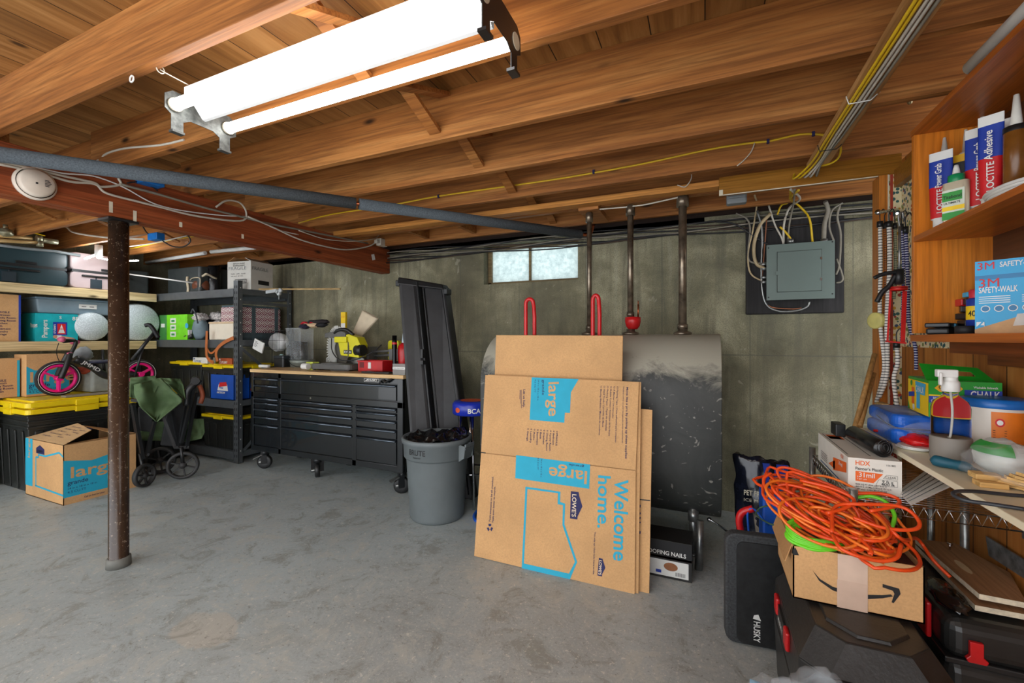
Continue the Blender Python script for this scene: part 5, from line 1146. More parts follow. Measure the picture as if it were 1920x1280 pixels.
solo('wooden_dowel', mb, wood('pale_dowel', (196, 160, 104), (222, 190, 136), (232, 206, 160), 0, knots=False), 'long pale wooden dowel sticking out from the rack top towards the right', 'dowel')
cw = T('caster_wheels', 'small clear plastic wheels hanging off the top right corner of the rack', 'wheels', AY(523, 550, 3.0))
c = cw.location.copy(); CP = M('clear_grey_plastic', (190, 196, 198), .2, var=.1)
for dx, dz in ((-.02, .02), (.02, .03), (0, 0)): MB().lathe([(0, -.012), (.02, -.012), (.02, .012), (0, .012)], c+V((dx, 0, dz)), (0, 1, 0), 16).build('wheel', CP, cw, True)
MB().bar(c+V((-.18, 0, .02)), c+V((-.03, 0, .03)), .02, .03).tube([c, c+V((0, 0, -.06))], .003, 6).build('bracket', CP, cw, True)
# shelf 2
S2 = 1.27
x0, x1, z1 = onR(301, 353, 590)
def pr_green(Fd):
    f = Fd['f']; f.rect(0, 0, .27, 1, 2); 
    for b in (.12, .40, .66): f.rect(.40, b, .60, b+.2, 1); f.rect(.44, b+.05, .56, b+.13, 3, 1)
    f.disc(.98, .55, .03, 4); f.text('CRADLE BOUNCER', .03, .78, .03, 3, .0, .08); f.rect(.06, .5, .2, .65, 1, 1)
carton('green_box', 'bright lime green product box on the middle rack shelf', x0, 2.96, S2, x1, 3.15, z1, M('lime_green_card', (120, 218, 20), .4), pr=pr_green, extra=(WHT, M('dark_green_ink', (70, 140, 70), .5), GREENI, LBLUI))
BL = M('steel_blue_fabric', (36, 84, 122), .7)
bc = T('blue_cooler_bag', 'blue soft cooler bag with a dark strap behind the green box', 'bag', (-5.30, 3.36, S2))
MB().prism(rrect(.62, .24, .06, cy=.12), (0, .08, 0), (1, 0, 0), (0, 0, 1), (0, -.22, 0)).build('bag_body', M('navy_blue_fabric', (30, 54, 82), .7), bc, bevel=.02); MB().box(-.20, -.15, .24, .34, .08, .275).build('lid', BL, bc, bevel=.012)
MB().tube(spl([(-.12, -.15, .12), (-.08, -.16, .22), (.06, -.16, .24), (.16, -.16, .12)]), .012, 8).build('strap', BLK, bc)
GF = M('blue_grey_fabric', (118, 136, 144), .75)
p = AY(366, 640, 3.02); sb = T('grey_drawstring_sack', 'blue-grey fabric sack with a patterned top on the middle rack shelf', 'bag', (p.x, 3.07, S2)); 
MB().blob((0, 0, .12), (.105, .07, .13), .12, 2, 8, flat=-.12).build('sack_body', GF, sb); MB().blob((-.01, -.0, .25), (.11, .07, .05), .35, 3, 4).build('patterned_cloth', M('speckled_cloth', (206, 200, 196), .8, var=.5, sc_=60), sb)
MB().tube(spl([(-.02, -.08, .3), (.03, -.09, .34), (.08, -.09, .28), (.10, -.08, .18)]), .008, 6).build('strap', M('dark_grey_strap', (70, 74, 78), .7), sb)
p = AY(355, 630, 2.99); solo('small_shoe', MB().blob((p.x-.02, 2.99, S2+.035), (.075, .03, .035), .25, 2, 3, flat=-.03).box(p.x-.03, 2.965, S2+.05, p.x+.03, 3.0, S2+.11, 1), [BLK, WHT], 'small black and white shoe beside the green box', 'shoe')
p = AY(402, 600, 3.15); solo('cloth_pile', MB().blob((p.x-.02, 3.2, S2+.25), (.13, .06, .07), .4, 3.4, 6, flat=-.02).blob((p.x-.02, 3.2, S2+.115), (.12, .06, .115), .1, 2, 6, flat=-.11), MATS['speckled_cloth'], 'heap of pale patterned cloths behind the cream box', 'cloth')
p = AY(424, 598, 3.2); solo('teal_ribbon_roll', MB().lathe([(.012, -.03), (.06, -.03), (.06, .03), (.012, .03)], (p.x, 3.28, S2+.29), (0, 1, 0), 24).box(p.x-.07, 3.24, S2, p.x+.07, 3.32, S2+.23), M('teal_plastic', (16, 124, 150), .4), 'teal roll standing at the back above the cream box', 'roll')
x0, x1, z1 = onR(392, 437, 603)
cr = T('cream_storage_box', 'cream fabric box with brown leather straps hanging over the rack beam', 'box', ((x0+x1)/2, 3.06, S2))
hw = (x1-x0)/2; hz = z1-S2
MB().box(-hw, -.09, 0, hw, .09, hz-.02).build('box_body', M('cream_board', (232, 222, 202), .6, var=.03), cr, bevel=.006); MB().box(-hw-.004, -.095, hz-.02, hw+.01, .095, hz).build('lid', M('tan_cream_board', (216, 190, 156), .6), cr, bevel=.004)
LEA = M('tan_leather', (186, 106, 54), .5)
def strap(pts, w=.035, nm='strap'):
    P = spl([AY(px, py, yy)-cr.location for px, py, yy in pts], 6); mb = MB()
    for a, b in zip(P, P[1:]): mb.bar(a, b+(b-a).normalized()*.002, w, .004, up=(0, 1, .001))
    mb.build(nm, LEA, cr)
strap([(388, 620, 2.90), (387, 660, 2.90), (391, 673, 2.90), (400, 680, 2.89)]); strap([(438, 633, 2.90), (420, 642, 2.895), (408, 653, 2.89), (405, 665, 2.89), (408, 677, 2.89)]); strap([(386, 650, 2.905), (396, 662, 2.9), (410, 650, 2.9)], .02)
MB().cbox(AY(397, 671, 2.885)-cr.location, (.035, .006, .035)).build('buckle', BLKM, cr)
# patterned bag
pbag = T('patterned_tote_bag', 'square bag with maroon and white lattice print and grey straps inside the rack end', 'bag', (-4.60, 3.24, S2))
bw = V((.17, .25, .40))
LT = m_lattice(); SG = M('slate_strap', (74, 92, 98), .7)
MB().prism(rrect(.34, .50, .05), (0, 0, .07), (1, 0, 0), (0, 1, 0), (0, 0, .28), smooth=True).build('bag_body', LT, pbag, bevel=.015)
MB().prism(rrect(.345, .505, .05), (0, 0, .0), (1, 0, 0), (0, 1, 0), (0, 0, .075), smooth=True).build('bag_base', SG, pbag)
MB().prism(rrect(.33, .49, .05), (0, 0, .345), (1, 0, 0), (0, 1, 0), (0, 0, .02)).build('top_flap', SG, pbag)
for y in (-.10, .17): MB().box(.165, y-.02, 0, .176, y+.02, .36).build('strap', SG, pbag)
# shelf 3: totes, cutlery boxes, blue box
tote('black tote with yellow lid on the third rack shelf, behind the wagon handle', -5.62, 2.96, .645, -5.02, 3.45, 1.03, 1, 1)
tote('black tote with yellow lid carrying the cutlery boxes on the rack', -5.00, 2.945, .645, -4.40, 3.42, 1.01, 1, 1)
def pr_cut(c):
    def g(Fd): Fd['f'].text('CUTLERY', .08, .12, .035, 1, .02, .13); Fd['f'].rect(.04, .62, .15, .9, 1)
    return g
x0, x1, z1 = onR(361, 388, 668, 2.96); carton('cutlery_box', 'white cutlery box on the yellow lid', x0, 2.965, 1.012, x1, 3.05, 1.075, WC, pr=pr_cut(0), extra=(M('slate_ink', (90, 110, 140), .5),), group='cutlery boxes')
x0, x1, z1 = onR(409, 434, 668, 2.96); carton('cutlery_box', 'brown cutlery box on the yellow lid', x0, 2.965, 1.012, x1, 3.05, 1.075, M('russet_card', (176, 84, 44), .5), pr=pr_cut(0), extra=(WHT,), group='cutlery boxes')
x0 = AY(392, 700, 2.90).x; zt = AY(420, 703, 2.90).z
bb = T('blue_carry_box', 'bright blue open carry box with a white logo on the rack', 'box', ((x0+AY(436, 700, 2.9).x)/2, 3.0, .647))
hw = (AY(436, 700, 2.9).x-x0)/2; zt -= .647; mb = MB()
mb.box(-hw, -.085, 0, hw, -.08, zt).box(-hw, .08, 0, hw, .085, zt*1.0).box(-hw, -.085, 0, -hw+.005, .085, zt).box(hw-.005, -.085, 0, hw, .085, zt).box(-hw, -.085, 0, hw, .085, .006)
f = Face(mb, (-hw, -.085, 0), (2*hw, 0, 0), (0, 0, zt)); f.poly([(.36, .50), (.72, .56), (.68, .72), (.4, .68)], 2, 1); f.poly([(.30, .36), (.75, .36), (.72, .62), (.36, .62)], 1); f.text('Whistler', .38, .44, .03, 0, .02, .07, l=2); f.text('AMSTERDAM', .28, .24, .03, 1, .03, .13)
mb.build('box_body', [BLUE, WHT, REDI], bb)
solo('paper_stack', MB().box(bb.location.x-.02, 2.96, .655, bb.location.x+hw-.02, 3.05, .647+zt+.05), M('pale_paper', (206, 210, 210), .6), 'pale papers standing inside the blue carry box', 'paper')
xr = -4.30
def pr_bluer(Fd): Fd['f'].rect(0, .5, 1, .58, 1)
carton('blue_box', 'second blue box with a red stripe at the rack end beside the slotted post', -4.62, 3.10, .647, -4.40, 3.50, .86, BLUE, pr=lambda Fd: [Fd['r'].rect(0, .40, 1, .48, 1), Fd['r'].text('FOR YOUR', .1, .42, .012, 2, .02, .15), Fd['f'].rect(0, .4, 1, .48, 1)], extra=(REDI, WHT))
# bottom of rack
x0, x1, z1 = onR(383, 438, 765, 2.97)
solo('black_tool_case', MB().box(-4.98, 2.97, .425+.05, -4.42, 3.30, .56), BLK, 'flat black case under the third rack shelf above the short tote', 'case', bevel=.015)
tote('short black tote with yellow lid on the bottom rack shelf', -5.02, 2.95, .122, -4.40, 3.40, .475, 1, 1)
mb = MB().box(-.04, 0, 0, .04, .003, .10); f = Face(mb, (-.04, 0, 0), (.08, 0, 0), (0, 0, .10)); f.rect(.5, .05, .95, .3, 1); f.rect(.1, .6, .8, .68, 2)
tg_ = mb.build('paper_label', [WHT, ORGI, INK]); tg_.location = (AY(403, 800, 2.96).x, 2.965, .22)
tag(tg_, 'white price sticker on the short black tote in the rack', 'label')
# ================================================================ FOLDED WAGON
wgc = V((-4.45, 2.32, 0)); vn = V((.888, -.459, 0))
wg = T('folding_wagon', 'folded green canvas wagon with black frame and wheels between column and rack', 'wagon', wgc)
W_ = lambda px, py, o=0: AP(px, py, wgc+vn*o, vn)
GRN2 = M('olive_canvas', (84, 108, 70), .75, var=.15, sc_=9); WBL = M('wagon_black', (30, 32, 34), .4)
def bwheel(px, py, r, ax, o):
    c = W_(px, py, o); c.z = r; ax = V(ax).normalized()
    mb = MB().lathe([(r*.78, -.018), (r*.97, -.018), (r, -.008), (r, .008), (r*.97, .018), (r*.78, .018), (r*.78, -.018)], c, ax, 36).lathe([(0, -.022), (r*.22, -.02), (r*.22, .02), (0, .022)], c, ax, 20)
    x = ax.orthogonal().normalized(); y = ax.cross(x)
    for k in range(6):
        a = k*PI/3; d = x*math.cos(a)+y*math.sin(a); mb.bar(c+d*r*.15, c+d*r*.8, .012, .02, up=ax)
    mb.build('wheel', M('wagon_tyre', (48, 48, 48), .6), wg, True); return c
cA = bwheel(343, 868, .125, (.80, -.60, 0), .04); cB = bwheel(271, 876, .10, (.95, .3, 0), .10); cC = bwheel(300, 860, .125, (.8, -.6, 0), -.30)
fr = MB()
def tb(a, b, o=.03, r=.011): fr.bar(W_(*a, o), W_(*b, o), .024, .024)
for a, b in (((248, 755), (262, 850)), ((290, 790), (275, 852)), ((304, 775), (328, 838)), ((322, 770), (336, 838)), ((352, 735), (335, 838)), ((368, 735), (350, 838)), ((262, 850), (280, 852))): tb(a, b)
tb((245, 750), (268, 752)); tb((326, 838), (354, 838), .03); tb((365, 720), (340, 830), .07); tb((250, 760), (268, 860), .08)
fr.tube([cB, W_(262, 850, .08)], .014, 8).cyl(W_(340, 838, .05), V((cA.x, cA.y, .12)), .015, 10)
fr.build('frame', WBL, wg, True)
mb = MB().tube([W_(247, 675, .02), W_(290, 622, .02)], .014, 10).tube([W_(253, 705, .0), W_(270, 645, .02)], .009, 8); mb.build('pull_handle_pole', WBL, wg, True)
MB().tube(spl([W_(272, 610, .02), W_(280, 609, .03), W_(288, 618, .03), W_(297, 633, .02)]), .017, 10).build('pull_handle_grip', M('grip_black', (26, 26, 30), .5), wg, True)
MB().tube(spl([W_(373, 712, .05), W_(362, 722, .07), W_(352, 735, .07), W_(350, 760, .07)]), .03, 10).cyl(W_(366, 712, .02), W_(366, 714, .1), .035, 16).build('hinge_joint', WBL, wg, True)
MB().tube(spl([W_(374, 722, .02), W_(380, 740, .02), W_(376, 756, .02)]), .02, 8).build('brown_grip', M('brown_grip', (150, 72, 40), .6), wg, True)
def drape(pts, o, nm, amp=.03, fold=5):
    n = len(pts)//2; L, R2 = pts[:n], pts[n:]
    def g(a, q):
        k = q*(n-1); i = min(int(k), n-2); t = k-i
        lx = L[i][0]*(1-t)+L[i+1][0]*t; ly = L[i][1]*(1-t)+L[i+1][1]*t; rx = R2[i][0]*(1-t)+R2[i+1][0]*t; ry = R2[i][1]*(1-t)+R2[i+1][1]*t
        return W_(lx*(1-a)+rx*a, ly*(1-a)+ry*a, o+amp*math.sin(a*fold+q*3)+amp*1.2*noise.noise(V((a*4, q*4, o*9))))
    MB().sheet(g, 22, 16, .006).build(nm, GRN2, wg, True)
drape([(251, 721), (252, 740), (263, 763), (293, 790), (300, 708), (319, 726), (345, 751), (295, 790)], .14, 'canvas_cover', .045, 5)
drape([(244, 708), (243, 720), (244, 745), (290, 704), (300, 718), (282, 752)], .10, 'canvas_cover', .02, 5)
drape([(300, 708), (316, 722), (344, 746), (338, 710), (344, 722), (348, 748)], .08, 'canvas_cover', .035, 5)
drape([(352, 785), (352, 810), (350, 828), (382, 785), (384, 810), (378, 822)], -.04, 'canvas_side', .015, 4)
drape([(262, 790), (262, 810), (265, 825), (352, 790), (352, 815), (348, 828)], -.10, 'canvas_side', .02, 4)
def dk(pts, o, nm):
    P = [W_(x, y, o) for x, y in pts]; MB().hexa([p-vn*.05 for p in P]+P).build(nm, M('dark_wagon_fabric', (38, 40, 42), .8, var=.3), wg, True, bevel=.01)
dk([(262, 808), (285, 810), (290, 760), (258, 765)], -.02, 'side_pocket'); dk([(300, 835), (345, 838), (352, 745), (315, 760)], -.03, 'side_pocket')
# ================================================================ RIGHT SIDE: CABINET
OR = wood('orange_varnished_ply', (184, 96, 22), (216, 124, 34), (232, 146, 54), 2, .7, knots=False, rough=.32, spec=.5)
ORY = wood('orange_varnished_edge', (150, 74, 22), (184, 100, 36), (206, 126, 56), 1, .8, knots=False, rough=.32, spec=.5)
wc = T('wall_cabinet', 'open orange varnished wall cabinet with shelves on the right wall', 'cabinet', (.82, 1.45, 1.27))
CX, CY0, CY1 = .705, .72, 2.08
MB().box(CX, CY1-.018, 1.30, .925, CY1, 2.03).build('end_panel', OR, wc, True, bevel=.001)
MB().box(CX, CY0, 1.30, .925, CY0+.018, 2.03).build('end_panel', OR, wc, True)
MB().box(CX-.003, CY0, 2.03, .925, CY1+.002, 2.05).build('top_board', ORY, wc, True, bevel=.001)
MB().box(CX, CY0+.018, 1.636, .92, CY1-.018, 1.656).build('shelf', ORY, wc, True, bevel=.001)
MB().box(CX-.003, CY0, 1.27, .925, CY1+.002, 1.295).build('shelf', ORY, wc, True, bevel=.001)
MB().box(.919, CY0+.018, 1.295, .925, CY1-.018, 2.03).build('back_panel', wood('dark_brown_hardboard', (62, 36, 22), (84, 50, 30), (98, 62, 40), 1, knots=False, rough=.3), wc, True)
MB().box(.80, CY0, 1.23, .818, CY1-.03, 1.27).box(.90, CY0, 1.19, .925, CY1-.03, 1.27).build('apron', wood('dark_varnished_rail', (104, 48, 18), (130, 66, 26), (150, 82, 36), 1, knots=False, rough=.35), wc, True)
mb = MB().cyl(AX(1822, 126, .725), AX(1822, 126, .725)+V((0, -.75, 0)), .021, 22)
o = mb; 
for i in range(1): pass
solo('white_tube', mb, WHT, 'white plastic tube lying on top of the orange cabinet', 'tube')
# objects on the cabinet shelves (facing -X towards the room and the camera)
ZM, ZL = 1.656, 1.295
def soft_tube(lab, px, ytop, x, wid, cols, words, lean=0, grp='adhesive tubes', cap=True):
    """squeeze tube standing on its cap, flat crimped seam on top"""
    b = AX(px, 400, x); h = AX(px, ytop, x).z-ZM; y = b.y; t = T('adhesive_tube', lab, 'tube', (x, y, ZM), rz=-.65, group=grp)
    t.rotation_euler = (lean, 0, -.65)
    n = 20; mb = MB(); lv = [(0.0, .020, .020), (.035, .020, .020), (.04, wid*.42, .022), (.10, wid*.46, .020), (h*.55, wid*.5, .014), (h-.03, wid*.5, .003), (h, wid*.5, .0015)]
    vs = []; 
    for z, a, c in lv:
        for k in range(n): an = 2*PI*k/n; vs.append((a*math.copysign(abs(math.cos(an))**.8, math.cos(an)), c*math.sin(an), z))
    for i in range(len(lv)-1):
        m = 3 if i < 2 else (cols[1] if i == 2 else (cols[1] if i == 3 and cols[3] else 0) if i < 5 else 3)
        mb.add([vs[i*n+k] for k in range(n)]+[vs[(i+1)*n+k] for k in range(n)], [(k, (k+1) % n, n+(k+1) % n, n+k) for k in range(n)], m, True)
    mb.add([vs[-n+k] for k in range(n)], [tuple(range(n))], 3)
    o = mb.build('tube_body', [BLUI, REDI, YELI, WHT], t)
    g = MB()
    g.text(words[0], (.008, -.0225, .062+h*.30), (0, 0, 1), (-1, 0, 0), .024, h*.30, .02, 0)
    g.text(words[1], (.012, -.026, .055), (0, 0, 1), (-1, 0, 0), .022, h*.30, .02, 0)
    g.build('lettering', [WHT], t); return t
soft_tube('blue and red adhesive tube, leftmost on the upper cabinet shelf', 1764, 284, .748, .062, (0, 1, 3, True), ('Power Grab', 'LOCTITE'))
soft_tube('blue and red adhesive tube behind the clear glossy one, middle of the shelf', 1838, 238, .79, .07, (0, 1, 3, True), ('Power Grab', 'LOCTITE'))
soft_tube('blue and red adhesive tube with a long glossy highlight, tilted right of middle', 1858, 215, .775, .055, (0, 1, 3, True), ('Adhesive', 'LOCTITE'), .0)
soft_tube('dark blue adhesive tube pushed to the back beside the amber cartridge', 1868, 228, .84, .07, (0, 0, 3, False), ('Clear', 'ALL PURPOSE'))
YB_ = T('yellow_packet', 'yellow and black packet standing behind the wood glue bottle', 'packet', (*AX(1801, 400, .80).xy, ZM), rz=-.65)
h = AX(1801, 290, .80).z-ZM
mb = MB().box(-.04, -.006, 0, .04, .006, h); f = Face(mb, (-.04, -.006, 0), (.08, 0, 0), (0, 0, h)); f.rect(0, .74, 1, .90, 1); f.rect(0, 0, 1, .08, 1)
for k in range(7): f.rect(.06, .14+k*.08, .94, .155+k*.08, 2)
mb.build('packet_body', [M('amber_yellow', (224, 170, 20), .35), INK, M('brown_ink', (130, 84, 20), .5)], YB_)
def nozzle(lab, px, y0, y1, x, body=None):
    p = AX(px, y0, x); mb = MB().lathe([(.0, 0), (.022, 0), (.022, p.z-ZM-.01), (.014, p.z-ZM), (.010, p.z-ZM), (.004, AX(px, y1, x).z-ZM), (0, AX(px, y1, x).z-ZM)], (x, p.y, ZM), n=18)
    return solo('caulk_nozzle_tube', mb, M('translucent_white', (222, 222, 214), .3), lab, 'tube', 'white nozzled cartridges')
nozzle('white cartridge nozzle poking up behind the leftmost adhesive tube', 1771, 285, 258, .775)
nozzle('white cartridge nozzle poking up behind the yellow packet', 1811, 285, 243, .82)
nozzle('white cartridge nozzle poking up behind the middle adhesive tube', 1842, 240, 212, .86)
p = AX(1906, 340, .80); am = T('amber_cartridge', 'amber brown caulk cartridge with a tall white nozzle at the right edge', 'cartridge', (.80, p.y, ZM))
h = AX(1906, 240, .80).z-ZM
MB().lathe([(0, 0), (.026, 0), (.026, h), (.022, h+.004), (0, h+.004)], n=28).build('cartridge_body', M('amber_brown_label', (120, 74, 26), .25, var=.2), am)
MB().lathe([(.0265, h-.012), (.0265, h+.004), (.0, h+.006)], n=28).build('end_cap', BLK, am); MB().lathe([(.013, h+.004), (.011, h+.03), (.006, AX(1890, 190, .8).z-ZM), (0, AX(1890, 190, .8).z-ZM)], n=18).build('nozzle', MATS['translucent_white'], am)
tb_ = T('wood_glue_bottle', 'cream wood glue bottle with a green cap at the front of the upper shelf', 'bottle', (*AX(1793, 400, .738).xy, ZM), rz=-.75)
h = AX(1793, 330, .738).z-ZM-.02; mb = MB()
mb.prism(rrect(.062, .036, .014), (0, 0, 0), (1, 0, 0), (0, 1, 0), (0, 0, h), smooth=True)
f = Face(mb, (-.027, -.0182, .006), (.054, 0, 0), (0, 0, h-.03)); f.rect(0, 0, 1, 1, 2); f.rect(0, .62, .9, .92, 1, 1); f.text('Titebond', .04, .70, .016, 3, .02, .045, l=2); f.text('ULTIMATE', .08, .52, .009, 3, .02, .040, l=2); f.rect(0, .30, 1, .44, 4, 1); f.rect(0, 0, 1, .24, 1, 1)
mb.build('bottle_body', [M('cream_bottle', (226, 214, 186), .35, var=.03), GREENI, M('pale_label', (214, 222, 206), .5), INK, YELI], tb_, bevel=.004)
MB().lathe([(.019, h), (.020, h+.004), (.020, h+.022), (.012, h+.026), (0, h+.026)], n=20).build('cap', M('green_cap', (20, 140, 84), .4), tb_); MB().lathe([(.010, h+.025), (.008, h+.042), (.005, h+.055), (0, h+.056)], n=14).build('spout', MATS['translucent_white'], tb_)
solo('red_packet', MB().cbox(AX(1747, 375, .77)+V((0, 0, -.01)), (.008, .035, .085), 0, Matrix.Rotation(.1, 3, 'X')).box(.766, AX(1747, 375, .77).y-.01, ZM, .774, AX(1747, 375, .77).y+.01, ZM+.03), REDI, 'small red blister packet at the far end of the upper shelf', 'packet')
mb = MB()
for k in range(5):
    r = .05+.004*k; c = AX(1900, 365, .775); mb.tube([V((c.x+.6*r*math.cos(a), c.y+1.5*r*math.sin(a), ZM+.005+.008*k)) for a in [i*PI/14 for i in range(28)]], .005, 7, closed=True)
solo('white_cable_coil', mb, WHT, 'coil of thick white cable on the upper shelf at the right edge', 'cable')
# lower shelf
B3 = M('sky_blue_card', (22, 160, 214), .4, var=.04)
bx3 = T('grip_tape_box', 'bright blue cardboard box of anti-slip tape on the lower cabinet shelf', 'box', (*AX(1908, 560, .79).xy, ZL), rz=-.62)
hz = AX(1848, 490, .745).z-ZL; W3 = .165
mb = MB().box(-W3/2, -.0, 0, W3/2, .07, hz*.78).box(-W3/2, .0, hz*.78, W3/2, .003, hz)
f = Face(mb, (-W3/2, 0, 0), (W3, 0, 0), (0, 0, hz)); f.rect(0, .74, 1, .80, 2)
f.text('3M', .03, .88, .030, 1, .0, .034); f.rect(.66, .83, .95, .875, 4, 2); f.text('SAFETY-WALK', .30, .90, .02, 3, .02, .085); f.text('3M', .05, .635, .036, 1, .0, .040); f.text('SAFETY-WALK', .05, .56, .024, 3, .02, .075)
for k in range(4): f.rect(.05, .50-.028*k, .42, .51-.028*k, 3); f.rect(.55, .50-.028*k, .92, .51-.028*k, 3)
for k in range(4): f.disc(.13+k*.16, .34, .0095, 3, 1); f.disc(.13+k*.16, .34, .0075, 2, 2)
f.poly([(0, 0), (0, .06), (1, .38), (1, 0)], 4, 1); f.poly([(.02, .10), (.02, .16), (.12, .16), (.12, .10)], 3, 2); f.text('2', .03, .10, .03, 0, .03, l=3)
f.poly([(.45, .10), (.5, .26), (1, .28), (1, .14)], 5, 2)
mb.build('box_body', [B3, REDI, M('deep_sky_blue', (14, 118, 172), .4), WHT, M('wood_photo_tan', (196, 150, 96), .5, var=.2), M('pale_grey_print', (206, 200, 192), .5)], bx3)
wd = T('lubricant_can', 'small blue and yellow spray can numbered 40 with a pink-red cap', 'can', (*AX(1831, 590, .80).xy, ZL))
hz = AX(1831, 562, .80).z-ZL
MB().lathe([(0, 0), (.024, 0), (.024, hz), (.018, hz+.006), (0, hz+.006)], n=26).build('can_body', BLUI, wd)
MB().lathe([(.0243, hz*.42), (.0243, hz*.82)], n=26, m=0).build('yellow_band', YELI, wd); MB().lathe([(.017, hz+.004), (.018, hz+.03), (.014, hz+.034), (0, hz+.034)], n=20).build('cap', M('pink_red_cap', (214, 52, 70), .4), wd)
g = MB(); vs, fs, w = text_geo('40', .03); a0 = -1.25; g.add([(.0247*math.sin(a0+x*.020/.0247), -.0247*math.cos(a0+x*.020/.0247), hz*.52+y*.026) for x, y in vs], fs, 0); g.build('lettering', INK, wd)
q = AX(1760, 612, .77); tm = T('black_laser_tool', 'flat black measuring tool with a blue button on the lower cabinet shelf', 'tool', (.77, q.y-.03, ZL), rz=PI/2-.55)
MB().box(-.075, -.03, 0, .075, .03, .022).build('base', BLK, tm, bevel=.006); MB().box(-.08, -.032, .024, .06, .032, .040).build('top_case', BLKM, tm, bevel=.004); MB().box(-.02, .028, .025, .005, .035, .037).box(-.02, -.036, .025, .005, -.03, .037).build('button', LBLUI, tm)
q = AX(1815, 615, .77); solo('black_tape_roll', MB().lathe([(.012, 0), (.026, 0), (.026, .026), (.012, .026), (.012, 0)], (.765, q.y, ZL), n=26), M('ribbed_black_tape', (36, 36, 38), .6), 'short black tape roll in front of the spray can', 'tape')
q = AX(1812, 575, .84)
mb = MB()
for k in range(5): mb.cbox((.85, q.y+.004*(k % 2), ZL+.014+.025*k), (.05, .06, .022), 0, Matrix.Rotation(.3*(k % 3-1), 3, 'Z'))
mb.box(.82, q.y-.015, ZL+.10, .85, q.y+.03, ZL+.125, 1).box(.82, q.y-.05, ZL+.128, .85, q.y-.02, ZL+.145, 2)
solo('tape_measure_pile', mb, [BLKM, RED, LBLUI], 'stack of black clip tools with red and blue buttons behind the spray can', 'tools', bevel=.003)
# hooks, bungee cords, caulking gun on the wallpaper strip
hk = T('hook_rail', 'short steel hook rod sticking out beside the orange door post', 'hook', AY(1650, 398, 2.80))
MB().cyl(AY(1648, 398, 2.72), AY(1682, 393, 2.84), .008, 10).lathe([(0, 0), (.013, 0), (.013, .01), (0, .01)], AY(1647, 398, 2.71), V((-.5, -1, 0)), 12).build('rod', CHROME, hk, True)
MB().cyl(AY(1682, 400, 2.6), AY(1703, 400, 2.7), .006, 10).build('rod', CHROME, hk, True)
def striped(name, c1_, c2_, k):
    if name in MATS: return MATS[name]
    m, nt, b = base_mat(name); v = coords(nt, rnd=False); o = xyz(nt, v); fr = mth(nt, 'FRACT', mth(nt, 'MULTIPLY', o[2], k)); 
    nt.links.new(mixc(nt, mth(nt, 'LESS_THAN', fr, .28), lin(c1_), lin(c2_)), b.inputs['Base Color']); b.inputs['Roughness'].default_value = .6; MATS[name] = m; return m
BW = striped('white_bungee_weave', (228, 224, 216), (60, 58, 60), 70); BN = striped('navy_bungee_weave', (34, 36, 92), (214, 214, 224), 90); BO = striped('brown_bungee_weave', (178, 104, 40), (70, 40, 24), 90); BG_ = striped('green_grey_bungee', (150, 150, 120), (70, 74, 60), 90)
def bungee(pts, r, mat, lab, y=2.78):
    P = spl([AY(px, py, (q[0] if q else y)) for px, py, *q in pts], 6)
    t = T('bungee_cord', lab, 'bungee cord', (P[0].x, P[0].y, P[-1].z), group='bungee cords on the hooks')
    MB().tube(P, r, 9).build('cord', mat, t, True); h = P[0]
    MB().tube([h+V((0, 0, -.03)), h+V((0, 0, .0))], r*1.5, 10).tube(spl([h, h+V((.0, 0, .04)), h+V((.012, -.004, .06)), h+V((.024, 0, .04))]), .0025, 6).build('hook', BLKM, t, True)
bungee([(1650, 415), (1651, 500), (1650, 600), (1658, 680), (1652, 720), (1643, 755)], .009, BW, 'white speckled bungee cord, leftmost and hanging lowest')
bungee([(1667, 415), (1668, 500), (1663, 600), (1664, 680), (1660, 715), (1648, 745)], .010, BW, 'white speckled bungee cord second from the left with a thicker weave', 2.76)
bungee([(1681, 640, 2.6), (1683, 680, 2.6), (1676, 710, 2.6), (1682, 760, 2.55)], .009, BW, 'white speckled bungee cord showing only below the caulking gun')
bungee([(1659, 418), (1660, 520), (1657, 640)], .006, BO, 'orange-brown bungee cord between the two white ones', 2.80)
bungee([(1678, 418), (1679, 500), (1676, 560)], .007, BG_, 'grey-green bungee cord behind the caulking gun rod', 2.78)
bungee([(1690, 420), (1694, 500), (1692, 600), (1690, 640)], .006, BN, 'navy bungee cord directly behind the caulking gun', 2.6)
bungee([(1698, 425), (1702, 520), (1704, 600), (1716, 650), (1718, 693)], .007, BN, 'navy bungee cord hanging lowest at the cabinet side', 2.45)
cg = T('caulking_gun', 'red skeleton caulking gun with black trigger hanging by the cabinet', 'caulking gun', AY(1672, 645, 2.35))
cy = 2.35; A = lambda px, py, dy=0: AY(px, py, cy+dy)
mb = MB(); mb.hexa([A(1662, 640), A(1666, 641), A(1672, 545), A(1668, 545), A(1662, 640, .01), A(1666, 641, .01), A(1672, 545, .01), A(1668, 545, .01)]).hexa([A(1688, 643), A(1697, 641), A(1701, 545), A(1692, 545), A(1688, 643, .01), A(1697, 641, .01), A(1701, 545, .01), A(1692, 545, .01)]).lathe([(.028, 0), (.030, 0), (.030, .012), (.028, .012)], A(1685, 541, .0)+V((0, 0, -.008)), (0, 0, 1), 24).bar(A(1662, 640), A(1697, 643), .03, .006)
mb.lathe([(.0, .008), (.030, .008), (.030, .016), (0, .016)], A(1685, 541)+V((0, 0, -.008)), (0, 0, 1), 24)
mb.build('cradle', M('chipped_red_paint', (206, 34, 28), .4, var=.12, sc_=60), cg, True)
MB().tube([A(1686, 530), A(1687, 425)], .005, 8).tube(spl([A(1687, 425), A(1685, 405), A(1692, 398), A(1694, 410)]), .004, 6).build('push_rod', GRYM, cg, True)
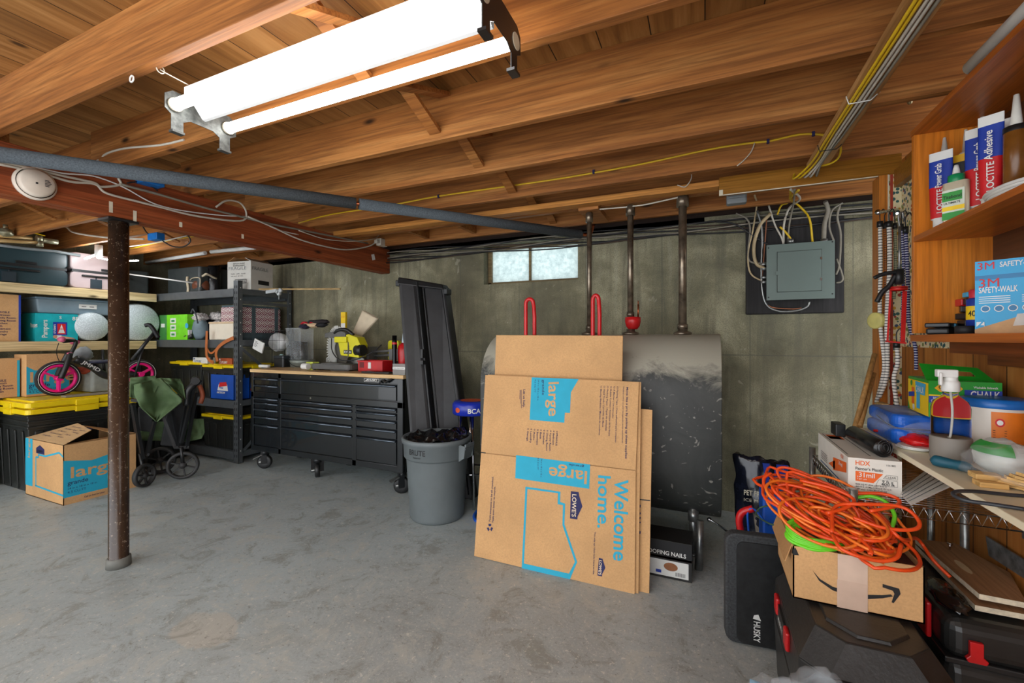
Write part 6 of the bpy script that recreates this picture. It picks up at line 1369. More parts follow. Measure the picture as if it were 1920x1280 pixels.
MB().cyl(A(1686, 533), A(1686, 505), .016, 14).tube(spl([A(1680, 510), A(1662, 512), A(1650, 516), A(1639, 521)]), .008, 8).tube(spl([A(1680, 515), A(1668, 535), A(1654, 548), A(1644, 566)]), [.010]*19, 8).build('trigger_handle', BLK, cg, True)
kn = AY(1637, 601, 2.80); solo('yellow_disc', MB().lathe([(0, 0), (.038, 0), (.042, .006), (.042, .026), (.036, .030), (0, .030)], kn+V((.025, 0, 0)), (-.85, -.5, 0), 30), M('pale_yellow_plastic', (222, 212, 128), .45), 'round pale yellow plastic disc stuck on the door post', 'disc')
mb = MB()
for a, b in (((1603, 802), (1640, 664)), ((1612, 800), (1638, 700))): mb = MB().tube([AY(*a, 2.60), AY(*b, 2.80)], .012, 10); solo('wooden_pole', mb, wood('broom_handle', (166, 118, 60), (196, 148, 88), (214, 172, 112), 2, knots=False), ('long round broom handle leaning on the door post' if a[0] == 1603 else 'shorter wooden stick beside the broom handle'), 'pole')
solo('upright_stud', MB().box(.80, 2.70, 0, .83, 2.79, .96), wood('pale_stud', (190, 150, 92), (216, 182, 122), (226, 198, 146), 2), 'short pale lumber offcut standing against the door post', 'lumber')
# ================================================================ BENCH
BT = .90
MELA = M('cream_melamine', (232, 222, 192), .45, var=.05, sc_=5)
mb = MB().box(.603, .62, BT-.018, .925, 2.30, BT); bo = solo('bench_board', mb, MELA, 'long cream white board forming the bench top along the right wall', 'board', bevel=.002)
solo('bench_post', MB().cyl((.88, 2.146, 0), (.88, 2.146, BT-.018), .013, 14).lathe([(.013, .80), (.022, .80), (.022, .85), (.013, .85)], (.88, 2.146, 0), n=16), GRYM, 'galvanised round post under the far end of the bench board', 'post')
ws = T('wire_shelf', 'chrome wire shelf with round posts under the bench carrying the painters plastic', 'shelf', (.66, 2.07, 0))
for x in (.45, .865):
    for y in (1.77, 2.365): 
        MB().cyl((x, y, 0 if y > 2 else .695), (x, y, .785 if x < .5 else .80), .0125, 14).build('post', GRYM, ws, True)
mb = MB()
for z in (.750, .715):
    mb.tube([(.45, 1.77, z), (.865, 1.77, z), (.865, 2.365, z), (.45, 2.365, z)], .003, 6, closed=True)
for k in range(24):
    y = 1.79+k*.0245; mb.tube([(.45, y, .752), (.865, y, .752)], .0018, 5)
for x in (.45, .865):
    for k in range(20):
        y = 1.77+k*.03; mb.tube([(x, y, .750), (x, y+.015, .715), (x, y+.03, .750)], .0018, 5)
for k in range(14):
    x = .45+k*.03; mb.tube([(x, 1.77, .750), (x+.015, 1.77, .715), (x+.03, 1.77, .750)], .0018, 5)
mb.build('wire_deck', CHROME, ws, True)
def pr_hdx(Fd):
    f = Fd['f']; f.text('HDX', .14, .80, .022, 2, .03, .040); f.text("Painter's Plastic", .14, .66, .014, 1, .01, .075); f.text('156 882', .72, .84, .008, 1)
    f.poly([(.14, .33), (.14, .62), (.66, .60), (.48, .31)], 2); f.text('.31mil', .17, .46, .022, 3, .02, .048, l=2); f.text('7.87 um', .17, .38, .008, 3, 0, .026, l=2)
    for r in ((.66, .47, .92, .58), (.52, .26, .92, .43)): f.line([(r[0], r[1]), (r[2], r[1]), (r[2], r[3]), (r[0]+.06, r[3]), (r[0], r[1])], .0008, 1)
    f.text('CLEAR', .70, .49, .010, 1, .0, .028); f.text('9 ft x', .64, .35, .012, 1, .01, .030); f.text('400 ft', .62, .275, .012, 1, .01, .036)
    for k, s in enumerate(['3600 SQ FT (334 m2) / 9 FT X', '400 FT X .31 MIL (2.74 m X 121 m X', '7.87 um) / 5.45 LBS (2.47 kg)']): f.text(s, .14, .22-k*.07, .007, 1, .01, .085+.012*(k == 1))
    f = Fd['l']; f.poly([(.40, .25), (.62, .55), (.62, .25)], 2); f.poly([(.56, .18), (.96, .50), (.96, .80), (.56, .60)], 2); f.text('HDX', .80, .82, .02, 2, .03, .035); f.text('.31mil', .74, .55, .02, 3, .02, .05, l=2); f.rect(.1, .05, .94, .10, 4)
    for k in range(5): f.rect(.12, .2+k*.06, .36, .22+k*.06, 1)
    f = Fd['t']; f.rect(.1, .2, .4, .85, 0); f.rect(.12, .72, .45, .92, 2); f.rect(.06, .1, .08, .95, 1); f.rect(.5, .1, .52, .9, 1)
WC2 = M('white_glossy_card', (226, 222, 212), .5, var=.04)
carton('painters_plastic_box', 'white and orange box of painters plastic standing on the wire shelf', .452, 1.834, .757, .597, 2.26, .873, WC2, pr=pr_hdx, extra=(INK, ORGI, WHT, M('blue_grey_ink', (60, 90, 120), .5)))
mb = MB().lathe([(0, 0), (.008, .0), (.027, .002), (.029, .006), (.029, .27), (.025, .274), (0, .274)], (.560, 1.87, .903), (-.05, 1, 0), 26)
for k in range(4): mb.tube([V((.560, 1.868, .908))+V((.006+.006*k, 0, 0))*1.0+V(((.007*k)*(math.cos(a)-1), 0, (.006+.007*k)*math.sin(a))) for a in [i*PI/8 for i in range(16)]], .0012, 5, closed=True)
solo('black_plastic_roll', mb, MATS['black_film'], 'roll of black plastic sheeting lying on the painters plastic box', 'roll')
solo('black_strap_end', MB().box(.50, 2.2, .873, .535, 2.28, .925), BLK, 'small black plastic block at the far end of the painters plastic box', 'block', bevel=.004)
# white ribbed panels under the bench
P = [AZ(1684, 920, .77), AZ(1708, 944, .77), AZ(1785, 908, .80), AZ(1740, 878, .80)]
mb = MB().hexa([p-V((0, 0, .006)) for p in P]+P)
for k in range(1, 6):
    a, b = P[0].lerp(P[1], k/6), P[3].lerp(P[2], k/6); mb.tube([a+V((0, 0, .001)), b+V((0, 0, .001))], .0012, 4, 1)
solo('ribbed_panel', mb, [WHT, GRY], 'white ribbed plastic panel propped under the bench board', 'panel')
# things on the bench
CF = clear('clear_film', (.9, .95, 1), .10, .13, .8, 14)
BTP = M('blue_tarp', (24, 92, 190), .35, var=.3, sc_=14, bmp=.6)
p = V((.72, 2.13, BT)); bt2 = T('folded_blue_tarp', 'folded blue tarp in clear film on the far end of the bench', 'tarp', p)
MB().prism(rrect(.20, .30, .03), (0, 0, 0), (1, 0, 0), (0, 1, 0), (0, 0, .055)).prism(rrect(.19, .29, .03), (0, 0, .058), (1, 0, 0), (0, 1, 0), (0, 0, .050)).build('folded_layers', BTP, bt2, bevel=.014, seg=3)
MB().blob((-.01, 0, .056), (.118, .17, .062), .10, 3.5, 3, flat=-.055).build('clear_wrapper', CF, bt2)
MB().tube(spl([(-.11, -.02, .085), (-.09, -.10, .06), (-.02, -.16, .05), (.05, -.165, .05)]), .0016, 5).build('black_tie', WIREK, bt2)
p = AZ(1702, 822, BT); solo('red_film_packet', MB().blob((.690, 2.0, BT+.022), (.05, .085, .024), .25, 3, 5, flat=-.021).tube(spl([(.66, 2.07, BT+.03), (.63, 2.12, BT+.022), (.615, 2.15, BT+.018)]), .006, 6), M('red_film', (214, 24, 28), .25, var=.3, sc_=30), 'shiny red plastic packet in front of the blue tarp', 'packet')
for k in range(3): solo('white_plate', MB().lathe([(0, 0), (.036, 0), (.052, .006), (.052, .008), (.036, .003), (0, .003)], (.665+.002*k, 1.93-.004*k, BT+.0035*k), n=36), WHT, ['bottom', 'middle', 'top'][k]+' white plastic lid of the small stack in front of the red packet', 'lid', 'white plastic lids on the bench')
ck = T('chalk_box', 'green and yellow sidewalk chalk box with a handle on top of the blue tarp', 'box', (.705, 1.945, 1.012), rz=-math.radians(5))
w_, d_, h_ = .178, .22, .125
mb = MB().box(0, 0, 0, w_, d_, h_); GRC = M('green_card', (28, 150, 40), .35, var=.05)
f = Face(mb, (0, 0, 0), (w_, 0, 0), (0, 0, h_)); f.rect(0, 0, .5, .62, 1); f.poly([(0, 0), (.14, .0), (.0, .5)], 0, 1); f.poly([(.08, .80), (.16, .70), (.42, .70), (.48, .80), (.42, .92), (.16, .92)], 3, 1); f.text('Crayola', .14, .78, .018, 4, .02, .045, l=2)
f.rect(.0, .40, .45, .58, 5, 2); f.text('BRIGHT, BOLD', .06, .50, .010, 6, .02, .055, l=3); f.text('CRAYOLA COLORS!', .03, .425, .010, 6, .02, .068, l=3); f.rect(.10, .02, .35, .34, 2, 1)
f.rect(.5, .0, 1, .78, 5, 1); f.poly([(.5, 0), (.5, .12), (.62, 0)], 3, 2); f.poly([(.90, 0), (1, 0), (1, .6), (.97, .3)], 3, 2); f.text('Washable Sidewalk', .62, .83, .010, 6, .02, .058, l=3); f.text('CHALK', .58, .57, .034, 6, .05, .070, l=3); f.rect(.58, .18, .9, .3, 7, 2)
f = Face(mb, (0, d_, 0), (0, -d_, 0), (0, 0, h_)); f.rect(0, 0, 1, .92, 1); f.poly([(0, 0), (.12, 0), (0, .3)], 0, 1); f.disc(.20, .82, .014, 3, 1); f.disc(.20, .82, .011, 8, 2); f.poly([(.40, .9), (.44, .55), (.86, .55), (.90, .88)], 9, 2); f.text('CHALK', .42, .60, .032, 6, .04, .09, l=3); f.rect(.45, .12, .62, .55, 9, 1); f.rect(.20, .2, .34, .7, 10, 1); f.poly([(.06, .38), (.36, .44), (.36, .58), (.06, .52)], 5, 3); f.disc(.30, .12, .012, 6, 1)
mb.build('box_body', [GRC, YELI, REDI, M('crayon_gold', (244, 176, 20), .4), INK, BLUI, WHT, M('purple_ink', (96, 50, 130), .5), GREENI, LBLUI, ORGI], ck)
hn = MB(); a = V((.01, d_*.5, h_)); hn.bar(a+V((0, 0, 0)), V((.17, d_*.5, h_)), .003, .002); Q = [V((.00, .02, h_)), V((w_, .04, h_)), V((w_*.86, .10, h_+.042)), V((-.005, .08, h_+.055))]
def hp(a, b): return Q[0].lerp(Q[1], a).lerp(Q[3].lerp(Q[2], a), b)
for (a0, b0, a1, b1) in ((0, 0, 1, .32), (0, .68, 1, 1), (0, .32, .22, .68), (.80, .32, 1, .68)):
    P = [hp(a0, b0), hp(a1, b0), hp(a1, b1), hp(a0, b1)]; hn.hexa([p-V((0, .0, .002)) for p in P]+P)
hn.build('handle', GRC, ck)
sp = T('glass_spray_bottle', 'clear glass spray bottle with grey silicone foot and white nozzle on the bench', 'bottle', (.705, 1.80, BT))
mb = MB().lathe([(.044, .065), (.046, .07), (.046, .165), (.040, .185), (.022, .20), (.018, .21), (.018, .222)], n=32)
m, nt, b_ = base_mat('clear_glass'); b_.inputs['Transmission Weight'].default_value = 1; b_.inputs['Roughness'].default_value = .02; b_.inputs['IOR'].default_value = 1.12; GLS = m
mb.build('glass_body', GLS, sp)
MB().lathe([(0, 0), (.046, .0), (.049, .008), (.049, .072), (.047, .075), (.0, .07)], n=32).build('silicone_foot', M('grey_silicone', (138, 132, 124), .6, var=.03), sp)
MB().lathe([(.020, .215), (.022, .218), (.022, .245), (.017, .25), (.017, .262), (0, .262)], n=22).cbox((-.012, -.006, .272), (.05, .022, .024)).cbox((-.03, -.016, .255), (.008, .014, .04)).build('spray_head', WHT, sp, bevel=.003)
MB().tube(spl([(.0, 0, .215), (.004, 0, .15), (.0, 0, .08), (-.006, 0, .072)]), .003, 8).build('dip_tube', MATS['translucent_white'], sp)
tu = T('detergent_tub', 'round white tub with a blue lid and orange label on the bench', 'tub', (.840, 1.87, BT))
hz = AY(1867, 757, 1.83).z-BT; mb = MB().lathe([(0, 0), (.062, 0), (.066, .01), (.074, hz-.01), (.074, hz), (0, hz)], n=40); mb.build('tub_body', M('translucent_white_tub', (222, 216, 206), .35, var=.03), tu)
MB().lathe([(.079, hz-.012), (.081, hz-.008), (.081, hz+.012), (.07, hz+.016), (.0, hz+.012)], n=40).build('lid', M('blue_lid', (24, 100, 178), .35), tu)
lb = MB(); 
def tubp(a, z, r=.0): rr = .0665+.0078*(z/hz)+r; return (rr*math.sin(a), -rr*math.cos(a), z)
n = 12; a0, a1 = -.55, .55
lb.add([tubp(a0+(a1-a0)*k/n, z, .001) for z in (hz*.12, hz*.88) for k in range(n+1)], [(k, k+1, n+2+k, n+1+k) for k in range(n)], 0, True)
lb.add([tubp(-.30+.14*math.cos(t), hz*.70+.013*math.sin(t), .0018) for t in [i*PI/9 for i in range(18)]], [tuple(range(18))], 1)
lb.add([tubp(-.30+.09*math.cos(t), hz*.70+.008*math.sin(t), .0024) for t in [i*PI/9 for i in range(18)]], [tuple(range(18))], 2)
for k in range(4): lb.add([tubp(-.5, hz*(.56-.04*k), .0018), tubp(-.1, hz*(.56-.04*k), .0018), tubp(-.1, hz*(.57-.04*k), .0018), tubp(-.5, hz*(.57-.04*k), .0018)], [(0, 1, 2, 3)], 3)
lb.build('label', [M('orange_label', (222, 118, 30), .45), REDI, WHT, M('dark_brown_ink', (90, 50, 20), .6)], tu)
p = V((.655, 1.655, BT)); sd_ = T('screwdriver', 'teal handled screwdriver lying at the bench edge by the plastic bag', 'screwdriver', p)
MB().tube(spl([(-.035, .045, .018), (-.02, .03, .018), (.01, .0, .018), (.03, -.02, .018)], 4), [.004, .010, .0155, .0165, .0165, .0160, .015, .014, .0145, .0155, .015, .012, .008][:13], 12).build('handle', M('dark_teal_grip', (20, 84, 104), .45), sd_)
MB().cyl((.03, -.02, .018), (.07, -.06, .006), .004, 8).build('shank', CHROME, sd_)
wp = T('wet_wipes_pack', 'green and white wipes packet in clear film on the bench', 'packet', (.76, 1.66, BT))
WPM = M('white_soft_pack', (222, 226, 220), .35)
mb = MB().blob((.0, 0, .05), (.055, .075, .05), .12, 3, 8, flat=-.048); mb.build('pack_body', WPM, wp)
g = MB(); R = Matrix.Rotation(-.5, 3, 'Y')
def wpp(a, b): 
    t_ = PI*(.16+.34*b); an = PI+(-.5+1.9*a); return V((.062*math.sin(t_)*math.cos(an)*1.0, .082*math.sin(t_)*math.sin(an), .05+.056*math.cos(t_)))
for (a0, b0, a1, b1, mm) in ((.0, .15, 1, .75, 0),):
    N_ = 8; g.add([wpp(a0+(a1-a0)*i/N_, b0+(b1-b0)*j/4) for j in range(5) for i in range(N_+1)], [(j*(N_+1)+i, j*(N_+1)+i+1, (j+1)*(N_+1)+i+1, (j+1)*(N_+1)+i) for j in range(4) for i in range(N_)], 0, True)
g.build('green_print', GREENI, wp)
MB().blob((-.03, -.08, .045), (.075, .11, .05), .45, 3, 12, flat=-.044).build('clear_bag', CF, wp)
sh = MB()
for k in range(9):
    a = -.9+.22*k; R = Matrix.Rotation(a, 3, 'Z') @ Matrix.Rotation(.05*k, 3, 'Y'); 
    sm_ = MB().hexa([R @ V(q)+V((.735+.004*k, 1.50-.006*k, BT+.004+.006*k)) for q in ((-.06, -.012, 0), (.07, -.012, 0), (.07, .012, 0), (-.06, .012, 0), (-.06, -.012, .007), (.07, -.012, .002), (.07, .012, .002), (-.06, .012, .007))])
    solo('wood_shim', sm_, wood('pale_shim_wood', (214, 166, 96), (232, 190, 122), (240, 208, 148), 0, knots=False), 'thin tapered wood shim in the fanned pile on the bench, %s' % ['lowest', 'second from the bottom', 'third from the bottom', 'fourth from the bottom', 'middle one', 'fourth from the top', 'third from the top', 'second from the top', 'topmost'][k], 'shim', 'wood shims on the bench')
for k in range(2): solo('wood_block', MB().box(.645, 1.50+.02*k, BT+.015*k, .70, 1.54+.02*k, BT+.014+.015*k), MATS['pale_shim_wood'], ['lower', 'upper'][k]+' thick pale wood block at the front of the shim pile', 'wood block', bevel=.002)
mb = MB().tube(spl([AZ(1925, 955, .907), AZ(1860, 945, .907), AZ(1812, 938, .907), AZ(1788, 928, .91), AZ(1795, 921, .915), AZ(1830, 921, .912), AZ(1880, 926, .907), AZ(1925, 930, .907)]), .0045, 8)
solo('black_hose_loop', mb, M('dark_grey_hose', (46, 50, 56), .4), 'dark grey rubber hose looped over the bench edge', 'hose')
# ================================================================ CASES, CARTON AND CORDS AT LOWER RIGHT
pd = T('folding_work_pad', 'black pad with a raised rim and white lettering standing on the floor', 'pad', (.28, 2.06, 0), rz=.10)
mb = MB().prism(rrect(.40, .46, .04, 6, 0, .235), (0, 0, 0), (1, 0, 0), (0, 0, 1), (0, .05, 0)); mb.build('shell', M('speckled_black_foam', (54, 56, 58), .7, var=.35, sc_=120), pd, bevel=.008)
mb = MB().prism(rrect(.34, .42, .03, 6, .012, .225), (0, -.006, 0), (1, 0, 0), (0, 0, 1), (0, .01, 0)); mb.text('HUSKY', (-.095, -.008, .115), (0, 0, -1), (1, 0, 0), .034, .085, .03, 1); mb.flat([(-.098, -.008, .125), (-.068, -.008, .120), (-.078, -.008, .145), (-.094, -.008, .14)], 1)
mb.build('face_panel', [M('matte_black_panel', (30, 31, 32), .5, var=.3, sc_=40), WHT], pd)
cs1 = T('tool_case', 'large chamfered black tool case with red latches under the orange cords', 'case', (.43, 1.72, 0))
CB = M('textured_black_case', (38, 38, 38), .4, var=.2, sc_=20, bmp=.2)
x0, x1, y0, y1 = -.185, .185, -.30, .28
def octa(z0, z1, i0, i1, c=.06):
    def o8(i): X0, X1, Y0_, Y1_ = x0+i, x1-i, y0+i, y1-i; return [(X0+c, Y0_), (X1-c, Y0_), (X1, Y0_+c), (X1, Y1_-c), (X1-c, Y1_), (X0+c, Y1_), (X0, Y1_-c), (X0, Y0_+c)]
    a, b = o8(i0), o8(i1); return [(*p, z0) for p in a]+[(*p, z1) for p in b]
FC = [tuple(reversed(range(8))), tuple(range(8, 16))]+[(i, (i+1) % 8, 8+(i+1) % 8, 8+i) for i in range(8)]
mb = MB().add(octa(0, .22, .01, .0), FC).add(octa(.228, .36, .0, .004), FC).add(octa(.36, .44, .004, .055), FC).add(octa(.20, .24, .006, .006), FC)
mb.build('case_shell', CB, cs1, bevel=.004)
mb = MB().add(octa(.438, .448, .085, .09), FC); mb.build('raised_lid_panel', CB, cs1, bevel=.002)
mb = MB(); mb.hexa([(-.10, y0-.006, .26), (.12, y0-.006, .26), (.12, y0-.006, .36), (-.10, y0-.006, .36), (-.09, y0+.0, .26), (.11, y0+.0, .26), (.11, y0, .36), (-.09, y0, .36)]); mb.build('front_panel', CB, cs1)
for y in (-.08, .12): MB().box(x0-.010, y-.028, .285, x0+.004, y+.022, .345).build('latch', RED, cs1, bevel=.006)
mb = MB(); mb.box(x0-.004, -.03, .26, x0+.004, .09, .33); mb.text('HUSKY', (x0-.0045, .085, .275), (0, -1, 0), (0, 0, 1), .03, .095, .02, 1); mb.build('side_badge', [CB, WHT], cs1)
MB().tube(spl([(-.07, y0, .20), (-.06, y0-.03, .20), (.08, y0-.03, .20), (.09, y0, .20)]), .014, 10).build('carry_handle', BLK, cs1)
cs2 = T('tool_case', 'rounded black plastic tool case with a red latch at the right edge', 'case', (.79, 1.93, 0))
mb = MB().box(-.135, -.23, 0, .132, .22, .33).box(-.135, -.235, .335, .132, .225, .455); mb.build('case_shell', M('smooth_black_case', (40, 40, 39), .32, var=.2, sc_=10), cs2, bevel=.035, seg=4)
MB().box(-.140, -.238, .325, .133, .228, .343).build('seam_band', BLK, cs2, bevel=.004)
MB().prism([(-.02, -.03), (.02, -.03), (.025, -.02), (.014, -.01), (.014, .03), (-.016, .03), (-.016, -.01), (-.025, -.02)], (-.072, -.236, .375), (1, 0, 0), (0, 0, 1), (0, -.012, 0)).build('latch', RED, cs2, bevel=.002)
MB().box(-.150, -.15, .34, -.136, -.02, .45).build('side_latch', RED, cs2, bevel=.006)
# shipping carton with cords
ac = T('shipping_carton', 'open shipping carton with a curved black arrow print holding the cords', 'box', (.423, 1.795, .45))
w2_, d2_, h2_ = .163, .155, .165; mb = MB(); th = .004
mb.box(-w2_, -d2_, 0, w2_, d2_, .004).box(-w2_, -d2_, 0, w2_, -d2_+th, h2_).box(-w2_, d2_-th, 0, w2_, d2_, h2_).box(-w2_, -d2_, 0, -w2_+th, d2_, h2_).box(w2_-th, -d2_, 0, w2_, d2_, h2_)
f = Face(mb, (-w2_, -d2_, 0), (2*w2_, 0, 0), (0, 0, h2_))
up_ = [(.16, .60), (.22, .46), (.32, .36), (.45, .32), (.58, .33), (.70, .38), (.76, .42)]; dn_ = [(.16, .60), (.215, .42), (.32, .29), (.45, .24), (.58, .25), (.70, .32), (.775, .39)]
for i in range(6): f.poly([up_[i], dn_[i], dn_[i+1], up_[i+1]] if i else [up_[0], dn_[1], up_[1]], 1)
f.poly([(.70, .58), (.82, .55), (.83, .46), (.78, .27), (.765, .28), (.785, .44), (.775, .49), (.70, .52)], 1)
f.poly([(.0, .83), (.05, .84), (.02, .98), (.0, .93)], 1)
f.rect(.36, -.0, .59, 1.0, 2, 2); f.rect(.355, .0, .585, .52, 3, 3)
f2 = Face(mb, (-w2_, d2_, 0), (0, -2*d2_, 0), (0, 0, h2_)); f2.poly([(.95, .83), (1, .84), (1, .95), (.985, .98)], 1)
mb.build('carton_body', [CARD, INK, M('paper_tape', (206, 180, 160), .5, var=.06), M('paper_tape_low', (200, 172, 152), .5, var=.06)], ac)
MB().bar((-w2_, 0, h2_), (-w2_-.02, .0, h2_-.06), .28, .003).build('flap', CARDD, ac)
pn = V((.0, -.42, 1)).normalized(); pc = V((.42, 1.70, .665))
def coilp(px, py, o): return AP(px, py, pc+pn*o, pn)
ORC = M('orange_cord', (232, 78, 26), .35, var=.08); ORC2 = M('light_orange_cord', (238, 118, 34), .35, var=.08); LIM = M('lime_cord', (108, 208, 40), .4)
random.seed(11)
mb = MB(); P = []
for k in range(26):
    cx = 1572+random.uniform(-38, 42); cy = 968+random.uniform(-26, 26)+(cx-1570)*.35; A_ = random.uniform(66, 132); B_ = random.uniform(12, 46); ph = math.radians(random.uniform(20, 34)); z = random.uniform(-.015, .06)
    for i in range(16):
        a = 2*PI*i/16+k*.3; dx, dy = A_*math.cos(a), B_*math.sin(a); P.append(coilp(cx+dx*math.cos(ph)-dy*math.sin(ph), cy+dx*math.sin(ph)+dy*math.cos(ph), z+.018*math.sin(a*2+k)))
mb.tube(spl(P[:16*14], 3), .0052, 8)
ecd = T('orange_extension_cord', 'thick orange extension cord heaped in loops on the shipping carton', 'cord', (.42, 1.8, .60)); mb.build('cord', ORC, ecd, True)
mb = MB().tube(spl([coilp(1640, 960, .06), coilp(1690, 1010, .05), AZ(1720, 1010, .60), AZ(1750, 1050, .545), AZ(1782, 1082, .51)]), .0055, 8).tube(spl([coilp(1560, 1000, .07), coilp(1566, 950, .08), coilp(1620, 945, .09), coilp(1690, 950, .085), coilp(1722, 975, .075), coilp(1715, 992, .07), coilp(1660, 990, .07), coilp(1600, 970, .08)], 6), .0055, 8).tube(spl([coilp(1560, 1000, .07), coilp(1580, 1030, .075), coilp(1640, 1050, .06), coilp(1680, 1046, .06), coilp(1690, 1020, .06)], 6), .0055, 8)
mb.tube(spl([coilp(1500, 900, .07), coilp(1560, 915, .08), coilp(1600, 935, .08), coilp(1590, 950, .08), coilp(1550, 962, .08)], 6), .0055, 8).tube(spl([coilp(1590, 925, .06), coilp(1650, 925, .07), coilp(1683, 935, .07), coilp(1680, 948, .07), coilp(1630, 958, .07)], 6), .0055, 8)
mb.build('cord_loop', ORC, ecd, True)
mb = MB().tube(spl(P[16*14:], 3), .0046, 8); solo('light_orange_cord', mb, ORC2, 'thinner lighter orange cord tangled under the thick one', 'cord')
mb = MB(); P = []
for k in range(7):
    for i in range(12):
        a = 2*PI*i/12; P.append(coilp(1528+random.uniform(-4, 4)+52*math.cos(a), 1000+3*k-8+20*math.sin(a)+14*math.cos(a)*.6, .0-.004*k))
mb.tube(spl(P, 3), .0052, 8); solo('lime_green_cord', mb, LIM, 'coil of lime green cord at the left inside the shipping carton', 'cord')
mb = MB().tube(spl([coilp(1600, 935, .04), coilp(1630, 930, .06), coilp(1660, 940, .06), coilp(1677, 965, .05), coilp(1672, 990, .03)]), .006, 8); solo('lime_green_cord', mb, LIM, 'single lime green cord arching up behind the orange loops', 'cord')
mb = MB().blob((.29, 1.93, .66), (.018, .02, .05), .25, 3, 3); solo('pink_ribbon', mb, M('hot_pink_ribbon', (240, 60, 160), .5), 'short bright pink ribbon tied at the left end of the cords', 'ribbon')
mb = MB().tube(spl([AX(1440, 948, .25), AX(1425, 952, .22), AX(1418, 965, .21), AX(1440, 980, .23), AX(1470, 990, .27), AX(1480, 1000, .30)]), .0035, 6); solo('green_cord_end', mb, M('dark_green_cord', (60, 92, 68), .5), 'thin dark green cord hanging out over the left carton side', 'cord')
solo('orange_clamp', MB().bar((.355, 1.68, .60), (.385, 1.665, .645), .012, .01).bar((.40, 1.66, .61), (.375, 1.68, .645), .012, .01), M('amber_plastic', (240, 148, 30), .4), 'small amber plastic clamp at the front inside the carton', 'clamp')
mb = MB(); mb.cbox((.43, 1.78, .53), (.30, .26, .14)); 
for k in range(10): mb.flat([(.33+k*.012, 1.66, .6012), (.337+k*.012, 1.66, .6012), (.337+k*.012, 1.70, .6012), (.33+k*.012, 1.70, .6012)], 1)
solo('packaged_hardware', mb, [M('dark_red_card', (90, 24, 26), .5, var=.5, sc_=30), WHT], 'dark red printed hardware packs filling the shipping carton', 'package')
# plywood sheets on the right case
PLY = wood('plywood_face', (136, 98, 66), (164, 124, 88), (184, 146, 108), 1, .9, knots=False); PLE = M('pale_ply_edge', (214, 202, 176), .6, var=.15, sc_=60)
def sheetp(quad, z, th, lab, fr_=False):
    P = [AZ(px, py, z) for px, py in quad]; 
    for p in P: p.x = min(p.x, .918)
    mb = MB(); n = len(P); mb.add([p-V((0, 0, th)) for p in P]+P, [tuple(reversed(range(n)))]+[(i, (i+1) % n, n+(i+1) % n, n+i) for i in range(n)], 1).add([p+V((0, 0, .0004)) for p in P], [tuple(range(n))], 0)
    if fr_:
        c = AZ(1806, 1062, z+.001); mb.flat([c+V((.012*math.cos(a)*1.0, .05*math.sin(a), 0)) for a in [i*PI/8 for i in range(16)]], 2)
    return solo('plywood_sheet', mb, [PLY, PLE, M('glue_smear', (196, 176, 140), .5)], lab, 'plywood', 'plywood sheets on the case')
sheetp([(1836, 1113), (1925, 1130), (1925, 1078), (1790, 1018), (1716, 1010)], .512, .016, 'upper plywood sheet with a glue smear and an upright bolt', True)
sheetp([(1828, 1134), (1925, 1152), (1925, 1085), (1790, 1025), (1716, 1020)], .484, .016, 'lower plywood sheet directly on the right tool case')
q = AZ(1781, 1030, .512); solo('screw', MB().cyl(q, q+V((0, 0, .022)), .003, 8).lathe([(0, .02), (.008, .02), (.008, .025), (0, .025)], q, n=10), CHROME, 'single steel bolt standing up from the upper plywood sheet', 'screw')
solo('black_bag', MB().blob((.695, 1.80, .475), (.035, .10, .025), .35, 3, 4, flat=-.02), BAG, 'shiny black plastic bag scrap between the cord carton and the plywood', 'bag')
P = [AX(1852, 1005, .915), AX(1925, 1050, .915), AX(1925, 1085, .915), AX(1858, 1042, .915)]
mb = MB().hexa(P+[p+V((-.006, 0, 0)) for p in P]); solo('metal_flashing', mb, M('scuffed_grey_sheet', (120, 124, 126), .35, .4, .4, 30), 'scuffed grey metal flashing leaning on the panelling above the plywood', 'sheet')
# clear bag with blue towels at the bottom edge
TW = M('pale_blue_towel', (148, 190, 220), .9, var=.08, sc_=60, bmp=.4)
b0 = AZ(1500, 1262, .43)
def towel(c, r, L, ax, lab):
    mb = MB(); ax = V(ax).normalized(); x = ax.orthogonal().normalized(); y = ax.cross(x); c = V(c); P = []
    for i in range(70):
        a = i*.30; rr = r*(1-.9*i/70); P.append((rr*math.cos(a), rr*math.sin(a)))
    vs = []; n = len(P)
    for (a, b) in P: vs.append(c+x*a+y*b)
    for (a, b) in P: vs.append(c+x*a+y*b+ax*L)
    mb.add(vs, [(i, i+1, n+i+1, n+i) for i in range(n-1)], 0, True)
    mb.lathe([(r*.93, .004), (r*.93, L-.004)], c, ax, 30).lathe([(r*.80, .008), (r*.3, .012)], c, ax, 20, 0)
    o = solo('rolled_towel', mb, TW, lab, 'towel', 'rolled towels in the clear bag'); md = o.modifiers.new('s', 'SOLIDIFY'); md.thickness = .006; return o
towel((.235, 1.17, .415), .036, .20, (1, .12, -.1), 'rolled pale blue towel whose spiral end faces the camera')
towel((.10, 1.19, .42), .034, .11, (1, -.1, .0), 'rolled pale blue towel at the left inside the clear bag')
solo('towel_stack', MB().prism(rrect(.40, .16, .04), (.27, 1.2, 0), (1, 0, 0), (0, 1, 0), (0, 0, .375)).box(.18, 1.118, .35, .23, 1.122, .37), TW, 'stack of pale blue towels at the bottom of the clear bag', 'towel', bevel=.02)
solo('navy_cloth_tag', MB().cbox((.175, 1.135, .412), (.06, .05, .05)), M('navy_cloth', (18, 44, 110), .8), 'navy blue label cloth beside the rolled towels', 'cloth', bevel=.006)
mb = MB().blob((.27, 1.20, .24), (.235, .13, .25), .22, 3.4, 6, 40, 30, flat=-.238)
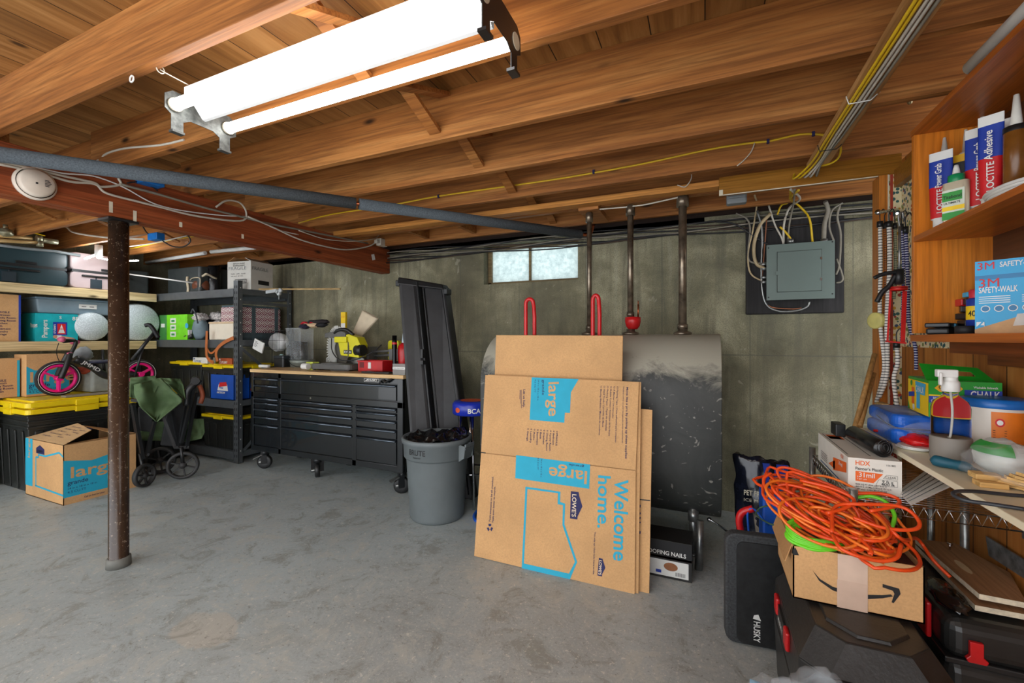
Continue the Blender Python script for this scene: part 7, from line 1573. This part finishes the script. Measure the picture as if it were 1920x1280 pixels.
solo('clear_plastic_bag', mb, CF, 'crumpled clear plastic bag around the blue towels at the bottom edge', 'bag')
# ================================================================ CEILING CABLES AND BOARD
mb = MB().box(.49, .25, 2.178, .585, 2.71, 2.198); solo('cable_board', mb, wood('cable_board_wood', (160, 112, 62), (198, 150, 94), (214, 172, 120), 1), 'narrow board nailed under the joists carrying yellow and white cables', 'board', bevel=.002)
for i, (xo, mat, lab) in enumerate([(.505, WIREY, 'yellow cable nearest the left edge of the ceiling board'), (.517, WIREY, 'second yellow cable on the ceiling board'), (.532, WIREW, 'white cable next to the yellow ones on the ceiling board'), (.545, WIREW, 'second white cable on the ceiling board'), (.560, GCB, 'grey cable along the right edge of the ceiling board')]):
    w = MB().tube(spl([(xo+.012, .25, 2.168), (xo+.006, 1.0, 2.170), (xo, 1.7, 2.168), (xo-.006, 2.3, 2.170), (xo-.012+.01*math.sin(i), 2.62, 2.168), (xo-.06+.012*i, 2.78, 2.150), (xo-.03+.01*i, 2.90, 2.24)], 6), .0052, 7)
    solo('ceiling_cable', w, mat, lab, 'cable', 'cables on the ceiling board')
mb = MB().tube(spl([AY(1575, 268, 2.56), AY(1576, 285, 2.6), AY(1568, 300, 2.66), AY(1545, 310, 2.7), AY(1515, 308, 2.75)]), .005, 7)
solo('ceiling_cable', mb, WIREY, 'yellow cable sagging in a loop off the end of the ceiling board', 'cable')
for y in (.9, 1.45, 2.0, 2.45): solo('cable_tie', MB().tube([(.487, y, 2.19), (.495, y, 2.16), (.56, y, 2.16), (.588, y, 2.185)], .0022, 5), WIREK if y != 2.0 else WHT, 'cable tie around the ceiling board, %s' % {.9: 'nearest the camera', 1.45: 'second from the camera', 2.0: 'white one', 2.45: 'closest to the header'}[y], 'cable tie')
jf = JY[4]-.004
mb = MB().tube(spl([AY(px, py, jf) for px, py in ((560, 418), (620, 402), (730, 385), (820, 368), (945, 350), (1060, 333), (1200, 308), (1330, 280), (1400, 269), (1445, 264), (1500, 252), (1548, 254), (1580, 270))], 4), .0055, 7)
solo('stapled_cable', mb, WIREY, 'long yellow cable stapled along the face of the fifth joist', 'cable')
for i, (px, py) in enumerate(((822, 368), (1113, 322), (1440, 265), (1525, 251))): solo('cable_staple', MB().cbox(AY(px, py, jf-.004), (.012, .012, .022)), NAVY, 'dark staple on the yellow joist cable, '+['nearest the window', 'above the tank pipes', 'left one of the close pair', 'beside the ceiling board'][i], 'staple')
mb = MB().tube(spl([AY(px, py, JY[1]-.003) for px, py in ((345, 262), (300, 272), (235, 278), (200, 288), (182, 302))]+[V((-2.955, 1.10, 2.14))], 5), .0055, 7)
solo('light_feed_cable', mb, WIREW, 'white cable running from the tube light along the second joist to the girder', 'cable')
gx = -2.972
def gw(pts, r, mat, lab, x=gx):
    solo('girder_cable', MB().tube(spl([AX(px, py, x+(q[0] if q else 0)) for px, py, *q in pts], 5), r, 7), mat, lab, 'cable', 'cables along the girder')
gw([(-10, 300), (60, 316), (120, 330), (175, 342), (190, 350), (225, 346), (222, 334)], .0065, WIREW, 'white cable across the girder ending in a small loop right of the smoke detector')
gw([(-10, 306), (70, 322), (130, 340), (178, 345), (200, 362), (260, 378), (300, 388), (370, 405), (450, 414), (462, 400), (450, 380), (425, 376), (405, 388)], .0065, WIREW, 'white cable along the girder rising in a big loop right of the column')
gw([(60, 312), (120, 325), (175, 330), (230, 350), (290, 382), (350, 396), (420, 404), (470, 408), (520, 430), (560, 440)], .004, WHT, 'thin bright white wire crossing the girder diagonally')
gw([(225, 345), (300, 365), (380, 388), (440, 403), (500, 418), (560, 430), (620, 442), (690, 456)], .0075, GCB, 'grey cable along the upper edge of the girder', gx)
gw([(465, 406), (510, 425), (560, 448), (610, 462), (650, 468), (690, 462), (708, 452)], .006, WIREW, 'white cable hanging below the far end of the girder', gx+.02)
gw([(560, 432), (610, 448), (660, 452), (700, 448), (712, 440)], .004, WIREW, 'thin white cable reaching the white junction box', gx+.03)
gw([(238, 343), (262, 341), (285, 350), (296, 358)], .004, WIREK, 'short black wire on the girder under the foam pipe', gx+.01)
solo('blue_junction_box', MB().box(-3.0, 1.56, 2.21, -2.92, 1.67, 2.27).box(-3.0, 1.56, 2.27, -2.92, 1.67, 2.28), M('bright_blue_box', (10, 110, 190), .4), 'blue electrical box above the foam pipe at the girder', 'junction box', bevel=.006)
o = COL.objects[-1]
a = AX(282, 312, -2.94); sol = [ob for ob in COL.objects if ob.name.startswith('blue_junction_box')][0]; sol.location = V((-2.94, a.y, 2.17))
p = AY(295, 432, 2.02); bjb = solo('blue_junction_box', MB().box(p.x-.10, 2.0, 2.07, p.x+.03, 2.06, 2.125), MATS['bright_blue_box'], 'blue electrical box below the girder right of the column', 'junction box', bevel=.006)
solo('black_wire_loop', MB().tube(spl([AY(px, py, 2.05) for px, py in ((268, 425), (278, 438), (300, 442), (306, 452), (325, 462), (345, 462), (357, 452), (352, 440))]), .005, 7), WIREK, 'black wire looping under the blue box right of the column', 'cable')
p = AX(716, 455, -2.92); solo('white_junction_box', MB().box(p.x-.03, p.y-.05, p.z-.035, p.x+.03, p.y+.05, p.z+.035).box(p.x-.02, p.y-.09, p.z-.02, p.x+.02, p.y-.05, p.z+.015), WIREW, 'white junction box at the far end of the girder', 'junction box', bevel=.006)
p = AX(700, 482, -2.975); solo('paper_tag', MB().cbox(p, (.003, .04, .055), 0, Matrix.Rotation(.3, 3, 'X')), WHT, 'small white paper tag stapled near the girder end', 'tag')
for i, (px, py) in enumerate(((208, 388), (253, 405), (339, 421), (455, 443))): solo('white_paint_patch', MB().cbox(AX(px, py, -2.979), (.002, .016, .06 if i < 2 else .03)), WEDG, 'white filler smear on the girder, '+['just left of the column top', 'just right of the column top', 'second right of the column', 'midway to the wall'][i], 'smear', 'white smears on the girder')
# cables and pipes over the left storage area
for i, (pts, yy, mat, r, lab) in enumerate([
    (((243, 437), (300, 425), (330, 420)), 2.3, WIREW, .006, 'white cable right of the column under the left joists'),
    (((242, 462), (290, 455), (350, 442)), 2.5, WIREW, .006, 'second white cable right of the column, lower than the first'),
    (((245, 466), (310, 452), (380, 440)), 2.6, WIREY, .006, 'yellow cable right of the column over the storage shelves'),
    (((105, 422), (125, 426), (140, 436), (200, 445), (270, 448)), 2.1, WIREW, .008, 'pale conduit left of the column over the shelves')]):
    solo('ceiling_cable', MB().tube(spl([AY(a, b, yy) for a, b in pts]), r, 7), mat, lab, 'cable')
for i, (a, b) in enumerate((((275, 492), (385, 474)), ((396, 472), (478, 464)))):
    A1_, B1_ = AY(*a, 3.0), AY(*b, 3.0); solo('pvc_pipe', MB().cyl(A1_, B1_, .02, 14), WHT, ['left', 'right'][i]+' length of white plastic pipe hung over the steel rack', 'pipe', 'white plastic pipes over the rack')
pv = T('copper_valve_assembly', 'tarnished water pipes with valves and a yellow lever above the teal suitcase', 'pipe', AX(60, 445, -5.7))
BRS = M('tarnished_brass', (150, 146, 120), .4, .5, .3, 30); TC = M('tan_pipe', (190, 158, 104), .4, .2)
L = lambda px, py, dx=0: AX(px, py, -5.6+dx)
MB().tube([L(-20, 440), L(60, 447)], .016, 10).tube([L(-20, 450), L(75, 455)], .016, 10).tube([L(-20, 432), L(8, 437), L(12, 425)], .018, 10).build('pipe', TC, pv, True)
MB().cyl(L(68, 447), L(78, 448), .03, 12).cyl(L(80, 450), L(108, 454), .024, 12).build('valve', BRS, pv, True)
MB().blob(L(10, 436), (.05, .05, .04), .2).cyl(L(10, 430), L(10, 421), .016, 10).build('valve', BRS, pv, True)
MB().cyl(L(75, 462), L(75, 452), .024, 12).build('valve', BRS, pv, True)
MB().bar(L(43, 432), L(84, 442), .02, .006).build('lever', YELI, pv, True)
mb = MB().tube([L(-20, 457, -.1), L(50, 466, -.1), L(105, 471, -.1), L(150, 479, -.1)], .014, 10); solo('grey_pipe', mb, GRY, 'thin grey pipe running over the suitcases', 'pipe')
hg = T('ornament_chain', 'small crystal pull hanging on a thin chain from the ceiling at upper right', 'ornament', AY(1706, 190, 2.45))
MB().tube([AY(1706, 140, 2.45), AY(1706, 182, 2.45)], .0015, 5).tube([AY(1702, 150, 2.45), AY(1707, 142, 2.45)], .0015, 5).build('chain', CHROME, hg, True)
MB().lathe([(0, 0), (.008, .004), (.013, .018), (.008, .03), (.004, .036), (0, .036)], AY(1706, 196, 2.45), n=8).build('pendant', M('brass_glass', (170, 150, 110), .2, .4), hg, True)
p = AY(1706, 140, 2.45); MB().tube([p, V((p.x, p.y, 2.42))], .0015, 5).build('chain', CHROME, hg, True)
mb = MB().tube(spl([AY(px, py, 2.98) for px, py in ((1100, 393), (1140, 391), (1200, 385), (1240, 377), (1280, 368))]), .005, 6); solo('ceiling_cable', mb, WIREW, 'white cable sagging above the tank pipes', 'cable')
mb = MB().tube(spl([AY(px, py, 2.83) for px, py in ((1285, 308), (1295, 322), (1296, 335), (1285, 350), (1270, 347))]), .003, 6); solo('ceiling_cable', mb, WIREW, 'short loose white wire curling over the thin stud left of the header', 'cable')
mb = MB().tube(spl([AY(px, py, 2.58) for px, py in ((1415, 268), (1408, 285), (1395, 300), (1382, 311))]), .003, 6); solo('ceiling_cable', mb, WIREW, 'short frayed wire end hanging from the fifth joist', 'cable')
